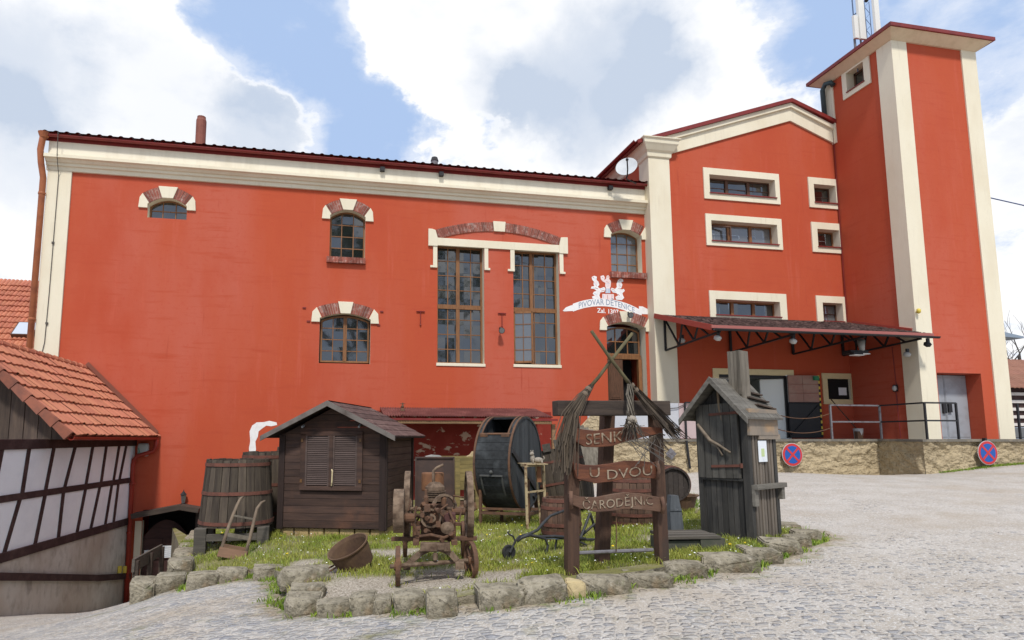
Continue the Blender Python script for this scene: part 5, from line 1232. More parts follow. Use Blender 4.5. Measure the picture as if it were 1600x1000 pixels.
loc(mb, 'ridge_tiles', M['tiledark'], house)
mb = MB()   # verge tiles on the near gable
for k in range(8):
    a, b = En.lerp(Rn, k/8), En.lerp(Rn, (k+1)/8-.006); d_ = (Vector(En)-Ef).normalized()*.05
    up_ = nn; mb.add([a+d_+up_*.09, b+d_+up_*.06, b+d_-up_*.10, a+d_-up_*.13, a-d_*.5+up_*.09, b-d_*.5+up_*.06, b-d_*.5-up_*.10, a-d_*.5-up_*.13], [(0,1,2,3),(7,6,5,4),(0,4,5,1),(1,5,6,2),(2,6,7,3),(3,7,4,0)])
loc(mb, 'verge_tiles', M['tileedge'], house)
# boarded gable under the verge
mb = MB(); gd = (Ef-En).normalized()*.25
a = En+gd; b = Rn+gd; c = Vector((b.x-1.9, b.y+.15, .05)); nb = 14
base_l = Vector((c.x, c.y, 0)); base_r = Vector((En.x-.18, (En+gd).y, 0))
for k in range(nb):
    u0, u1 = k/nb, (k+1)/nb-.004
    q = []
    for u in (u0, u1):
        p = base_r.lerp(Vector((base_l.x, base_l.y, 0)), u); peak = (base_r.x-b.x)/(base_r.x-base_l.x)
        zt_ = (u/peak)*1.96+.06 if u < peak else 2.05-(u-peak)/(1-peak)*1.9
        q.append((p, min(zt_, 1.98)))
    y_ = random.uniform(0,.012)
    (p, z_), (p2, z2_) = q; mb.add([(p.x,p.y-y_,-.05),(p2.x,p2.y-y_,-.05),(p2.x,p2.y-y_,z2_),(p.x,p.y-y_,z_),(p.x,p.y+.03,-.05),(p2.x,p2.y+.03,-.05),(p2.x,p2.y+.03,z2_),(p.x,p.y+.03,z_)], [(0,1,2,3),(7,6,5,4),(0,4,5,1),(1,5,6,2),(2,6,7,3),(3,7,4,0)])
loc(mb, 'gable_boards', M['gableboards'], house)
# flashing where the roof meets the hall, gutter, downpipe, junction box
mb = MB(); mb.bar(Ef+Vector((.02,-.05,.10)), Rf+Vector((.06,-.05,.14)), .04, .10); loc(mb, 'flashing', mat('brown metal flashing', (.20,.07,.045), .5), house)
mb = MB(); ax = (Ef-En); ln = ax.length; mb.lathe([(.075,0),(.075,ln-.05),(.065,ln-.05),(.065,0)], tuple(En+Vector((.02,0,-.03))), ax.normalized(), 10, R(90), R(270), closed=True)
loc(mb, 'gutter', M['redpipe'], house)
g0 = Ef+Vector((.02,-.12,-.08)); c0 = Vector((-5.27, 18.78, -.62)); dp = onY(203,938,18.78)
mb = MB(); mb.tube([g0, g0+Vector((0,0,-.22)), g0+Vector((-.06,0,-.33)), c0+Vector((.08,0,.1)), c0, c0+Vector((-.02,0,-.15)), (c0.x+.02, 18.72, -4.5)], .06, 10)
for z in (-1.3,-2.6,-3.8): mb.lathe([(.063,0),(.075,.01),(.075,.05),(.063,.06)], (c0.x,18.75,z), n=10)
loc(mb, 'downpipe', M['redpipe'], house, smooth=True)
t = thing('junction_box', 'pale rounded light fitting under the eaves of the half timbered house', 'lamp', (-5.1, 18.94, -.35))
mb = MB(); mb.box(-.12,.16,-.12,.05,-.18,.18); mb.build('cover', mat('pale box', (.42,.44,.42), .5), t, bevel=.05); MB().tube([(-.1,-.13,-.2),(-.05,-.14,-.05),(-.08,-.13,.05)], .012, 5).build('cable', M['green'], t)
# ================================================================== things beyond
far = thing('tiled_house', 'far house with orange pantile roof and a roof window, left behind the hall', 'house', (-16, 30, -3))
a = onY(-40, 435, 30); b = onY(90, 445, 30); c = onY(-40, 566, 27); 
Ra, Rb = Vector((a[0]-4, 30, a[1])), Vector((b[0]+1, 30, b[1])); Ea, Eb = Vector((Ra.x-.0, 25.5, a[1]-4.6)), Vector((Rb.x, 25.5, b[1]-4.6))
mb = MB(); nr_, nc_ = 17, 52
n2 = (Eb-Ea).cross(Ra-Ea).normalized(); n2 = n2 if n2.z > 0 else -n2
for r in range(nr_):
    t0 = r/nr_-.01; t1 = (r+1)/nr_+.02
    for c_i in range(nc_):
        vs = []; jl = random.uniform(-.01,.02)
        for (t_, lift) in ((t0, .10+jl), (t0, .0), (t1, .02)):
            for k in range(5):
                u = (c_i+k/4*.98)/nc_; p = Ea.lerp(Eb, u).lerp(Ra.lerp(Rb, u), t_); vs.append(p+n2*(lift+(.05*math.sin(k*math.pi/4) if lift else 0)))
        fs = []
        for k in range(4): fs += [(k,k+1,10+k+1,10+k),(5+k,5+k+1,k+1,k)]
        mb.add(vs, fs)
loc(mb, 'tiled_roof', M['tiledark'], far, fix=False)
loc(MB().box(Ra.x, Rb.x, 26, 34, -5, Ea.z+.3), 'wall', M['cream'], far)
mb = MB(); mb.prism([(30,Ra.z-.05),(34.5,Ea.z),(25.5,Ea.z)], (Rb.x-Ra.x-.2,0,0), (Ra.x+.1,0,0), (0,1,0)); loc(mb, 'roof_body', M['tiledark'], far)
t_ = .44; p = Ea.lerp(Eb, 0).lerp(Ra, t_); d_ = ray(43, 521)
k_ = (n2.dot(Ea))/(n2.x*d_[0]+n2.y*d_[1]+n2.z*d_[2]); pc = Vector((d_[0]*k_, d_[1]*k_, d_[2]*k_))
ux = Vector((1,0,0)); uy = (Ra-Ea).normalized()
mb = MB(); q = [pc+ux*x+uy*y for x, y in ((-.4,-.42),(.4,-.42),(.4,.42),(-.4,.42))]; mb.add([v+n2*.05 for v in q]+[v+n2*.26 for v in q], [(3,2,1,0),(4,5,6,7),(0,1,5,4),(1,2,6,5),(2,3,7,6),(3,0,4,7)])
f_ = loc(mb, 'roof_window', M['darkframe'], far); mb = MB(); mb.add([pc+ux*x+uy*y+n2*.265 for x, y in ((-.36,-.38),(.36,-.38),(.36,.38),(-.36,.38))], [(0,1,2,3)]); mb.build('pane', mat('sky lit pane', (.5,.55,.62), .15, spec=.8), f_)
# right: slatted barn with tiled roof, bare tree, parked car, cable
yb = 27.
a = onY(1566, 593, yb); b = onY(1700, 600, yb)
barn = thing('slatted_barn', 'low barn with white and brown horizontal slats and an old tiled roof, far right', 'barn', (a[0]+3, yb, -1))
z_e = onY(1582, 607, yb)[1]; z_b = -1.2
loc(MB().box(a[0]-3, b[0]+3, yb+.2, yb+.3, z_b, z_e+.3), 'back_boards', M['darkbeam'], barn)
for k in range(9):
    z = z_b+.15+k*(z_e-z_b-.1)/9
    loc(MB().box(a[0]-3, b[0]+3, yb+.10, yb+.16, z, z+.16), 'slat', M['slatwhite'], barn)
mb = MB(); nr_ = 7; 
for r in range(nr_):
    z0, z1 = z_e+r*.28-.02, z_e+(r+1)*.28+.02; y0, y1 = yb-.4+r*.45, yb-.4+(r+1)*.45; K = 120; vs = []
    for (y, z) in ((y0, z0+.05), (y0, z0), (y1, z1)):
        for k in range(K+1): vs.append((a[0]-3+(b[0]-a[0]+6)*k/K, y, z+.035*abs(math.sin(k*math.pi/3))))
    q = K+1; fs = []
    for k in range(K): fs += [(k,k+1,2*q+k+1,2*q+k),(q+k,q+k+1,k+1,k)]
    mb.add(vs, fs)
loc(mb, 'tiled_roof', M['barntile'], barn, fix=False)
X, Y_, Z = onY(1592, 676, 22)[0], 22, 0
car = thing('parked_car', 'silver blue car, only its roof showing beyond the platform edge at far right', 'car', (X+1.6, 22.6, -.95))
prof = [(-2.1,.28),(-2.15,.62),(-1.95,.80),(-1.15,.90),(-.55,1.38),(.75,1.42),(1.45,.98),(2.05,.88),(2.15,.55),(2.1,.28)]
mb = MB(); rings = []
for y, s in ((-.82,.93),(-.74,1),(.74,1),(.82,.93)): rings.append([(x*(.98 if s < 1 else 1), y, .28+(z-.28)*s) for x, z in prof])
n = len(prof); mb.add([p for r_ in rings for p in r_], [(i*n+k, i*n+(k+1) % n, (i+1)*n+(k+1) % n, (i+1)*n+k) for i in range(3) for k in range(n)]+[tuple(range(n))[::-1], tuple(range(3*n, 4*n))])
mb.build('body', mat('silver blue car paint', (.36,.42,.50), .3, metal=.4, spec=.6), car, smooth=False, bevel=.03)
for x in (-1.35, 1.35):
    for y in (-.80, .80):
        w_ = MB().lathe([(0,-.1),(.24,-.1),(.31,-.08),(.31,.08),(.24,.1),(0,.1)], (x,y,.31), (0,1,0), 20).build('wheel', M['black'], car)
mb = MB(); mb.prism([(-1.0,.93),(-.5,1.33),(.1,1.36),(.1,.93)], (0,-.02,0), (0,-.80,0)); mb.prism([(.2,.93),(.2,1.36),(.72,1.36),(1.3,.98)], (0,-.02,0), (0,-.80,0)); mb.build('side_window', M['glass'], car)
mb = MB(); mb.add([(-1.17,-.66,.93),(-1.17,.66,.93),(-.6,.6,1.37),(-.6,-.6,1.37)], [(0,1,2,3)]); mb.build('windscreen', M['glass'], car)
# bare tree
def bare_tree(name, base, h, seed, label, leaves=False):
    rnd = random.Random(seed); mb = MB(); tips = []
    def grow(p, d, L, r, lv):
        pts = [p]; n = 4; rr = [r]
        for k in range(n):
            d = (d+Vector((rnd.uniform(-.22,.22), rnd.uniform(-.22,.22), rnd.uniform(-.05,.16)))).normalized(); p = p+d*L/n; pts.append(p); rr.append(r*(1-.45*(k+1)/n))
        mb.tube(pts, rr, 6 if lv < 2 else 4, cap=False)
        if lv >= (4 if not leaves else 3): tips.extend(pts[1:]); return
        for k in range(rnd.choice((2,3,3)) if lv else 4):
            a = rnd.uniform(0, 6.28); s = Vector((math.cos(a), math.sin(a), rnd.uniform(.1,.7))).normalized()
            grow(pts[rnd.choice((2,3,4))], (d*.8+s*.9).normalized(), L*rnd.uniform(.55,.78), rr[-1]*.8, lv+1)
    t = thing(name, label, 'tree', base)
    grow(Vector((0,0,0)), Vector((0,0,1)), h*.38, h*.022, 0)
    mb.build('trunk', M['barkdark'], t); return t, tips
X, Z = onY(1640, 683, 34); bare_tree('bare_tree', (X-.6, 34, -1.0), 12.5, 5, 'thin leafless tree standing beyond the tower at the far right')
X, Z = onY(1640, 683, 40)
bX = onX(1576,528,TX1+.5); mb = MB(); mb.prism([(TX1+.04, bX[1]), (TX1+.85, bX[1]-.03), (TX1+.85, bX[1]+.03), (TX1+.04, bX[1]+.16)], (0,.5,0), (0,bX[0]-.2,0)); T(mb, 'side_hood', mat('blue grey hood', (.22,.27,.33), .5))
c0 = Vector((TX1+.04, TY0+.4, onX(1543,297,TX1)[1])); c1 = onY(1640, 362, 14)
mb = MB(); mb.tube([Vector((0,0,0)), Vector((3,-1,-1.0)), Vector((8,-3,-2.0)), Vector((16,-5,-2.2))], .02, 5)
t = tag(mb.build('power_cable', mat('blue cable', (.05,.08,.2), .6)), 'dark blue overhead cable running from the tower to the right', 'cable'); t.location = c0
# ================================================================== things standing in the yard
def planks(mb, x0, x1, z0, z1, y0, y1, n, axis='z', gap=.004, jit=.006):
    for i in range(n):
        j = random.uniform(-jit, jit)
        if axis == 'z': a = x0+(x1-x0)*i/n; mb.box(a+gap/2, a+(x1-x0)/n-gap/2, y0+j, y1+j, z0+random.uniform(0,jit), z1-random.uniform(0,jit))
        else: a = z0+(z1-z0)*i/n; mb.box(x0, x1, y0+j, y1+j, a+gap/2, a+(z1-z0)/n-gap/2)
def ploc(p): return (p[0], p[1], p[2])
# ---- kiosk
k0 = bedpx(433.5, 838); k1 = bedpx(601, 840)
v = Vector((k1[0]-k0[0], k1[1]-k0[1])); KW = v.length; rz = math.atan2(v.y, v.x)
KB = (k0[2]+k1[2])/2
kiosk = thing('garden_kiosk', 'dark brown wooden sales kiosk with closed louvred shutters and shingled gable roof', 'kiosk', (k0[0], k0[1], KB-.02), rz)
KD = 2.25; sc = KW/2.05; EH = 1.86; 
def kk(mb, n, m, p=kiosk, **k): return mb.build(n, m, p, **k)
mb = MB(); 
for i in range(7): mb.box(KW*i/7+.01, KW*(i+1)/7-.01, .05, .25, -.35, .16)
for i in range(6): mb.box(KW-.25, KW-.03, .26+(KD-.3)*i/6, .26+(KD-.3)*(i+1)/6-.02, -.35, .16)
mb.box(.03,.25,.26,KD,-.35,.16); kk(mb, 'stone_base', M['sandblock'], bevel=.02)
mb = MB(); planks(mb, .04, KW-.04, .17, EH+.02, .0, .05, 13, 'x')
# gable triangle boards
pk = .50
for i in range(4):
    z0 = EH+.02+i*.12; f0 = (z0-EH)/pk; hw = (KW/2)*(1-f0)*.97; f1 = min(1,(z0+.12-EH)/pk); hw1 = (KW/2)*(1-f1)*.97+.001
    mb.add([(KW/2-hw,0,z0),(KW/2+hw,0,z0),(KW/2+hw1,0,z0+.117),(KW/2-hw1,0,z0+.117),(KW/2-hw,.05,z0),(KW/2+hw,.05,z0),(KW/2+hw1,.05,z0+.117),(KW/2-hw1,.05,z0+.117)], [(0,1,2,3),(7,6,5,4),(0,4,5,1),(1,5,6,2),(2,6,7,3),(3,7,4,0)])
kk(mb, 'front_wall', M['kiosk'], bevel=.006)
mb = MB()
for i in range(13):
    a, b = .17+(EH-.15)*i/13, .17+(EH-.15)*(i+1)/13-.004
    j = random.uniform(-.003,.003); mb.box(KW-.05+j, KW+j, .05, KD, a, b)
kk(mb, 'side_wall', M['kioskside'], bevel=.006)
mb = MB(); mb.box(0,.05,.05,KD,.17,EH); mb.box(0,KW,KD-.05,KD,.17,EH+.05); kk(mb, 'rear_walls', M['kiosk'])
mb = MB()
for x in (0, KW-.09): mb.box(x-.012, x+.10, -.03, .0, .15, EH); 
for y in (-.03, KD-.1): mb.box(KW+.001, KW+.028, y, y+.11, .15, EH)
mb.box(KW-.11, KW-.085,-.022,0,.15,EH-.01)
loose(mb, 'corner_post', M['kioskpost'], kiosk)
# roof
mb = MB(); ov = .22; yf, yb_ = -.30, KD+.22; ph = EH+pk+.07; eh_ = EH-.06
for sgn in (-1, 1):
    xe = KW/2+sgn*(KW/2+ov); p = [(KW/2, ph), (xe, eh_), (xe, eh_+.03), (KW/2, ph+.035)]
    mb.prism(p, (0, yb_-yf, 0), (0, yf, 0))
r_ = kk(mb, 'roof', M['kioskpost'])
mb = MB()
for sgn in (-1, 1):
    xe = KW/2+sgn*(KW/2+ov+.02); n = 6
    for i in range(n):
        t0, t1 = i/n, (i+1)/n+.02; x0_, x1_ = xe+(KW/2-xe)*t0, xe+(KW/2-xe)*t1; z0_, z1_ = eh_+.03+(ph-eh_)*t0, eh_+.03+(ph-eh_)*t1
        vs = []; N_ = 14
        for k in range(N_+1):
            y = yf-.01+(yb_-yf+.02)*k/N_; vs += [(x0_, y, z0_+.018+random.uniform(0,.004)), (x0_, y, z0_), (x1_, y, z1_+.006)]
        fs = []
        for k in range(N_): fs += [(k*3, k*3+3, k*3+5, k*3+2), (k*3, k*3+1, k*3+4, k*3+3)]
        mb.add(vs, fs)
mb.build('shingles', M['shingle'], r_, fix=False)
mb = MB()
for sgn in (-1, 1):
    xe = KW/2+sgn*(KW/2+ov+.03); mb.prism([(KW/2, ph+.045), (xe, eh_+.04), (xe, eh_-.05), (KW/2, ph-.055)], (0, -.03, 0), (0, yf-.002, 0))
mb.build('verge_board', mat('grey edge boards', (.16,.14,.125), .8, [('n',4,(.09,.07,.06),.45,.7,I3)]), r_)
# shutters
sx0, sx1, sz0, sz1 = .42*sc, 1.62*sc, .90, 1.90-.02
mb = MB(); mb.box(sx0, sx0+.10, -.05, -.006, sz0, sz1); mb.box(sx1-.10, sx1, -.05, -.006, sz0, sz1); mb.box(sx0, sx1, -.055, -.006, sz0-.05, sz0+.03); mb.box(sx0, sx1, -.05, -.006, sz1-.04, sz1+.04)
xm = (sx0+sx1)/2; mb.box(xm-.035, xm+.035, -.065, -.006, sz0+.03, sz1-.04)
sf = kk(mb, 'shutter_frame', M['kiosk'], bevel=.006)
for (a, b) in ((sx0+.10, xm-.035), (xm+.035, sx1-.10)):
    mb = MB(); n = 26
    for i in range(n): z = sz0+.05+(sz1-sz0-.10)*i/n; mb.add([(a+.01,-.045,z),(b-.01,-.045,z),(b-.01,-.022,z+.036),(a+.01,-.022,z+.036),(a+.01,-.040,z-.006),(b-.01,-.040,z-.006)], [(0,1,2,3),(4,5,1,0)])
    mb.box(a, a+.03, -.052, -.01, sz0+.03, sz1-.04); mb.box(b-.03, b, -.052, -.01, sz0+.03, sz1-.04)
    kk(mb, 'shutter', M['louver'])
mb = MB(); mb.tube([(xm+.03,-.075,sz0+.33),(xm+.05,-.10,sz0+.30),(xm+.045,-.10,sz0+.1),(xm+.03,-.075,sz0+.04)], .013, 6); kk(mb, 'handle', mat('pale handle', (.6,.5,.3), .5))
mb = MB()
for x in (sx0+.03, sx1-.04):
    for z in (sz0+.12, sz1-.12): mb.box(x-.02, x+.02, -.06, -.05, z-.03, z+.03)
loose(mb, 'hinge', mat('brass hinge', (.14,.07,.025), .5), kiosk)
mb = MB()
for x in (sx0+.04, sx1-.06): mb = MB(); mb.bar((x,-.10,sz1+.12),(x,0,sz1+.16),.03); kk(mb, 'hook', M['greysteel'])
# ---- tapered vats on a timber base
def vat(name, label, loc_, r0, r1, h, m, base_h=.36, group=None, hoops=(.06,.5,.93), nst=26, base=True, rz=0., lid=True):
    t = thing(name, label, 'barrel', loc_, rz, group)
    if base:
        mb = MB(); 
        for (x, y) in ((-r0*.8,-r0*.7),(r0*.8,-r0*.7),(-r0*.8,r0*.5),(r0*.8,r0*.5)): MB().box(x-.1,x+.1,y-.1,y+.1,-.15,base_h).build('base_post', M['greywoodx'], t, bevel=.008)
        mb.box(-r0*.8+.1,r0*.8-.1,-r0*.7-.085,-r0*.7-.03,base_h*.38,base_h*.72)
        mb.build('base_plank', M['greywoodx'], t, bevel=.008)
    mb = MB()
    for i in range(nst):
        a0, a1 = 2*math.pi*i/nst+.012, 2*math.pi*(i+1)/nst-.004; dr_ = random.uniform(-.006,.006); vs = []
        top = h+random.uniform(-.008,.012)
        for (z, f) in ((base_h,0),(base_h+(top)*.33,.33),(base_h+top*.66,.66),(base_h+top,1)):
            r = r0+(r1-r0)*f+dr_
            for a in (a0, (a0+a1)/2, a1): vs.append((r*math.cos(a), r*math.sin(a), z))
            for a in (a1, a0): vs.append(((r-.05)*math.cos(a), (r-.05)*math.sin(a), z))
        fs = []
        for j in range(3):
            for k in range(5): fs.append((j*5+k, j*5+(k+1)%5, (j+1)*5+(k+1)%5, (j+1)*5+k))
        fs += [(15,16,17,18,19)]; mb.add(vs, fs)
    mb.build('staves', m, t)
    for q in hoops:
        z = base_h+h*q; r = r0+(r1-r0)*q; w = .03
        mb = MB(); mb.lathe([(r+.001,z-w),(r+.016,z-w),(r+.014+(r1-r0)*.03,z+w),(r-.001,z+w)], n=40); mb.build('hoop', M['rustred'], t, smooth=False)
    if lid:
        mb = MB(); n = 7; rr = r1-.045
        for i in range(n):
            x0_ = -rr+2*rr*i/n; x1_ = x0_+2*rr/n-.005; q = lambda x: math.sqrt(max(0, rr*rr-x*x))
            mb.add([(x0_,-q(x0_),base_h+h-.05),(x1_,-q(x1_),base_h+h-.05),(x1_,q(x1_),base_h+h-.05),(x0_,q(x0_),base_h+h-.05),((x0_+x1_)/2,-q((x0_+x1_)/2),base_h+h-.05),((x0_+x1_)/2,q((x0_+x1_)/2),base_h+h-.05)], [(0,4,1,2,5,3)])
        mb.build('lid', M['greywoodx'], t)
    return t
p = bedpx(361, 858); vat('wooden_vat', 'front grey tapered wooden vat with rusty hoops beside the kiosk', (p[0]+.0, p[1]+.55, p[2]), .655, .56, 1.17, M['vatwood'])
vat('wooden_vat', 'second grey wooden vat standing partly behind the front vat', (p[0]+.45, p[1]+1.95, p[2]), .62, .56, 1.27, M['vatwood'])
vat('wooden_vat', 'third wooden vat, mostly hidden between the second vat and the kiosk', (p[0]+1.05, p[1]+3.0, p[2]), .62, .56, 1.35, M['vatwood'])
# ---- sack barrow leaning on the front vat
a = bedpx(364, 874); t = thing('sack_barrow', 'old wooden sack barrow with curved handles leaning against the front vat', 'hand truck', (a[0]-.03, a[1], a[2]), R(-6), tilt=(0, R(11))); t.scale = (.95,.86,.84)
def bw(u, hgt, k=0): return (u, .02+hgt*.30, hgt*1.0+k)
mb = MB()
for s in (-1, 1):
    b = s*.21; tp = .19*s
    mb.tube([bw(b,.0), bw(b*.98,.45), bw(tp,.78), (tp*.93,.34,.98), (tp*1.0+.02,.46,1.10), (tp*1.05+.05,.56,1.13)], [.032,.032,.030,.027,.024,.020], 7)
mb.build('side_rail', wood('brown grey ash wood', (.22,.165,.115), (.13,.095,.07), sz, .1), t, smooth=True)
for hgt, w in ((.78,.03),(.42,.07)):
    mb = MB(); mb.bar(bw(-.2,hgt), bw(.2,hgt), .035, w); mb.build('crossbar', M['greywood'], t)
mb = MB(); mb.bar(bw(-.22,.22,.0), bw(.22,.22,.0), .04, .05); mb.add([bw(-.24,.02),bw(.24,.02),bw(.24,.19),bw(-.24,.19),(-.24,-.03,.02),(.24,-.03,.02),(.24,.03,.19),(-.24,.03,.19)], [(0,1,2,3),(7,6,5,4),(0,4,5,1),(1,5,6,2),(2,6,7,3),(3,7,4,0)])
mb.build('foot_board', mat('orange brown board', (.21,.12,.075), .85, [('n',5,(.13,.08,.05),.4,.7,(.5,3,3))]), t)
# ---- tilted cauldron
a = bedpx(560, 893); t = thing('iron_cauldron', 'rusty iron cauldron lying tilted in the grass in front of the kiosk', 'cauldron', (a[0], a[1]+.22, a[2]+.02), 0, tilt=(R(14), R(-27)))
mb = MB(); mb.lathe([(0,0),(.20,.0),(.235,.03),(.265,.28),(.285,.31),(.285,.325),(.268,.325),(.25,.28),(.215,.05),(0,.03)], n=32); mb.build('body', M['cauldron'], t, smooth=False)
mb = MB(); mb.tube([(-.245,-.10,.18),(-.33,-.13,.19),(-.34,-.05,.20),(-.255,-.03,.19)], .012, 6); mb.build('handle', M['rust'], t)
# ---- stationary engine on its iron cart
eFL = bedpx(620, 920); eFR = bedpx(737, 901)
fv = Vector((eFR[0]-eFL[0], eFR[1]-eFL[1])); 
fc = (Vector(eFL[:2])+Vector(eFR[:2]))/2
az = R(-9); ez = (eFL[2]+eFR[2])/2
t = thing('stationary_engine', 'rusty antique stationary engine with flywheels on a four wheeled iron cart', 'engine', (fc.x, fc.y, ez), az)
eng = t
def wheel(par, c, ax, r, w, m, spokes=6, hub=.05, name='cart_wheel', rim=.028):
    ax = Vector(ax).normalized(); mb = MB(); mb.lathe([(r,-w/2),(r,w/2),(r-rim,w/2),(r-rim,-w/2)], c, ax, 32, closed=True)
    f = mb.build(name, m, par, smooth=False); s = MB(); e1 = (Vector((0,0,1))-ax*ax.z).normalized(); e2 = ax.cross(e1); c = Vector(c)
    for k in range(spokes):
        a_ = 2*math.pi*k/spokes+.3; d_ = e1*math.cos(a_)+e2*math.sin(a_); s.bar(c+d_*hub*.7, c+d_*(r-rim*.6), w*.45, .032, ax)
    s.lathe([(0,-w*.8),(hub,-w*.8),(hub,w*.8),(0,w*.8)], c, ax, 12); s.build('spokes', m, f); return f
fa = Vector((math.cos(R(30)), math.sin(R(30)), 0))   # the front axle is steered
trk = fv.length/2*.98
fa = Vector((fv.x, fv.y, 0)).normalized(); fa.rotate(Matrix.Rotation(-az, 3, 'Z'))
wl = fa; 
wheel(t, -fa*trk+Vector((0,0,.215)), Vector((math.cos(R(4)),math.sin(R(4)),.0)), .215, .05, M['rust'])
wheel(t, fa*trk+Vector((0,0,.215)), Vector((math.cos(R(14)),math.sin(R(14)),0)), .215, .05, M['rust'])
MB().tube([-fa*(trk+.09)+Vector((0,0,.215)), fa*(trk+.06)+Vector((0,0,.215))], .024, 8).build('front_axle', M['rustpale'], t)
L1 = 1.55
for s in (-1, 1): wheel(t, (s*.40, L1, .24), (1,0,0), .24, .05, M['rust'])
MB().tube([(-.46,L1,.24),(.46,L1,.24)], .024, 8).build('rear_axle', M['rust'], t)
# chassis
mb = MB(); mb.bar((-.22,-.02,.50),(-.22,L1+.15,.50),.07,.06); mb.bar((.22,-.02,.50),(.22,L1+.15,.50),.07,.06); mb.bar((-.52,.30,.50),(.50,.30,.50),.07,.05); mb.bar((-.45,L1,.50),(.5,L1,.50),.06,.05); mb.box(-.30,-.2,L1-.05,L1+.05,.24,.5); mb.box(.2,.30,L1-.05,L1+.05,.24,.5)
mb.build('chassis', M['rust'], t, bevel=.004)
mb = MB()   # arched front yoke
arc = [(-.33,.02,.20),(-.27,.02,.27),(-.17,.02,.37),(-.07,.02,.42),(.07,.02,.42),(.17,.02,.37),(.25,.02,.27),(.30,.02,.19)]
for i in range(len(arc)-1): mb.bar(arc[i], arc[i+1], .07, .05, (0,1,0))
mb.box(-.17,.17,-.05,.09,.40,.50); mb.box(.02,.10,-.065,-.05,.42,.49); mb.box(.23,.33,-.05,.07,.17,.26); mb.box(-.36,-.28,-.05,.06,.17,.24); mb.lathe([(0,-.06),(.03,-.04),(.03,.04),(0,.06)], (-.0,-.02,.33), n=10)
mb.build('front_yoke', M['rustpale'], t, bevel=.005)
# crankcase, cylinder, gears
mb = MB(); mb.box(-.17,.17,.22,.95,.53,.76); mb.box(-.11,.11,.28,.85,.76,.96); mb.box(-.19,.19,.20,.26,.53,.58); mb.lathe([(0,-.14),(.09,-.14),(.11,-.1),(.11,.1),(.09,.14),(0,.14)], (-.02,.25,.80), (0,1,0), 20)
mb.build('crankcase', M['rust'], t, bevel=.02)
mb = MB(); mb.lathe([(0,0),(.10,0),(.10,.14),(.12,.15),(.12,.2),(.06,.26),(0,.27)], (.0,.45,.98), n=16); mb.lathe([(.12,-.01),(.15,-.01),(.15,.02),(.12,.02)], (0,.45,1.0), n=16)
for zq in (1.02,1.05,1.08,1.11): mb.lathe([(.10,zq),(.135,zq),(.135,zq+.012),(.10,zq+.012)], (0,.45,0), n=16)
mb.build('cylinder', M['rustpale'], t)
mb = MB(); ax = (1,0,0)
mb.lathe([(0,.0),(.03,.0),(.03,.03),(.055,.03),(.06,-.02),(.095,-.02),(.10,.02),(.125,.02),(.125,-.04),(0,-.04)], (-.05,.10,.80), (0.15,-1,0), 22); mb.lathe([(0,-.02),(.07,-.02),(.08,.03),(.03,.05),(0,.05)], (.14,.08,.68), (0,-1,0), 16)
mb.lathe([(.14,-.02),(.17,-.02),(.17,.02),(.14,.02)], (.11,.22,.93), (.5,-.8,.1), 22, closed=True)
mb.build('gear_cover', M['rustpale'], t)
mb = MB(); rnd = random.Random(3)
for k in range(46):
    x, y, z = rnd.uniform(-.23,.25), rnd.uniform(.02,.24), rnd.uniform(.53,1.0)
    if k % 3 == 0: q_ = rnd.uniform(.012,.035); mb.box(x-q_,x+q_,y-.03,y+.06,z-q_,z+q_*1.4)
    elif k % 3 == 1: mb.lathe([(0,-.04),(.022,-.04),(.022,.0),(.032,.0),(.032,.03),(0,.03)], (x,y,z), (rnd.uniform(-1,1),-1,rnd.uniform(-.5,1)), 8)
    else: mb.tube([(x,y,z),(x+rnd.uniform(-.1,.1),y-.03,z+rnd.uniform(-.1,.1)),(x+rnd.uniform(-.14,.14),y+.05,z+rnd.uniform(.02,.18))], .012, 6)
mb.tube([(-.18,.12,.56),(-.05,.02,.60),(.1,.02,.56),(.22,.12,.6)], .02, 7); mb.tube([(.18,.1,.62),(.22,.06,.75),(.16,.1,.9)], .014, 6); mb.tube([(-.22,.15,.95),(-.26,.1,.75),(-.2,.12,.58)], .016, 6)
mb.lathe([(0,0),(.03,0),(.03,.12),(.018,.15),(.018,.22),(0,.23)], (-.11,.22,.94), n=10); mb.lathe([(0,0),(.03,0),(.035,.1),(.018,.13),(0,.15)], (.10,.24,.94), n=10)
mb.build('fittings', M['rust'], t)
mb = MB(); mb.box(.10,.24,.12,.3,.70,.86); mb.build('magneto', mat('maroon box', (.09,.04,.035), .8), t, bevel=.01)
# tank and exhaust
mb = MB(); mb.lathe([(0,0),(.135,0),(.14,.015),(.14,.235),(.135,.25),(0,.255)], (-.03,.62,1.11), n=24); mb.build('fuel_tank', M['tankrust'], t, smooth=False)
mb = MB(); mb.tube([(-.02,.45,1.0),(-.02,.44,1.25),(-.02,.45,1.40),(.02,.46,1.44),(.10,.47,1.48)], .018, 8); mb.build('exhaust_pipe', M['rustpale'], t, smooth=True)
mb = MB(); mb.box(-.24,.24,1.0,1.05,.78,1.55); mb.box(-.26,-.24,.98,1.07,.6,1.56); mb.box(.24,.26,.98,1.07,.6,1.56); mb.box(-.26,.26,.98,1.07,1.55,1.57); mb.build('radiator_plate', mat('dark brown sheet', (.065,.045,.038), .85, [('n',6,(.10,.06,.045),.45,.7,I3)]), t)
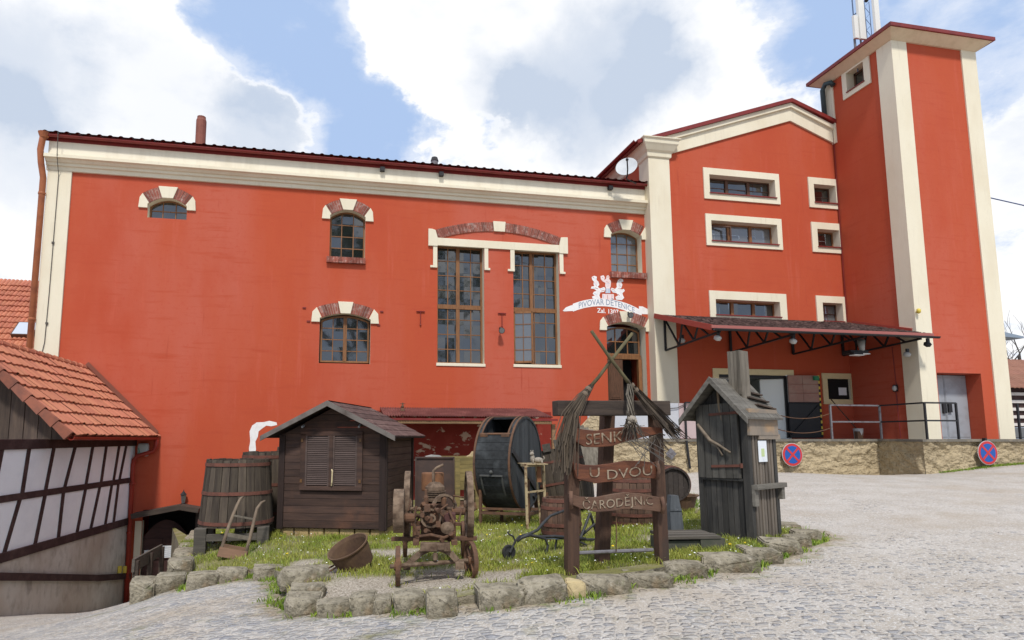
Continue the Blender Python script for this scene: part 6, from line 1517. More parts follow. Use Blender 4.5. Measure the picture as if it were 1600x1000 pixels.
# flywheels and pulleys
MB().tube([(-.46,.55,.86),(.50,.55,.86)], .03, 8).build('crankshaft', M['rustpale'], t)
def fly(c, r, w, m, sp=5, disc=False, ax=(1,0,0)):
    if disc:
        MB().lathe([(0,-w*.3),(r*.4,-w*.3),(r*.42,-w/2),(r,-w/2),(r,w/2),(r*.42,w/2),(r*.4,w*.3),(0,w*.3)], c, ax, 32).build('belt_pulley', m, t)
    else: wheel(t, c, ax, r, w, m, sp, .07, 'flywheel', .05)
fly((.42,.55,.86), .43, .075, M['rustpale'])
fly((-.42,.10,.86), .25, .12, M['rustpale'], disc=True)
fly((-.34,.62,.86), .43, .07, M['rustpale'])
MB().lathe([(0,-.04),(.06,-.04),(.07,.06),(.04,.1),(0,.1)], (-.28,.12,.80), (-1,0,0), 12).build('bearing', M['rust'], t)
MB().lathe([(0,0),(.05,0),(.05,.16),(0,.16)], (.20,.3,.86), (1,0,0), 12).build('bearing', M['rust'], t)
# the body of the engine sits low between its wheels
for ch in eng.children:
    if ch.name.startswith(('cart_wheel', 'front_axle', 'rear_axle')): continue
    if ch.name.startswith(('flywheel', 'belt_pulley')):
        for q in [ch, *ch.children]: q.data.transform(Matrix.Translation((0,0,-.07)))
    else: ch.data.transform(Matrix.Diagonal((1,1,.88,1)))
# ---- tarred barrow drum on a stand, face turned to the right
dfl = bedpx(751, 822); dfr = bedpx(826, 822)
dcn = Vector((.79, -.61, 0)).normalized(); DR = .90; DL = .82
faceC = onY(826, 723, 11.9)
fcx = Vector((faceC[0], 11.9, faceC[1]))
cen = fcx-dcn*DL/2
gzB = B(cen.x, cen.y)
t = thing('wooden_drum', 'large black tarred wooden drum with open hatch on an iron stand', 'drum', (cen.x, cen.y, gzB), math.atan2(dcn.y, dcn.x)); drum = t
zc = cen.z-gzB
# local x axis = drum axis (face at +x)
mb = MB(); n = 34
def ang(i): return 2*math.pi*i/n
for i in range(n):
    a0, a1 = ang(i)+.003, ang(i+1)-.003
    am = (a0+a1)/2   # angle measured from up, positive towards local -y (the camera side)
    x0_, x1_ = -DL/2+.03, DL/2-.03
    hatch_ = R(8) < am < R(52)
    r0_, r1_ = DR-.035, DR+random.uniform(-.004,.006)
    for (xa_, xb2) in (((-DL/2+.03,-DL/2+.14),(DL/2-.14,DL/2-.03)) if hatch_ else ((x0_, x1_),)):
        vs = [(x, -r*math.sin(a), zc+r*math.cos(a)) for x in (xa_, xb2) for (r, a) in ((r0_,a0),(r0_,a1),(r1_,a1),(r1_,am),(r1_,a0))]
        mb.add(vs, [(0,1,2,3,4),(9,8,7,6,5),(0,5,6,1),(1,6,7,2),(2,7,8,3),(3,8,9,4),(4,9,5,0)])
mb.build('staves', M['drumstave'], t)
for x in (-DL/2+.055, DL/2-.055, ): mb = MB(); mb.lathe([(DR+.003,-.02),(DR+.018,-.02),(DR+.018,.02),(DR+.003,.02)], (x,0,zc), (1,0,0), 56, closed=True); mb.build('hoop', M['rust'], t)
mb = MB()
for a in (R(8), R(52)):
    mb.bar((-DL/2+.10,-(DR+.01)*math.sin(a),zc+(DR+.01)*math.cos(a)), (DL/2-.10,-(DR+.01)*math.sin(a),zc+(DR+.01)*math.cos(a)), .035, .02, (0,-math.sin(a),math.cos(a)))
for x in (-DL/2+.14, DL/2-.14):
    for k in range(8): a, b = R(8)+R(44)*k/8, R(8)+R(44)*(k+1)/8; mb.bar((x,-(DR+.01)*math.sin(a),zc+(DR+.01)*math.cos(a)),(x,-(DR+.01)*math.sin(b),zc+(DR+.01)*math.cos(b)),.03,.02,(0,-math.sin(a),math.cos(a)))
for x in (-.22,.22): a = R(53.5); mb.box(x-.08,x+.08,-(DR+.025)*math.sin(a)-.01,-(DR)*math.sin(a)+.01,zc+DR*math.cos(a)-.03,zc+DR*math.cos(a)+.02)
mb.build('hatch_rim', M['rust'], t)
for s in (-1, 1):
    mb = MB(); nn_ = 11
    for i in range(nn_):
        y0_ = -DR+2*DR*i/nn_+.002; y1_ = -DR+2*DR*(i+1)/nn_-.002; q = lambda y: math.sqrt(max(0,(DR-.035)**2-y*y)); y0c, y1c = max(y0_,-DR+.04), min(y1_,DR-.04)
        x_ = s*(DL/2-.045)+random.uniform(-.004,.004); xo = x_-s*.03; ym = (y0c+y1c)/2
        vs = [(x,y,zc+sg*q(y)) for x in (x_,xo) for (y,sg) in ((y0c,-1),(ym,-1),(y1c,-1),(y1c,1),(ym,1),(y0c,1))]
        mb.add(vs, [(0,1,2,3,4,5),(11,10,9,8,7,6)]+[(k,6+k,6+(k+1)%6,(k+1)%6) for k in range(6)])
    mb.build('end_boards', M['drumwood'], t)
mb = MB(); xo = DL/2-.03; mb.bar((xo,-.82,zc+.25),(xo,.60,zc-.62),.09,.05,(1,0,0)); mb.bar((xo,.35,zc-.70),(xo,.75,zc-.35),.07,.045,(1,0,0)); mb.build('brace', M['black'], t)
mb = MB()    # lower hatch door with frame
for k in range(7):
    a, b = R(104)+R(26)*k/7, R(104)+R(26)*(k+1)/7
    mb.bar((-.22,-(DR+.012)*math.sin(a),zc+(DR+.012)*math.cos(a)),(-.22,-(DR+.012)*math.sin(b),zc+(DR+.012)*math.cos(b)),.03,.02,(0,-math.sin(a),math.cos(a))); mb.bar((.20,-(DR+.012)*math.sin(a),zc+(DR+.012)*math.cos(a)),(.20,-(DR+.012)*math.sin(b),zc+(DR+.012)*math.cos(b)),.03,.02,(0,-math.sin(a),math.cos(a)))
a = R(103.5); mb.bar((-.24,-(DR+.02)*math.sin(a),zc+(DR+.02)*math.cos(a)),(.22,-(DR+.02)*math.sin(a),zc+(DR+.02)*math.cos(a)),.03,.03); mb.ball((0,-(DR+.04)*math.sin(R(99)),zc+(DR+.04)*math.cos(R(99))),.035,8,6)
mb.build('lower_hatch', mat('dark grey hatch', (.09,.09,.085), .8), t)
# stand
mb = MB(); m_ = Matrix.Rotation(-t.rotation_euler.z, 3, 'Z'); lp = lambda p: m_ @ (Vector((p[0], p[1], p[2]))-Vector(t.location))
F0, F1 = lp(dfl), lp(dfr); 
rl = bedpx(784, 815); rr_ = bedpx(855, 812); B0, B1 = lp(rl), lp(rr_)
hz_ = .32
legs = [F0, F1, B0, B1]
for q in legs: mb.bar(Vector((q.x,q.y,-.08)), Vector((q.x,q.y,hz_+(.55 if q in (F0,F1) else .25))), .05)
for a, b in ((F0,F1),(B0,B1),(F0,B0),(F1,B1)): mb.bar(Vector((a.x,a.y,hz_-.08)), Vector((b.x,b.y,hz_-.08)), .05)
mb.bar(Vector((F0.x,F0.y,hz_)), Vector((F1.x,F1.y,hz_)), .04); mb.build('stand', M['rust'], t)
# ---- slim metal rack with the pale figurine
r0 = bedpx(822, 826); r1 = bedpx(852, 820)
o = Vector(((r0[0]+r1[0])/2, r0[1]-.15, r0[2])); dist = o.y
def pw(px, py, Y): X, Z = onY(px, py, Y); return Vector((X, Y, Z))
Y1, Y2 = r0[1]-.15, r0[1]+.10
t = thing('iron_rack', 'narrow pale yellow iron rack standing in front of the tarred drum', 'rack', tuple(o))
a, b, c, e = pw(821,728,Y1)-o, pw(849,727,Y2)-o, pw(824,826,Y1)-o, pw(852,782,Y2)-o
c.z = -.05; e = Vector((e.x, e.y, -.02))
rk = mat('flaking cream iron', (.42,.33,.19), .75, [('n',9,(.16,.09,.05),.5,.62,I3)])
mb = MB(); mb.bar(a, c, .045, .03); mb.bar(b, e, .045, .03); mb.bar(a, b, .04, .04); mb.bar(a.lerp(c,.40), b.lerp(e,.40), .03, .03); mb.bar(a+Vector((0,.22,0)), b+Vector((0,.22,0)), .03); mb.bar(a, a+Vector((0,.24,0)), .03); mb.bar(b, b+Vector((0,.24,0)), .03); mb.bar(b.lerp(a,.2)+Vector((0,.22,0)), Vector((b.x,b.y+.22,-.02)), .03)
mb.build('frame', rk, t); mb = MB(); mb.bar(b.lerp(a,.25)+Vector((0,0,-.02)), b.lerp(a,.25)+Vector((0,0,-.30)), .08, .02); mb.build('tag_plate', mat('brown plate', (.25,.11,.05), .7), t)
mb = MB(); mb.box(a.x, b.x, min(a.y,b.y)-.01, max(a.y,b.y)+.24, a.z+.02, a.z+.035); mb.build('shelf', rk, t)
p = pw(837, 726, (Y1+Y2)/2+.05)
t = thing('figurine', 'small pale animal figurine sitting on top of the iron rack', 'figurine', (p.x, p.y, o.z+a.z+.037))
mb = MB(); mb.ball((.05,0,.055), .065, 10, 8, (1.5,1,.85)); mb.ball((-.06,0,.09), .05, 10, 8, (.9,1,1.5)); mb.ball((-.075,-.02,.175), .038, 8, 6, (1.1,1,1)); mb.ball((-.10,-.035,.165), .02, 8, 6); mb.bar((-.06,-.01,.2),(-.05,-.01,.235),.015); mb.bar((-.085,-.01,.2),(-.095,-.01,.235),.015)
mb.bar((-.06,-.05,.08),(-.07,-.07,.0),.022); mb.bar((.1,-.05,.05),(.1,-.07,.0),.03); mb.tube([(.13,0,.05),(.17,0,.09),(.15,0,.13)], .012, 6)
mb.build('body', M['bone'], t, smooth=True)
# ---- barrels behind
def barrel(name, label, loc_, r, rm, h, m, axis=None, tilt=(0,0), rz=0., hoops=(.06,.2,.8,.94), nst=24, endm=None):
    t = thing(name, label, 'barrel', loc_, rz, tilt=tilt); mb = MB()
    R_ = lambda f: r+(rm-r)*(1-(2*f-1)**2)
    for i in range(nst):
        a0, a1 = 2*math.pi*i/nst+.008, 2*math.pi*(i+1)/nst-.008; dr_ = random.uniform(-.004,.004); vs = []
        fr = [0,.15,.3,.5,.7,.85,1]
        for f in fr:
            q = R_(f)+dr_
            for a in (a0,(a0+a1)/2,a1): vs.append((q*math.cos(a),q*math.sin(a),h*f))
            for a in (a1,a0): vs.append(((q-.03)*math.cos(a),(q-.03)*math.sin(a),h*f))
        fs = [(j*5+k, j*5+(k+1)%5, (j+1)*5+(k+1)%5, (j+1)*5+k) for j in range(len(fr)-1) for k in range(5)]+[tuple(len(fr)*5-5+k for k in range(5)), (4,3,2,1,0)]
        mb.add(vs, fs)
    mb.build('staves', m, t)
    for f in hoops: mb = MB(); q = R_(f); q1 = R_(min(1,f+.02)); q0 = R_(max(0,f-.02)); w = .025; mb.lathe([(q0-.002,h*f-w),(q0+.010,h*f-w),(q1+.010,h*f+w),(q1-.002,h*f+w)], n=36); mb.build('hoop', M['rustred'], t)
    for (z, nm) in ((h-.04,'head'),(.04,'head')):
        mb = MB(); nb = 6; rr = r-.02
        for i in range(nb):
            x0_ = -rr+2*rr*i/nb; x1_ = x0_+2*rr/nb-.005; q = lambda x: math.sqrt(max(0,rr*rr-x*x)); xm_ = (x0_+x1_)/2
            mb.add([(x0_,-q(x0_),z),(xm_,-q(xm_),z),(x1_,-q(x1_),z),(x1_,q(x1_),z),(xm_,q(xm_),z),(x0_,q(x0_),z)], [tuple(range(6))])
        mb.build(nm, endm or m, t)
    return t
a = bedpx(877, 850); barrel('small_barrel', 'small brown hooped barrel standing behind the left sign post', (a[0]*1.045, a[1]*1.045, a[2]-.02), .265, .315, .66, M['barrelred'], hoops=(.05,.22,.40,.78,.95))
a = bedpx(988, 826); barrel('large_barrel', 'large reddish barrel standing behind the lowest sign board', (a[0]*1.05, a[1]*1.05, a[2]), .40, .47, .80, M['barrelred'], hoops=(.06,.24,.42,.74,.93))
a = pw(1052, 757, 10.4); barrel('lying_barrel', 'dark barrel lying on its side with its round head showing right of the sign', (a.x+.02, 10.4, a.z), .30, .33, .75, M['vatdark'], tilt=(R(-90), 0), rz=R(-14)).rotation_euler = (R(-90), 0, R(-10))
# wide dark vat lying tilted behind the drum and sign
a = pw(884, 780, 13.2); t = barrel('old_vat', 'large dark vat with broken uneven rim, tilted behind the tarred drum', (a[0], 13.2, B(a[0], 13.2)+.02), .62, .70, 1.32, M['vatwood'], tilt=(R(-6), R(-9)), hoops=(.1,.45,.8))
mb = MB(); rr = .66
for i in range(9): a0 = R(150)+i*R(22); mb.bar((rr*math.cos(a0),rr*math.sin(a0),1.28),(rr*math.cos(a0),rr*math.sin(a0),1.40+.05*(i%3)),.17,.03,(math.cos(a0),math.sin(a0),0))
mb.build('broken_stave', M['greywoodx'], t)
# light bleached boards leaning on the vat
a0 = pw(898, 700, 12.6); t = thing('leaning_boards', 'bleached grey boards leaning behind the gap between the sign boards', 'boards', (a0.x, 12.6, B(a0.x, 12.6)))
o = Vector(t.location)
mb = MB()
for k in range(5): p_, q_ = pw(902+7*k, 662+3*k, 12.6)-o, pw(922+6*k, 745, 12.2)-o; mb.bar(p_, q_, .09, .02, (0,1,0))
mb.build('boards', M['greywood'], t)
# ---- old mangle chest behind the engine (yellow lichened timber)
a = bedpx(705, 782)
t = thing('wooden_trough', 'old yellow lichened timber trough on posts under the lean-to', 'trough', (pw(705,782,15.4).x, 15.4, B(1.6,15.4)-.05), R(-8)); a = (0, 14.2, t.location.z+.05)
X0 = onY(672, 720, a[1]+1.2)[0]-t.location.x; X1 = onY(748, 720, a[1]+1.2)[0]-t.location.x; zt = onY(705, 714, a[1]+1.2)[1]-t.location.z; zl = onY(705, 766, a[1]+1.2)[1]-t.location.z
mb = MB(); n_ = 4
for i in range(n_): mb.box(X0+.02*i, X1, 0, .06, zl+(zt-zl)*i/n_+.004, zl+(zt-zl)*(i+1)/n_-.004)
mb.box(X0, X1, .06, .9, zl, zl+.06); mb.box(X0, X1, .84, .9, zl, zt); mb.box(X1-.06, X1, .06, .84, zl, zt); mb.box(X0, X0+.06, .06, .84, zl, zt)
mb.build('chest', M['mossyellow'], t, bevel=.006)
mb = MB()
for (x, y) in ((X0+.1,-.05),(X1-.55,-.08),(X1-.05,-.05),(X0+.1,.8),(X1-.05,.8)): mb.box(x-.06,x+.06,y-.05,y+.05,-.05,zt-.06 if y < 0 and x > X1-.6 and x < X1-.3 else zl)
loose(mb, 'leg', M['mossyellow'], t)
mb = MB(); mb.tube([(X1-.5,-.2,.12),(X1-.1,-.2,.2)], .12, 10); mb.box(X0+.3,X1-.2,-.1,.5,.0,.3); mb.build('iron_scrap', M['rust'], t)
print('trough', tuple(t.location), X0, X1, zt, zl)
p = pw(743, 708, a[1]+1.15); t = tag(MB().prism([(-.14,0),(.16,0),(.10,.09),(.02,.13),(-.05,.04)], (0,.2,0)).build('stone_chip', M['stonepale']), 'white broken piece lying on the timber trough beside the drum', 'rubble'); t.location = (p.x, p.y+.3, zt+a[2]-.05)
p = pw(690, 709, a[1]+1.5); t = tag(MB().prism([(-.40,0),(-.02,0),(-.06,.035),(-.25,.05),(-.42,.01)], (0,.25,0)).build('cloth_sheet', mat('dull grey cloth', (.36,.36,.34), .9)), 'folded pale sheet lying on the timber trough near the kiosk', 'sheet'); t.location = (p.x, a[1]+1.35, zt+a[2]-.05)
# ---- plough
a = bedpx(795, 875); t = thing('plough', 'black iron swing plough with a small front wheel standing in the grass', 'plough', (a[0], a[1], a[2])); o = Vector(t.location)
yq = a[1]
def P_(px, py, dy=0.): return pw(px, py, yq+dy)-o
mb = MB(); c = P_(795, 862.5); rw = (862.5-852)/FP*yq*1.06
mb.lathe([(0,-.02),(.035,-.02),(.04,-.01),(rw-.02,-.008),(rw-.02,-.02),(rw,-.02),(rw,.02),(rw-.02,.02),(rw-.02,.008),(.04,.01),(0,.02)], c, (.25,-1,0), 26); mb.build('wheel', M['plough'], t)
mb = MB(); mb.tube([c+Vector((0,-.05,0)), P_(802,852), P_(806,844), P_(812,838), P_(822,835,.05)], .016, 7); mb.tube([P_(805,846), P_(802,838), P_(797,836), P_(793,832), P_(796,830)], .012, 6); mb.build('wheel_arm', M['plough'], t)
mb = MB(); mb.tube([P_(808,846), P_(815,840), P_(828,836,.05), P_(842,839,.1), P_(866,838,.2), P_(915,842,.3)], .022, 8); mb.tube([P_(812,841), P_(826,835,.05), P_(840,828,.1), P_(849,817,.2), P_(860,806,.3), P_(884,797,.4)], [.022,.024,.022,.022,.02,.02], 8); mb.build('beam', M['plough'], t, smooth=True)
mb = MB(); mb.tube([P_(843,839,.1), P_(852,842,.12), P_(856,852,.12), P_(852,872,.1)], .018, 7); mb.tube([P_(870,842,.25), P_(867,858,.25), P_(863,868,.2)], .014, 6); mb.tube([P_(905,846,.3), P_(917,852,.3), P_(915,872,.3)], .018, 7); mb.build('tine', M['plough'], t)
mb = MB(); q = [P_(850,838,.15), P_(884,838,.3), P_(884,843,.25), P_(846,842,.1)]; mb.add([*q, *[v_+Vector((0,.12,-.02)) for v_ in q]], [(0,1,2,3),(7,6,5,4),(0,4,5,1),(1,5,6,2),(2,6,7,3),(3,7,4,0)]); mb.build('plough_share', mat('blue grey steel share', (.09,.11,.12), .45), t)
mb = MB()
for dy, (x0_, y0_), (x1_, y1_) in ((.35,(905,846),(922,802)),(.6,(935,842),(922,802)),(.3,(900,843),(935,843)),(.5,(907,838),(930,818))): mb.tube([P_(x0_,y0_,dy), P_(x1_,y1_,.45)], .02, 6)
mb.build('handle', M['plough'], t)
# ---- grey leaning post, pallet box, rusty pot
a = bedpx(1060, 846); t = tag(MB().prism([(-.10,-.1),(.11,-.1),(.09,.40),(.06,.62),(-.05,.63),(-.085,.40)], (0,.10,0)).prism([(-.085,.42),(.09,.41),(.085,.44),(-.08,.45)], (0,-.012,0)).build('wooden_stake', mat('blue grey painted wood', (.105,.115,.125), .85, [('n',6,(.07,.075,.08),.4,.7,(4,4,.5)),('n',20,(.25,.25,.25),.64,.75,I3)])), 'squat blue grey wooden stake leaning between the sign and the outhouse', 'post'); t.location = (a[0], a[1], a[2]); t.rotation_euler = (0, R(-3), 0)
a = bedpx(1083, 862); t = thing('wooden_box', 'low weathered plank box lying in the grass in front of the outhouse', 'box', (a[0], a[1], a[2]), R(-6)); 
mb = MB(); 
for i in range(5): mb.box(-.36+random.uniform(0,.03), .36, -.02+i*.11, .08+i*.11, .155, .185+random.uniform(0,.012))
mb.build('lid', M['greywoodx'], t); mb = MB(); mb.box(-.34,.10,.02,.5,-.05,.13); mb.box(.10,.42,-.01,.52,-.05,.155); mb.build('side', mat('mossy dark plank', (.07,.075,.055), .9, [('n',6,(.11,.10,.08),.45,.7,I3)]), t)
a = bedpx(1078, 801); t = thing('rusty_pot', 'wide rusty red planter with a stone in it, left behind the outhouse', 'planter', (a[0], a[1]+.3, a[2])); mb = MB(); mb.lathe([(0,0),(.22,0),(.30,.27),(.34,.29),(.34,.31),(.28,.30),(.2,.04),(0,.04)], n=20); mb.build('body', M['cauldron'], t); mb = MB(); mb.ball((-.02,0,.30),.14,8,6,(1.2,1,.6)); mb.build('stone', M['stone'], t)
# ---- outhouse
a = bedpx(1099.5, 841); b = bedpx(1176, 848)
v = Vector((b[0]-a[0], b[1]-a[1])); OW = v.length; rz = math.atan2(v.y, v.x)
t = thing('wooden_outhouse', 'crooked charcoal grey wooden outhouse with plank door and board chimney', 'outhouse', (a[0], a[1], (a[2]+b[2])/2-.02), rz, tilt=(0, R(-.4))); oh = t
hgt = onY(1092, 641, a[1])[1]-a[2]; OD = OW*1.05; pkz = onY(1122, 595, (a[1]+b[1])/2)[1]-a[2]
print('outhouse', OW, hgt, pkz, OD)
def ob(mb, n, m, **k): return mb.build(n, m, oh, **k)
mb = MB(); 
for i in range(9):
    x0_, x1_ = OW*i/9+.003, OW*(i+1)/9-.003; j = random.uniform(-.006,.006)
    mb.box(x0_, x1_, j, .03+j, 0, hgt*.99)
def gab(mb, y0, y1, n=9):
    for i in range(n):
        x0_, x1_ = OW*i/n+.003, OW*(i+1)/n-.003; f = lambda x: hgt+(pkz-.06-hgt)*(1-abs(x-OW/2)/(OW/2)); j = random.uniform(-.004,.004); xm_ = (x0_+x1_)/2
        pts = [(x0_, hgt*.99), (x1_, hgt*.99), (x1_, f(x1_))]+([(OW/2, f(OW/2))] if x0_ < OW/2 < x1_ else [])+[(x0_, f(x0_))]
        mb.prism(pts, (0, y1-y0, 0), (0, y0+j, 0))
gab(mb, .0, .03); ob(mb, 'front_boards', M['outhouse'])
mb = MB(); mb.box(OW-.06, OW+.035, -.025, .06, -.02, hgt); mb.box(-.02, .05, -.02, .05, -.02, hgt); mb.box(OW-.05, OW+.04, OD-.06, OD+.02, 0, hgt); ob(mb, 'corner_post', M['outhouse'])
mb = MB(); n_ = 7
for i in range(n_):
    y0_ = .07+(OD-.14)*i/n_; mb.box(OW, OW+.03+random.uniform(0,.01), y0_+.008, y0_+(OD-.14)/n_-.022, 0, hgt*.98)
mb.box(OW-.03, OW-.01, .02, OD-.02, 0, hgt*.98)
ob(mb, 'side_slats', wood('pale brown side slats', (.17,.14,.11), (.10,.085,.07), sz, .25))
mb = MB(); mb.box(0,.03,.03,OD,0,hgt*.98); mb.box(0,OW,OD-.03,OD,0,hgt); gab(mb, OD-.03, OD); ob(mb, 'rear_boards', M['outhouse'])
mb = MB(); e = .13; yf_o, yb_o = -.22, OD+.10
def rz_(x): return pkz-(pkz-hgt+.0)*abs(x-OW/2)/(OW/2)
for s in (-1, 1):
    nb = 5
    for i in range(9):
        y0_ = yf_o+(yb_o-yf_o)*i/9; y1_ = yf_o+(yb_o-yf_o)*(i+1)/9-.006; xe = OW/2+s*(OW/2+e); j = random.uniform(0,.008)
        mb.prism([(OW/2-s*.0, pkz+j), (xe, rz_(xe)+j), (xe, rz_(xe)+.03+j), (OW/2, pkz+.035+j)], (0, y1_-y0_, 0), (0, y0_, 0))
r_ = ob(mb, 'roof_boards', M['greywoody'])
mb = MB()
for s in (-1, 1): xe = OW/2+s*(OW/2+e+.02); mb.prism([(OW/2, pkz+.05), (xe, rz_(xe)+.045), (xe, rz_(xe)-.035), (OW/2, pkz-.04)], (0,-.03,0), (0,yf_o,0))
mb.build('verge_board', M['greywoody'], r_)
# mossy patch of loose boards on the right slope
mb = MB(); 
for i in range(3): x = OW/2+.16+.09*i; mb.bar((x,.25+.05*i,rz_(x)+.06),(x+.05,.75,rz_(x+.05)+.06),.08,.02)
mb.build('loose_boards', M['gableboards'], r_)
mb = MB(); dw0, dw1 = OW*.02, OW*.88; dz0, dz1 = hgt*.475, hgt*1.04
for i in range(6): x0_ = dw0+(dw1-dw0)*i/6; mb.box(x0_+.003, x0_+(dw1-dw0)/6-.003, -.055-random.uniform(0,.006), -.02, dz0+random.uniform(0,.01), dz1+.02*i/6)
d = ob(mb, 'door', wood('grey door boards', (.088,.082,.070), (.045,.042,.037), sz, .3, c=(.13,.12,.10), bp=1.), label='plank door of the upper half with rusty strap hinges')
for z in (dz0+.17, dz1-.13): mb = MB(); mb.bar((dw1+.03,-.07,z+.01),(dw0+.25 if z < 1 else dw0+.2,-.07,z-.01),.008,.035,(0,0,1)); mb.lathe([(0,-.03),(.02,-.03),(.02,.03),(0,.03)],(dw1+.03,-.07,z+.01),n=8); mb.build('strap_hinge', M['rustred'], d)
mb = MB(); mb.tube([(dw0+.04,-.10,dz1-.27),(dw0+.22,-.105,dz1-.50),(dw0+.32,-.10,dz1-.55),(dw0+.50,-.10,dz1-.66)], [.02,.026,.02,.014], 7); mb.tube([(dw0+.30,-.09,dz1-.55),(dw0+.38,-.09,dz1-.70)], .012, 6); mb.build('branch_handle', wood('peeled branch', (.24,.19,.14), (.14,.11,.08), sx, .1), d, smooth=True)
mb = MB(); mb.box(dw0+.33,dw0+.38,-.075,-.06,dz0+.3,dz0+.5); mb.build('latch', M['outhouse'], d)
mb = MB(); mb.tube([(OW*.50,-.04,pkz-.12),(OW*.52,-.05,pkz-.35),(OW*.56,-.04,pkz-.55)], [.016,.018,.022], 7); ob(mb, 'hanging_bone', mat('weathered tan stick', (.22,.16,.10), .8))
mb = MB(); mb.bar((dw0+.0,-.03,dz0-.012),(dw1+.02,-.03,dz0-.012),.03,.03); ob(mb, 'door_rail', M['outhouse'])
# chimney boards
cx = OW*.74; mb = MB()
w0 = .085
mb.add([(cx-w0,.18,rz_(cx)-.1),(cx+w0*.9,.18,rz_(cx)-.25),(cx+w0*.9,.42,rz_(cx)-.25),(cx-w0,.42,rz_(cx)-.1),(cx-w0-.03,.18,pkz+.42),(cx+w0*.75,.18,pkz+.43),(cx+w0*.75,.42,pkz+.43),(cx-w0-.03,.42,pkz+.42)], [(3,2,1,0),(4,5,6,7),(0,1,5,4),(1,2,6,5),(2,3,7,6),(3,0,4,7)])
for i in range(4): x0_ = cx-w0-.02+i*.044; mb.box(x0_, x0_+.040, .165-random.uniform(0,.006), .18, rz_(cx)+.0, pkz+.41+random.uniform(0,.02))
ob(mb, 'chimney_boards', M['greywood'])
# side board, paper, bench rail
def on_side(mb, y0, y1, z0, z1, x0=.035, x1=.06): return mb.box(OW+x0, OW+x1, y0, y1, z0, z1)
mb = MB(); mb.box(OW+.04, OW+.075, -.04, OD+.04, hgt*.80, hgt*1.0); mb.box(OW+.045, OW+.07, OD*.3, OD+.10, hgt*.77, hgt*.81); ob(mb, 'side_board', mat('faded painted board', (.27,.22,.17), .85, [('n',2.2,(.36,.24,.14),.5,.66,(1,1.2,3)), ('n',6,(.20,.17,.14),.45,.7,I3)]))
mb = MB(); on_side(mb, OD*.28, OD*.60, hgt*.60, hgt*.76, .05, .056); s_ = ob(mb, 'paper_notice', M['paper']); mb = MB(); on_side(mb, OD*.38, OD*.50, hgt*.64, hgt*.70, .0565, .058); mb.build('print', mat('faint green print', (.5,.6,.3), .7), s_)
mb = MB(); on_side(mb, -.02, OD+.10, hgt*.40, hgt*.435, .04, .12); on_side(mb, OD-.02, OD+.06, hgt*.31, hgt*.40, .04, .10); on_side(mb, -.02, .08, hgt*.28, hgt*.40, .04, .08); ob(mb, 'side_rail', M['greywoody'])
mb = MB(); mb.box(-.17,-.02,.3,.38,hgt*.36,hgt*.44); ob(mb, 'left_bracket', M['outhouse'])
# ---- sign frame
sL = bedpx(893, 897); sR = bedpx(1031, 882)
v = Vector((sR[0]-sL[0], sR[1]-sL[1])); SW = v.length; rz = math.atan2(v.y, v.x)
t = thing('sign_frame', 'brown timber post frame carrying three carved sign boards', 'sign stand', (sL[0], sL[1], sL[2]-.02), rz); sg = t
rot = Matrix.Rotation(-rz, 3, 'Z')
zt = onY(893, 640, sL[1])[1]-sL[2]; 
def SF(px, py, off=0.):
    """sight line of a photo pixel met with the plane of the frame -> local coordinates"""
    d = Vector(ray(px, py)); n = Vector((-math.sin(rz), math.cos(rz), 0)); o = Vector(t.location)+n*off; k = n.dot(o)/n.dot(d); return rot @ (d*k-Vector(t.location))
print('sign', SW, zt, rz)
mb = MB(); a_, b_ = SF(893,640), SF(893,897); mb.bar((b_.x,0,-.1),(a_.x,0,a_.z),.135,.11,(0,1,0)); mb.build('post', M['post'], t, bevel=.008)
mb = MB(); a_, b_ = SF(1023,648), SF(1035,882); mb.bar((b_.x,0,-.15),(a_.x,0,SF(1023,640).z),.125,.11,(0,1,0)); mb.build('post', M['post'], t, bevel=.008)
mp_ = bedpx(939, 882); pm = rot @ (Vector(mp_)-Vector(t.location)); a_ = SF(949,645,pm.y)
mb = MB(); mb.bar((pm.x,pm.y,-.15+pm.z),(a_.x,pm.y,a_.z),.14,.13,(0,1,0)); mb.build('post', M['post'], t, bevel=.008)
l_, r2 = SF(867,638,-.02), SF(1042,638,-.02)
mb = MB(); mb.bar((l_.x,-.02,l_.z),(r2.x,-.02,r2.z),.15,.165); mb.build('cross_beam', M['beam'], t, bevel=.01)
mb = MB(); mb.bar((SF(950,632).x,0,l_.z),(a_.x,pm.y,l_.z-.01),.1,.12); mb.build('tie_beam', M['beam'], t)
mb = MB(); l_, r2 = SF(900,864), SF(1020,859); mb.tube([l_, r2], .02, 7); mb.build('foot_bar', M['galv'], t)
mb = MB(); mb.tube([SF(963,803,-.06), SF(963,862,-.03)], .006, 5); mb.build('wire', M['rust'], t)
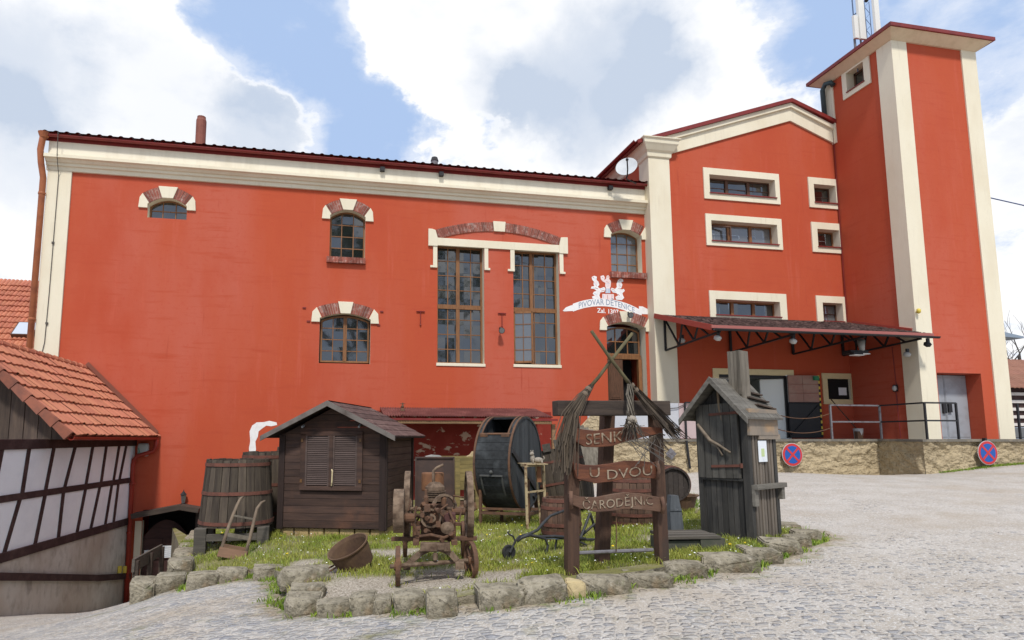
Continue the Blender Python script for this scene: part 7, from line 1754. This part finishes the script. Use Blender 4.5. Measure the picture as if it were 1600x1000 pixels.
def board(pts_top, pts_bot, m, txt, size, cpx, scl, slope=0., curls=(), lab=None):
    n = len(pts_top); mb = MB(); top = [SF(*p, -.10) for p in pts_top]; bot = [SF(*p, -.10) for p in pts_bot]
    fr = [Vector((p.x,-.125,p.z)) for p in top]+[Vector((p.x,-.125,p.z)) for p in bot[::-1]]; bk = [v_+Vector((0,.05,0)) for v_ in fr]; N = len(fr)
    fs = [(i, i+1, N-2-i, N-1-i) for i in range(n-1)]
    mb.add(fr+bk, fs+[tuple(N+x for x in f[::-1]) for f in fs]+[(i,N+i,N+(i+1)%N,(i+1)%N) for i in range(N)])
    # raised rim lines
    o_ = mb.build('board', m, t, bevel=.006, label=lab)
    c = SF(*cpx, -.13); w = .0
    text_mesh(txt, size, .004, M['letters'], 'lettering', o_, lambda x, y, z: Vector((c.x+x, -.131+(-z), c.z+y+x*slope+.02*math.sin(x*5))), scl, offset=-.001)
    for cp, rr in curls:
        cc = SF(*cp, -.13); k = MB(); k.tube([Vector((cc.x,-.135,cc.z+rr[0])), Vector((cc.x+rr[2],-.150,cc.z)), Vector((cc.x,-.135,cc.z+rr[1]))], .022, 8); k.build('scroll_curl', M['signdull'], o_, smooth=True)
    return o_
board([(896,668),(910,671),(930,673),(955,669),(975,667),(1000,667),(1034,668)], [(898,690),(912,698),(930,699),(955,697),(975,690),(1000,684),(1034,676)], M['signboard'], 'SENK', .165, (944,685), (1.15,1.0), .0, lab='top sign board reading SENK')
dv = board([(893,722),(910,726),(930,727),(955,724),(975,720),(1000,720),(1028,723)], [(900,748),(912,751),(930,755),(955,752),(975,748),(1000,746),(1026,748)], M['signboard'], 'DVOU', .15, (984,739), (1.35,1.0), .0, curls=(((1026,735),(.10,-.10,.015)),), lab='middle sign board reading U DVOU')
c_u = SF(929,739,-.13); text_mesh('U', .15, .004, M['letters'], 'lettering', dv, lambda x, y, z: Vector((c_u.x+x, -.131+(-z), c_u.z+y)), (1.35,1.0), offset=-.001)
board([(888,771),(905,776),(930,777),(955,772),(975,769),(1000,771),(1036,778)], [(892,788),(905,794),(930,800),(955,798),(975,795),(1000,796),(1034,800)], M['signdull'], 'ČARODĚJNIC', .13, (966,786), (1.08,1.0), -.02, curls=(((892,781),(.09,-.09,-.01)),((1034,789),(.09,-.09,.01))), lab='bottom sign board reading CARODEJNIC')
# ---- crossed brooms and the hanging witch charm
def W3(px, py, off): return Vector(t.location)+(Matrix.Rotation(rz, 3, 'Z') @ SF(px, py, off))
def besom(label, pts, hd, seed, spread, n=110, droop=0.):
    P = [W3(px, py, of) for px, py, of in pts]; o = P[-1].copy(); b = thing('besom_broom', label, 'broom', tuple(o))
    P = [p-o for p in P]; mb = MB(); mb.tube(P, [.018, .019, .02, .022][:len(P)] if len(P) <= 4 else .02, 7); mb.build('stick', M['stick'], b, smooth=True)
    Q = [W3(px, py, of)-o for px, py, of in hd]; rnd = random.Random(seed); mb = MB()
    for i in range(n):
        a = rnd.uniform(0, 6.283); r_ = math.sqrt(rnd.random()); ph = rnd.uniform(-.05,.05)
        pp = []
        jx, jz = rnd.gauss(0,.035), rnd.gauss(0,.03)
        for j, q in enumerate(Q):
            f = j/(len(Q)-1); s = spread[j]
            pp.append(q+Vector((math.cos(a+ph*j)*r_*s, math.sin(a+ph*j)*r_*s*.8, math.sin(a*2+j)*s*.3))+Vector((jx+rnd.uniform(-.012,.012),rnd.uniform(-.01,.01),jz+rnd.uniform(-.02,.02)))*f*1.4)
        k = rnd.choice((0, len(pp)-1, len(pp)-1, len(pp)-2)); pp = pp if k else pp
        mb.tube(pp[:max(2, k+1)], .0055, 3, cap=False)
    mb.build('twigs', M['straw'], b); 
    k = MB(); c = Q[0].lerp(Q[1], .35); d_ = (Q[1]-Q[0]).normalized(); k.lathe([(spread[0]*1.15,-.02),(spread[0]*1.3,0),(spread[0]*1.15,.02)], c, d_, 12); k.lathe([(spread[0]*1.15,-.02),(spread[0]*1.3,0),(spread[0]*1.15,.02)], c+d_*.07, d_, 12); k.build('binding', M['rope'], b)
besom('besom broom hanging down over the left sign post, stick pointing up to the right', [(988,521,-.16),(955,563,-.16),(935,590,-.15),(921,606,-.14)], [(924,602,-.14),(910,620,-.15),(892,650,-.17),(883,690,-.17),(880,735,-.16)], 1, [.03,.035,.055,.07,.05], 120)
besom('besom broom slanting down to the right over the cross beam, stick pointing up left', [(924,517,-.20),(955,562,-.20),(975,588,-.2),(984,600,-.2)], [(980,594,-.2),(1000,617,-.2),(1026,645,-.2),(1044,667,-.2),(1057,680,-.19)], 2, [.025,.03,.04,.05,.045], 110)
top = W3(984, 600, -.22); bot = W3(986, 665, -.24)
o = bot.copy(); b = thing('hanging_charm', 'scruffy hanging witch doll of rope and twigs tied under the brooms', 'doll', tuple(o))
mb = MB(); 
for k in range(7):
    L0 = top-o; ph = k*.9; mb.tube([L0+Vector((math.cos(ph)*.02,math.sin(ph)*.02,0)), L0*.75+Vector((math.cos(ph+1)*.04,math.sin(ph+1)*.03,0)), L0*.5+Vector((math.cos(ph+2)*.03,math.sin(ph+2)*.03,0)), L0*.25+Vector((math.cos(ph+3)*.04,math.sin(ph+3)*.03,0)), Vector((math.cos(ph)*.03,0,.02))], .009, 5)
mb.build('rope', M['greywood'], b)
mb = MB(); mb.ball((0,-.02,.07), .045, 10, 8, (1.2,1,.9)); mb.ball((.03,-.04,.05), .025, 6, 5); mb.ball((-.035,-.03,.03), .02, 6, 5); mb.ball((.0,-.065,.065), .014, 6, 5); mb.build('head', M['bone'], b, smooth=True)
mb = MB(); rnd = random.Random(5)
for k in range(60):
    a = rnd.uniform(0,6.28); L_ = rnd.uniform(.10,.26); mb.tube([(rnd.uniform(-.05,.05),rnd.uniform(-.04,.04),.04+rnd.uniform(-.03,.12)), (math.cos(a)*L_*.35,math.sin(a)*.05,.04-L_*.2), (math.cos(a)*L_*.6,math.sin(a)*.08,.05-L_*rnd.uniform(.2,1.1))], .005, 3)
mb.build('twig_skirt', M['straw'], b); mb = MB()
for k in range(14): x = rnd.uniform(-.02,.06); mb.tube([(x,-.01,-.02),(x+rnd.uniform(-.1,.35),-.03,-.15),(x+rnd.uniform(.0,.5),-.02,-.12-rnd.uniform(.1,.4))], .004, 3)
mb.build('loose_strands', M['barkdark'], b)
t2 = thing('dry_branch', 'dry thorny twigs tucked behind the right end of the top sign board', 'twigs', tuple(W3(1025, 680, -.2))); mb = MB(); rnd = random.Random(9)
for k in range(26):
    a = rnd.uniform(-2.6,.3); L_ = rnd.uniform(.08,.24); mb.tube([(0,0,0),(math.cos(a)*L_*.5-.02,-.02,math.sin(a)*L_*.5+.02),(math.cos(a)*L_,-.03,math.sin(a)*L_)], .004, 3)
mb.build('twigs', M['straw'], t2)
# ================================================================== edging stones
def rock(label, px0, px1, pyt, pyb, seed, deep=.30, m='stone', cut=True, name='edging_stone', Z=None, rzj=0., sq=.97):
    """a boulder standing on the ground where the photo shows its foot; width and height from its size there"""
    g = gndpx((px0+px1)/2, pyb) if Z is None else (*onZ((px0+px1)/2, pyb, Z), Z)
    d0, d1 = ray(px0, pyb), ray(px1, pyb); k = g[1]/d0[1]; k1 = g[1]/d1[1]
    w = abs(d1[0]*k1-d0[0]*k); up = onY((px0+px1)/2, pyt, g[1]+deep*.35); h = max(.08, (up[1]-g[2])*.84)
    rnd = random.Random(seed); bm = bmesh.new(); P = []
    for i in (-1, 1):
        for j in (-1, 1):
            for k_ in (-1, 1):
                q = Vector((i*rnd.uniform(.78,1.04), j*rnd.uniform(.7,1.0), k_*rnd.uniform(.74,1.04) if k_ > 0 else -1)); P.append(q)
                if rnd.random() < .6: P.append(Vector((q.x*rnd.uniform(.3,.8), q.y*1.02, q.z*rnd.uniform(.5,1.05))))
    P.append(Vector((rnd.uniform(-.5,.5), rnd.uniform(-.3,.3), rnd.uniform(.95,1.12)))); P.append(Vector((rnd.uniform(-.5,.5), -1.12, rnd.uniform(-.4,.5)))); P.append(Vector((1.1*rnd.choice((-1,1)), 0, rnd.uniform(-.3,.4))))
    for q in P: bm.verts.new(q)
    r_ = bmesh.ops.convex_hull(bm, input=bm.verts); bmesh.ops.delete(bm, geom=[v for v in bm.verts if not v.link_faces], context='VERTS')
    for v in bm.verts: v.co = Vector((v.co.x*w/2*1.06, v.co.y*deep/2*1.1, (v.co.z*.5+.5)*(h+.08)-.08))
    bmesh.ops.dissolve_limit(bm, angle_limit=R(12), verts=bm.verts, edges=bm.edges)
    bmesh.ops.bevel(bm, geom=bm.edges[:], offset=min(w, h)*.085, segments=2, affect='EDGES', clamp_overlap=True)
    bmesh.ops.triangulate(bm, faces=bm.faces)
    for _ in range(2): bmesh.ops.subdivide_edges(bm, edges=[e for e in bm.edges if e.calc_length() > .045], cuts=1); bmesh.ops.triangulate(bm, faces=bm.faces)
    bm.normal_update()
    for v in bm.verts:
        q = v.co*5+Vector((seed*3.1, seed*1.7, 0)); v.co += v.normal*(.020*mnoise.noise(q)+.010*mnoise.noise(q*3)+.005*mnoise.noise(q*8))
    me = bpy.data.meshes.new(name); bm.to_mesh(me); bm.free(); me.materials.append(M[m])
    for p_ in me.polygons: p_.use_smooth = True
    me.set_sharp_from_angle(angle=R(38)) if hasattr(me, 'set_sharp_from_angle') else None
    o = bpy.data.objects.new(name, me); COL.objects.link(o); o.location = (g[0]+g[0]/g[1]*deep*.35, g[1]+deep*.35, g[2]); o.rotation_euler = (0, 0, rzj-math.atan2(g[0], g[1])*.6)
    return tag(o, label, 'stone', 'stones edging the island')
ST = [
 # front row left group, from the left corner boulder towards the gap
 ('squarish grey boulder at the near left corner of the front row', 447, 506, 922, 960, .36, {}),
 ('low grey slab lying on top behind the near left corner boulder', 450, 508, 907, 930, .30, dict(Z=-1.72)),
 ('low rounded boulder right of the near left corner boulder', 494, 547, 932, 963, .30, {}),
 ('upright grey boulder below and left of the engine front wheel', 546, 588, 920, 960, .30, {}),
 ('smallest boulder in the front row under the engine, wedged between two larger ones', 582, 612, 925, 958, .24, {}),
 ('broad rounded boulder in the front row directly below the engine', 613, 665, 918, 957, .32, {}),
 ('rough pitted reddish boulder at the right end of the group below the engine', 664, 714, 914, 963, .34, {}),
 # right row
 ('long wedge shaped block, first in the row right of the gap', 744, 818, 906, 950, .36, {}),
 ('tall long block left of the left sign post', 812, 883, 894, 941, .34, {}),
 ('small yellow rounded stone at the foot of the left sign post', 884, 912, 900, 934, .22, dict(m='stonepale')),
 ('long straight block between the two sign posts', 906, 980, 894, 928, .30, {}),
 ('shorter block left of the right sign post', 977, 1047, 890, 918, .30, {}),
 ('raised grey block at the foot of the right sign post', 1037, 1098, 872, 903, .34, {}),
 ('long smooth block in front of the plank box', 1100, 1176, 860, 894, .34, {}),
 ('flat topped block in front of the outhouse corner', 1160, 1212, 850, 880, .34, {}),
 ('pale domed stone in front of the outhouse side', 1196, 1245, 836, 868, .32, {}),
 ('small grey block right of the pale domed stone', 1228, 1262, 832, 856, .28, {}),
 ('pointed stone at the far right tip of the island', 1240, 1277, 822, 848, .30, {}),
 ('flat dark stone behind the far right tip of the island', 1216, 1245, 814, 828, .4, {}),
 # left rim
 ('big tilted grey slab with a flat top behind the near left corner', 438, 514, 880, 912, .42, dict(Z=-1.76)),
 ('flat grey block left of the tilted slab', 392, 442, 880, 905, .36, {}),
 ('knobbly yellowish block in the left rim below the barrow', 338, 388, 883, 908, .32, {}),
 ('low dark block left of the knobbly yellowish block', 291, 342, 890, 918, .30, {}),
 ('white capped block at the left corner of the island', 243, 290, 890, 922, .34, {}),
 ('rounded grey boulder at the foot of the red downpipe', 205, 244, 898, 938, .45, {}),
]
ZS = {}
for i, (lab, a, b, t_, bt, dp, kw) in enumerate(ST):
    kw = dict(kw)
    rock(lab, a, b, t_, bt, i+11, dp, **kw)
# dry stone retaining edge climbing beside the cellar ramp
steps_ = [('lowest stone of the retaining edge beside the cellar ramp', 262, 302, 868, 893, 10.6), ('second stone up the retaining edge beside the cellar ramp', 272, 306, 856, 876, 11.8), ('third stone up the retaining edge beside the cellar ramp', 280, 312, 846, 864, 13.0), ('fourth stone up the retaining edge, left of the vat base', 290, 316, 835, 853, 14.0), ('topmost stone of the retaining edge by the front vat', 296, 314, 828, 842, 15.2)]
for i, (lab, a, b, t_, bt, Y) in enumerate(steps_):
    X, Z = onY((a+b)/2, bt, Y); d0, d1 = onY(a, bt, Y), onY(b, bt, Y)
    rock(lab, a, b, t_, bt, 50+i, .6, Z=Z)
# ================================================================== trees behind the photographer (they show in the window panes)
def leafy_tree(base, h, seed, label):
    t, tips = bare_tree('leafy_tree', base, h, seed, label, leaves=True); rnd = random.Random(seed); mb = MB(); vs = []; fs = []
    for p in tips:
        for _ in range(26):
            c = p+Vector((rnd.gauss(0,.8), rnd.gauss(0,.8), rnd.gauss(0,.7))); u = Vector((rnd.gauss(0,1),rnd.gauss(0,1),rnd.gauss(0,1))).normalized(); w = u.orthogonal().normalized(); s = rnd.uniform(.12,.26); n = len(vs)
            vs += [c-u*s, c+w*s*.6, c+u*s, c-w*s*.6]; fs.append((n,n+1,n+2,n+3))
    mb.v = vs; mb.f = fs; mb.m = [0]*len(fs); mb.build('crown', M['treeleaf'], t, fix=False)
leafy_tree((10.5, -13, -1.6), 25, 21, 'leafy tree behind the photographer facing the hall windows')
leafy_tree((0, -15, -1.7), 28, 22, 'second leafy tree behind the photographer, further left')
# ================================================================== camera
cam = bpy.data.cameras.new('camera'); co = bpy.data.objects.new('camera', cam); COL.objects.link(co); S.camera = co
cam.sensor_width = 36; cam.sensor_fit = 'HORIZONTAL'; cam.lens = 36*FP/1600; cam.clip_end = 6000; cam.clip_start = .05
cam.shift_x = (800-CX)/1600; cam.shift_y = -(500-CY)/1600
co.rotation_euler = (R(90)+TILT, 0, -YAW)
# ================================================================== light: thin bright cloud, high soft sun from the front left
SUN_EL, SUN_AZ = R(54), R(189)     # azimuth clockwise from +Y
sd = Vector((math.sin(SUN_AZ)*math.cos(SUN_EL), math.cos(SUN_AZ)*math.cos(SUN_EL), math.sin(SUN_EL)))
sl_ = bpy.data.lights.new('sun', 'SUN'); sl_.energy = 3.0; sl_.angle = R(6); sl_.color = (1,.96,.9); so = bpy.data.objects.new('sun', sl_); COL.objects.link(so)
so.rotation_euler = (-sd).to_track_quat('-Z', 'Y').to_euler()
w = bpy.data.worlds.new('World'); S.world = w; w.use_nodes = True; nt = w.node_tree; N = nt.nodes; L = nt.links; bg = N['Background']
sky = N.new('ShaderNodeTexSky'); sky.sky_type = 'NISHITA'; sky.sun_disc = False; sky.sun_elevation = SUN_EL; sky.sun_rotation = SUN_AZ; sky.altitude = 300; sky.air_density = 1.0; sky.dust_density = 1.5; sky.ozone_density = 1.2
bg.inputs['Strength'].default_value = .10
tc = N.new('ShaderNodeTexCoord'); g = tc.outputs['Generated']
def MA(op, a, b=None, c=None, clamp=False):
    t = N.new('ShaderNodeMath'); t.operation = op; t.use_clamp = clamp
    for k, v in enumerate((a, b, c)):
        if v is None: continue
        if isinstance(v, (int, float)): t.inputs[k].default_value = v
        else: L.new(v, t.inputs[k])
    return t.outputs[0]
def MRn(src, a, b, c=0, d=1, smooth=True):
    t = N.new('ShaderNodeMapRange'); t.interpolation_type = 'SMOOTHSTEP' if smooth else 'LINEAR'; L.new(src, t.inputs[0])
    for i, v in enumerate((a, b, c, d)): t.inputs[i+1].default_value = v
    return t.outputs[0]
def nz(scale, det, rough=.55, off=(0,0,0), dist=0., st=(1,1,1.7)):
    mp = N.new('ShaderNodeMapping'); mp.inputs['Location'].default_value = off; mp.inputs['Scale'].default_value = st; L.new(g, mp.inputs[0])
    t = N.new('ShaderNodeTexNoise'); t.inputs['Scale'].default_value = scale; t.inputs['Detail'].default_value = det; t.inputs['Roughness'].default_value = rough; t.inputs['Distortion'].default_value = dist; L.new(mp.outputs[0], t.inputs[0]); return t.outputs['Fac']
_mp = N.new('ShaderNodeTexNoise'); _mp.inputs['Scale'].default_value = 5; _mp.inputs['Detail'].default_value = 6; _mp.inputs['Roughness'].default_value = .6; L.new(g, _mp.inputs[0])
_sv = N.new('ShaderNodeVectorMath'); _sv.operation = 'SUBTRACT'; L.new(_mp.outputs["Color"], _sv.inputs[0]); _sv.inputs[1].default_value = (.5,.5,.5)
_w = N.new('ShaderNodeVectorMath'); _w.operation = 'MULTIPLY_ADD'; L.new(_sv.outputs[0], _w.inputs[0]); _w.inputs[1].default_value = (.22,.22,.22); L.new(g, _w.inputs[2])
_n = N.new('ShaderNodeVectorMath'); _n.operation = 'NORMALIZE'; L.new(_w.outputs[0], _n.inputs[0]); gw = _n.outputs[0]
def blob(px, py, rad):
    """soft disc of sky around a direction; 1 at the centre, 0 at rad degrees"""
    d = Vector(ray(px, py)).normalized(); vm = N.new('ShaderNodeVectorMath'); vm.operation = 'DOT_PRODUCT'; L.new(gw, vm.inputs[0]); vm.inputs[1].default_value = d
    return MRn(vm.outputs['Value'], math.cos(R(rad)), math.cos(R(rad*.15)))
n1 = nz(3.6, 14, .62, (4.1,2.2,.7), .2); n2 = nz(8, 12, .62, (1,5,2), .15)
field = MA('ADD', MA('MULTIPLY', MA('SUBTRACT', n1, .5), 2.6), MA('MULTIPLY', MA('SUBTRACT', n2, .5), 3.0))
field = MA('ADD', field, -.12)
for (px, py, rad, amp) in ((150,210,17,.75),(40,30,12,.5),(300,200,9,.45),(450,215,5,.45),(30,380,12,.5),(850,130,17,.75),(640,10,6,.6),(770,90,9,.5),(1010,90,13,.65),(950,240,8,.5),(1600,300,14,.8),(1210,120,6,.3),(900,-200,25,.4),
                           (450,40,8,-.6),(570,175,8,-.7),(380,30,6,-.4),(620,220,5,-.6),(600,160,6,-.5),(660,240,4,-.4),(815,228,3,-.6),(1235,50,8,-.55),(1300,-20,8,-.4),(1440,10,10,-.25)):
    field = MA('ADD', field, MA('MULTIPLY', blob(px, py, rad), amp))
mask = MRn(field, -.22, .48)
soft = MRn(MA('ADD', field, MA('MULTIPLY', MA('SUBTRACT', nz(6, 8, .6, (3,3,1), 0, (1,1,2.5)), .5), 2.2)), -.8, .4, 0, .5)
mask = MA('MAXIMUM', mask, soft)
shade = MA('MULTIPLY', MRn(nz(5.5, 8, .55, (7,1,3)), .46, .74), .55)
for (px, py, rad, amp) in ((930,130,8.5,.85),(1010,135,5,.4),(800,150,4,.3),(850,170,4,.3),(30,120,7,.7),(20,240,6,.5),(410,190,6,.7),(260,170,6,.2)):
    shade = MA('ADD', shade, MA('MULTIPLY', blob(px, py, rad), amp))
shade = MA('MULTIPLY', MA('MINIMUM', shade, 1.0), MRn(field, .2, .6))
mx = N.new('ShaderNodeMix'); mx.data_type = 'RGBA'; L.new(shade, mx.inputs[0]); mx.inputs[6].default_value = (9.7,9.75,9.9,1); mx.inputs[7].default_value = (5.4,6.2,7.5,1)
hs = N.new('ShaderNodeMix'); hs.data_type = 'RGBA'; hs.inputs[0].default_value = .88; L.new(sky.outputs[0], hs.inputs[6]); hs.inputs[7].default_value = (4.4,5.9,8.7,1)
m2 = N.new('ShaderNodeMix'); m2.data_type = 'RGBA'; L.new(mask, m2.inputs[0]); L.new(hs.outputs[2], m2.inputs[6]); L.new(mx.outputs[2], m2.inputs[7])
L.new(m2.outputs[2], bg.inputs['Color'])
S.view_settings.view_transform = 'Standard'; S.view_settings.look = 'None'; S.view_settings.exposure = .12; S.view_settings.gamma = 1
S.render.engine = 'CYCLES'
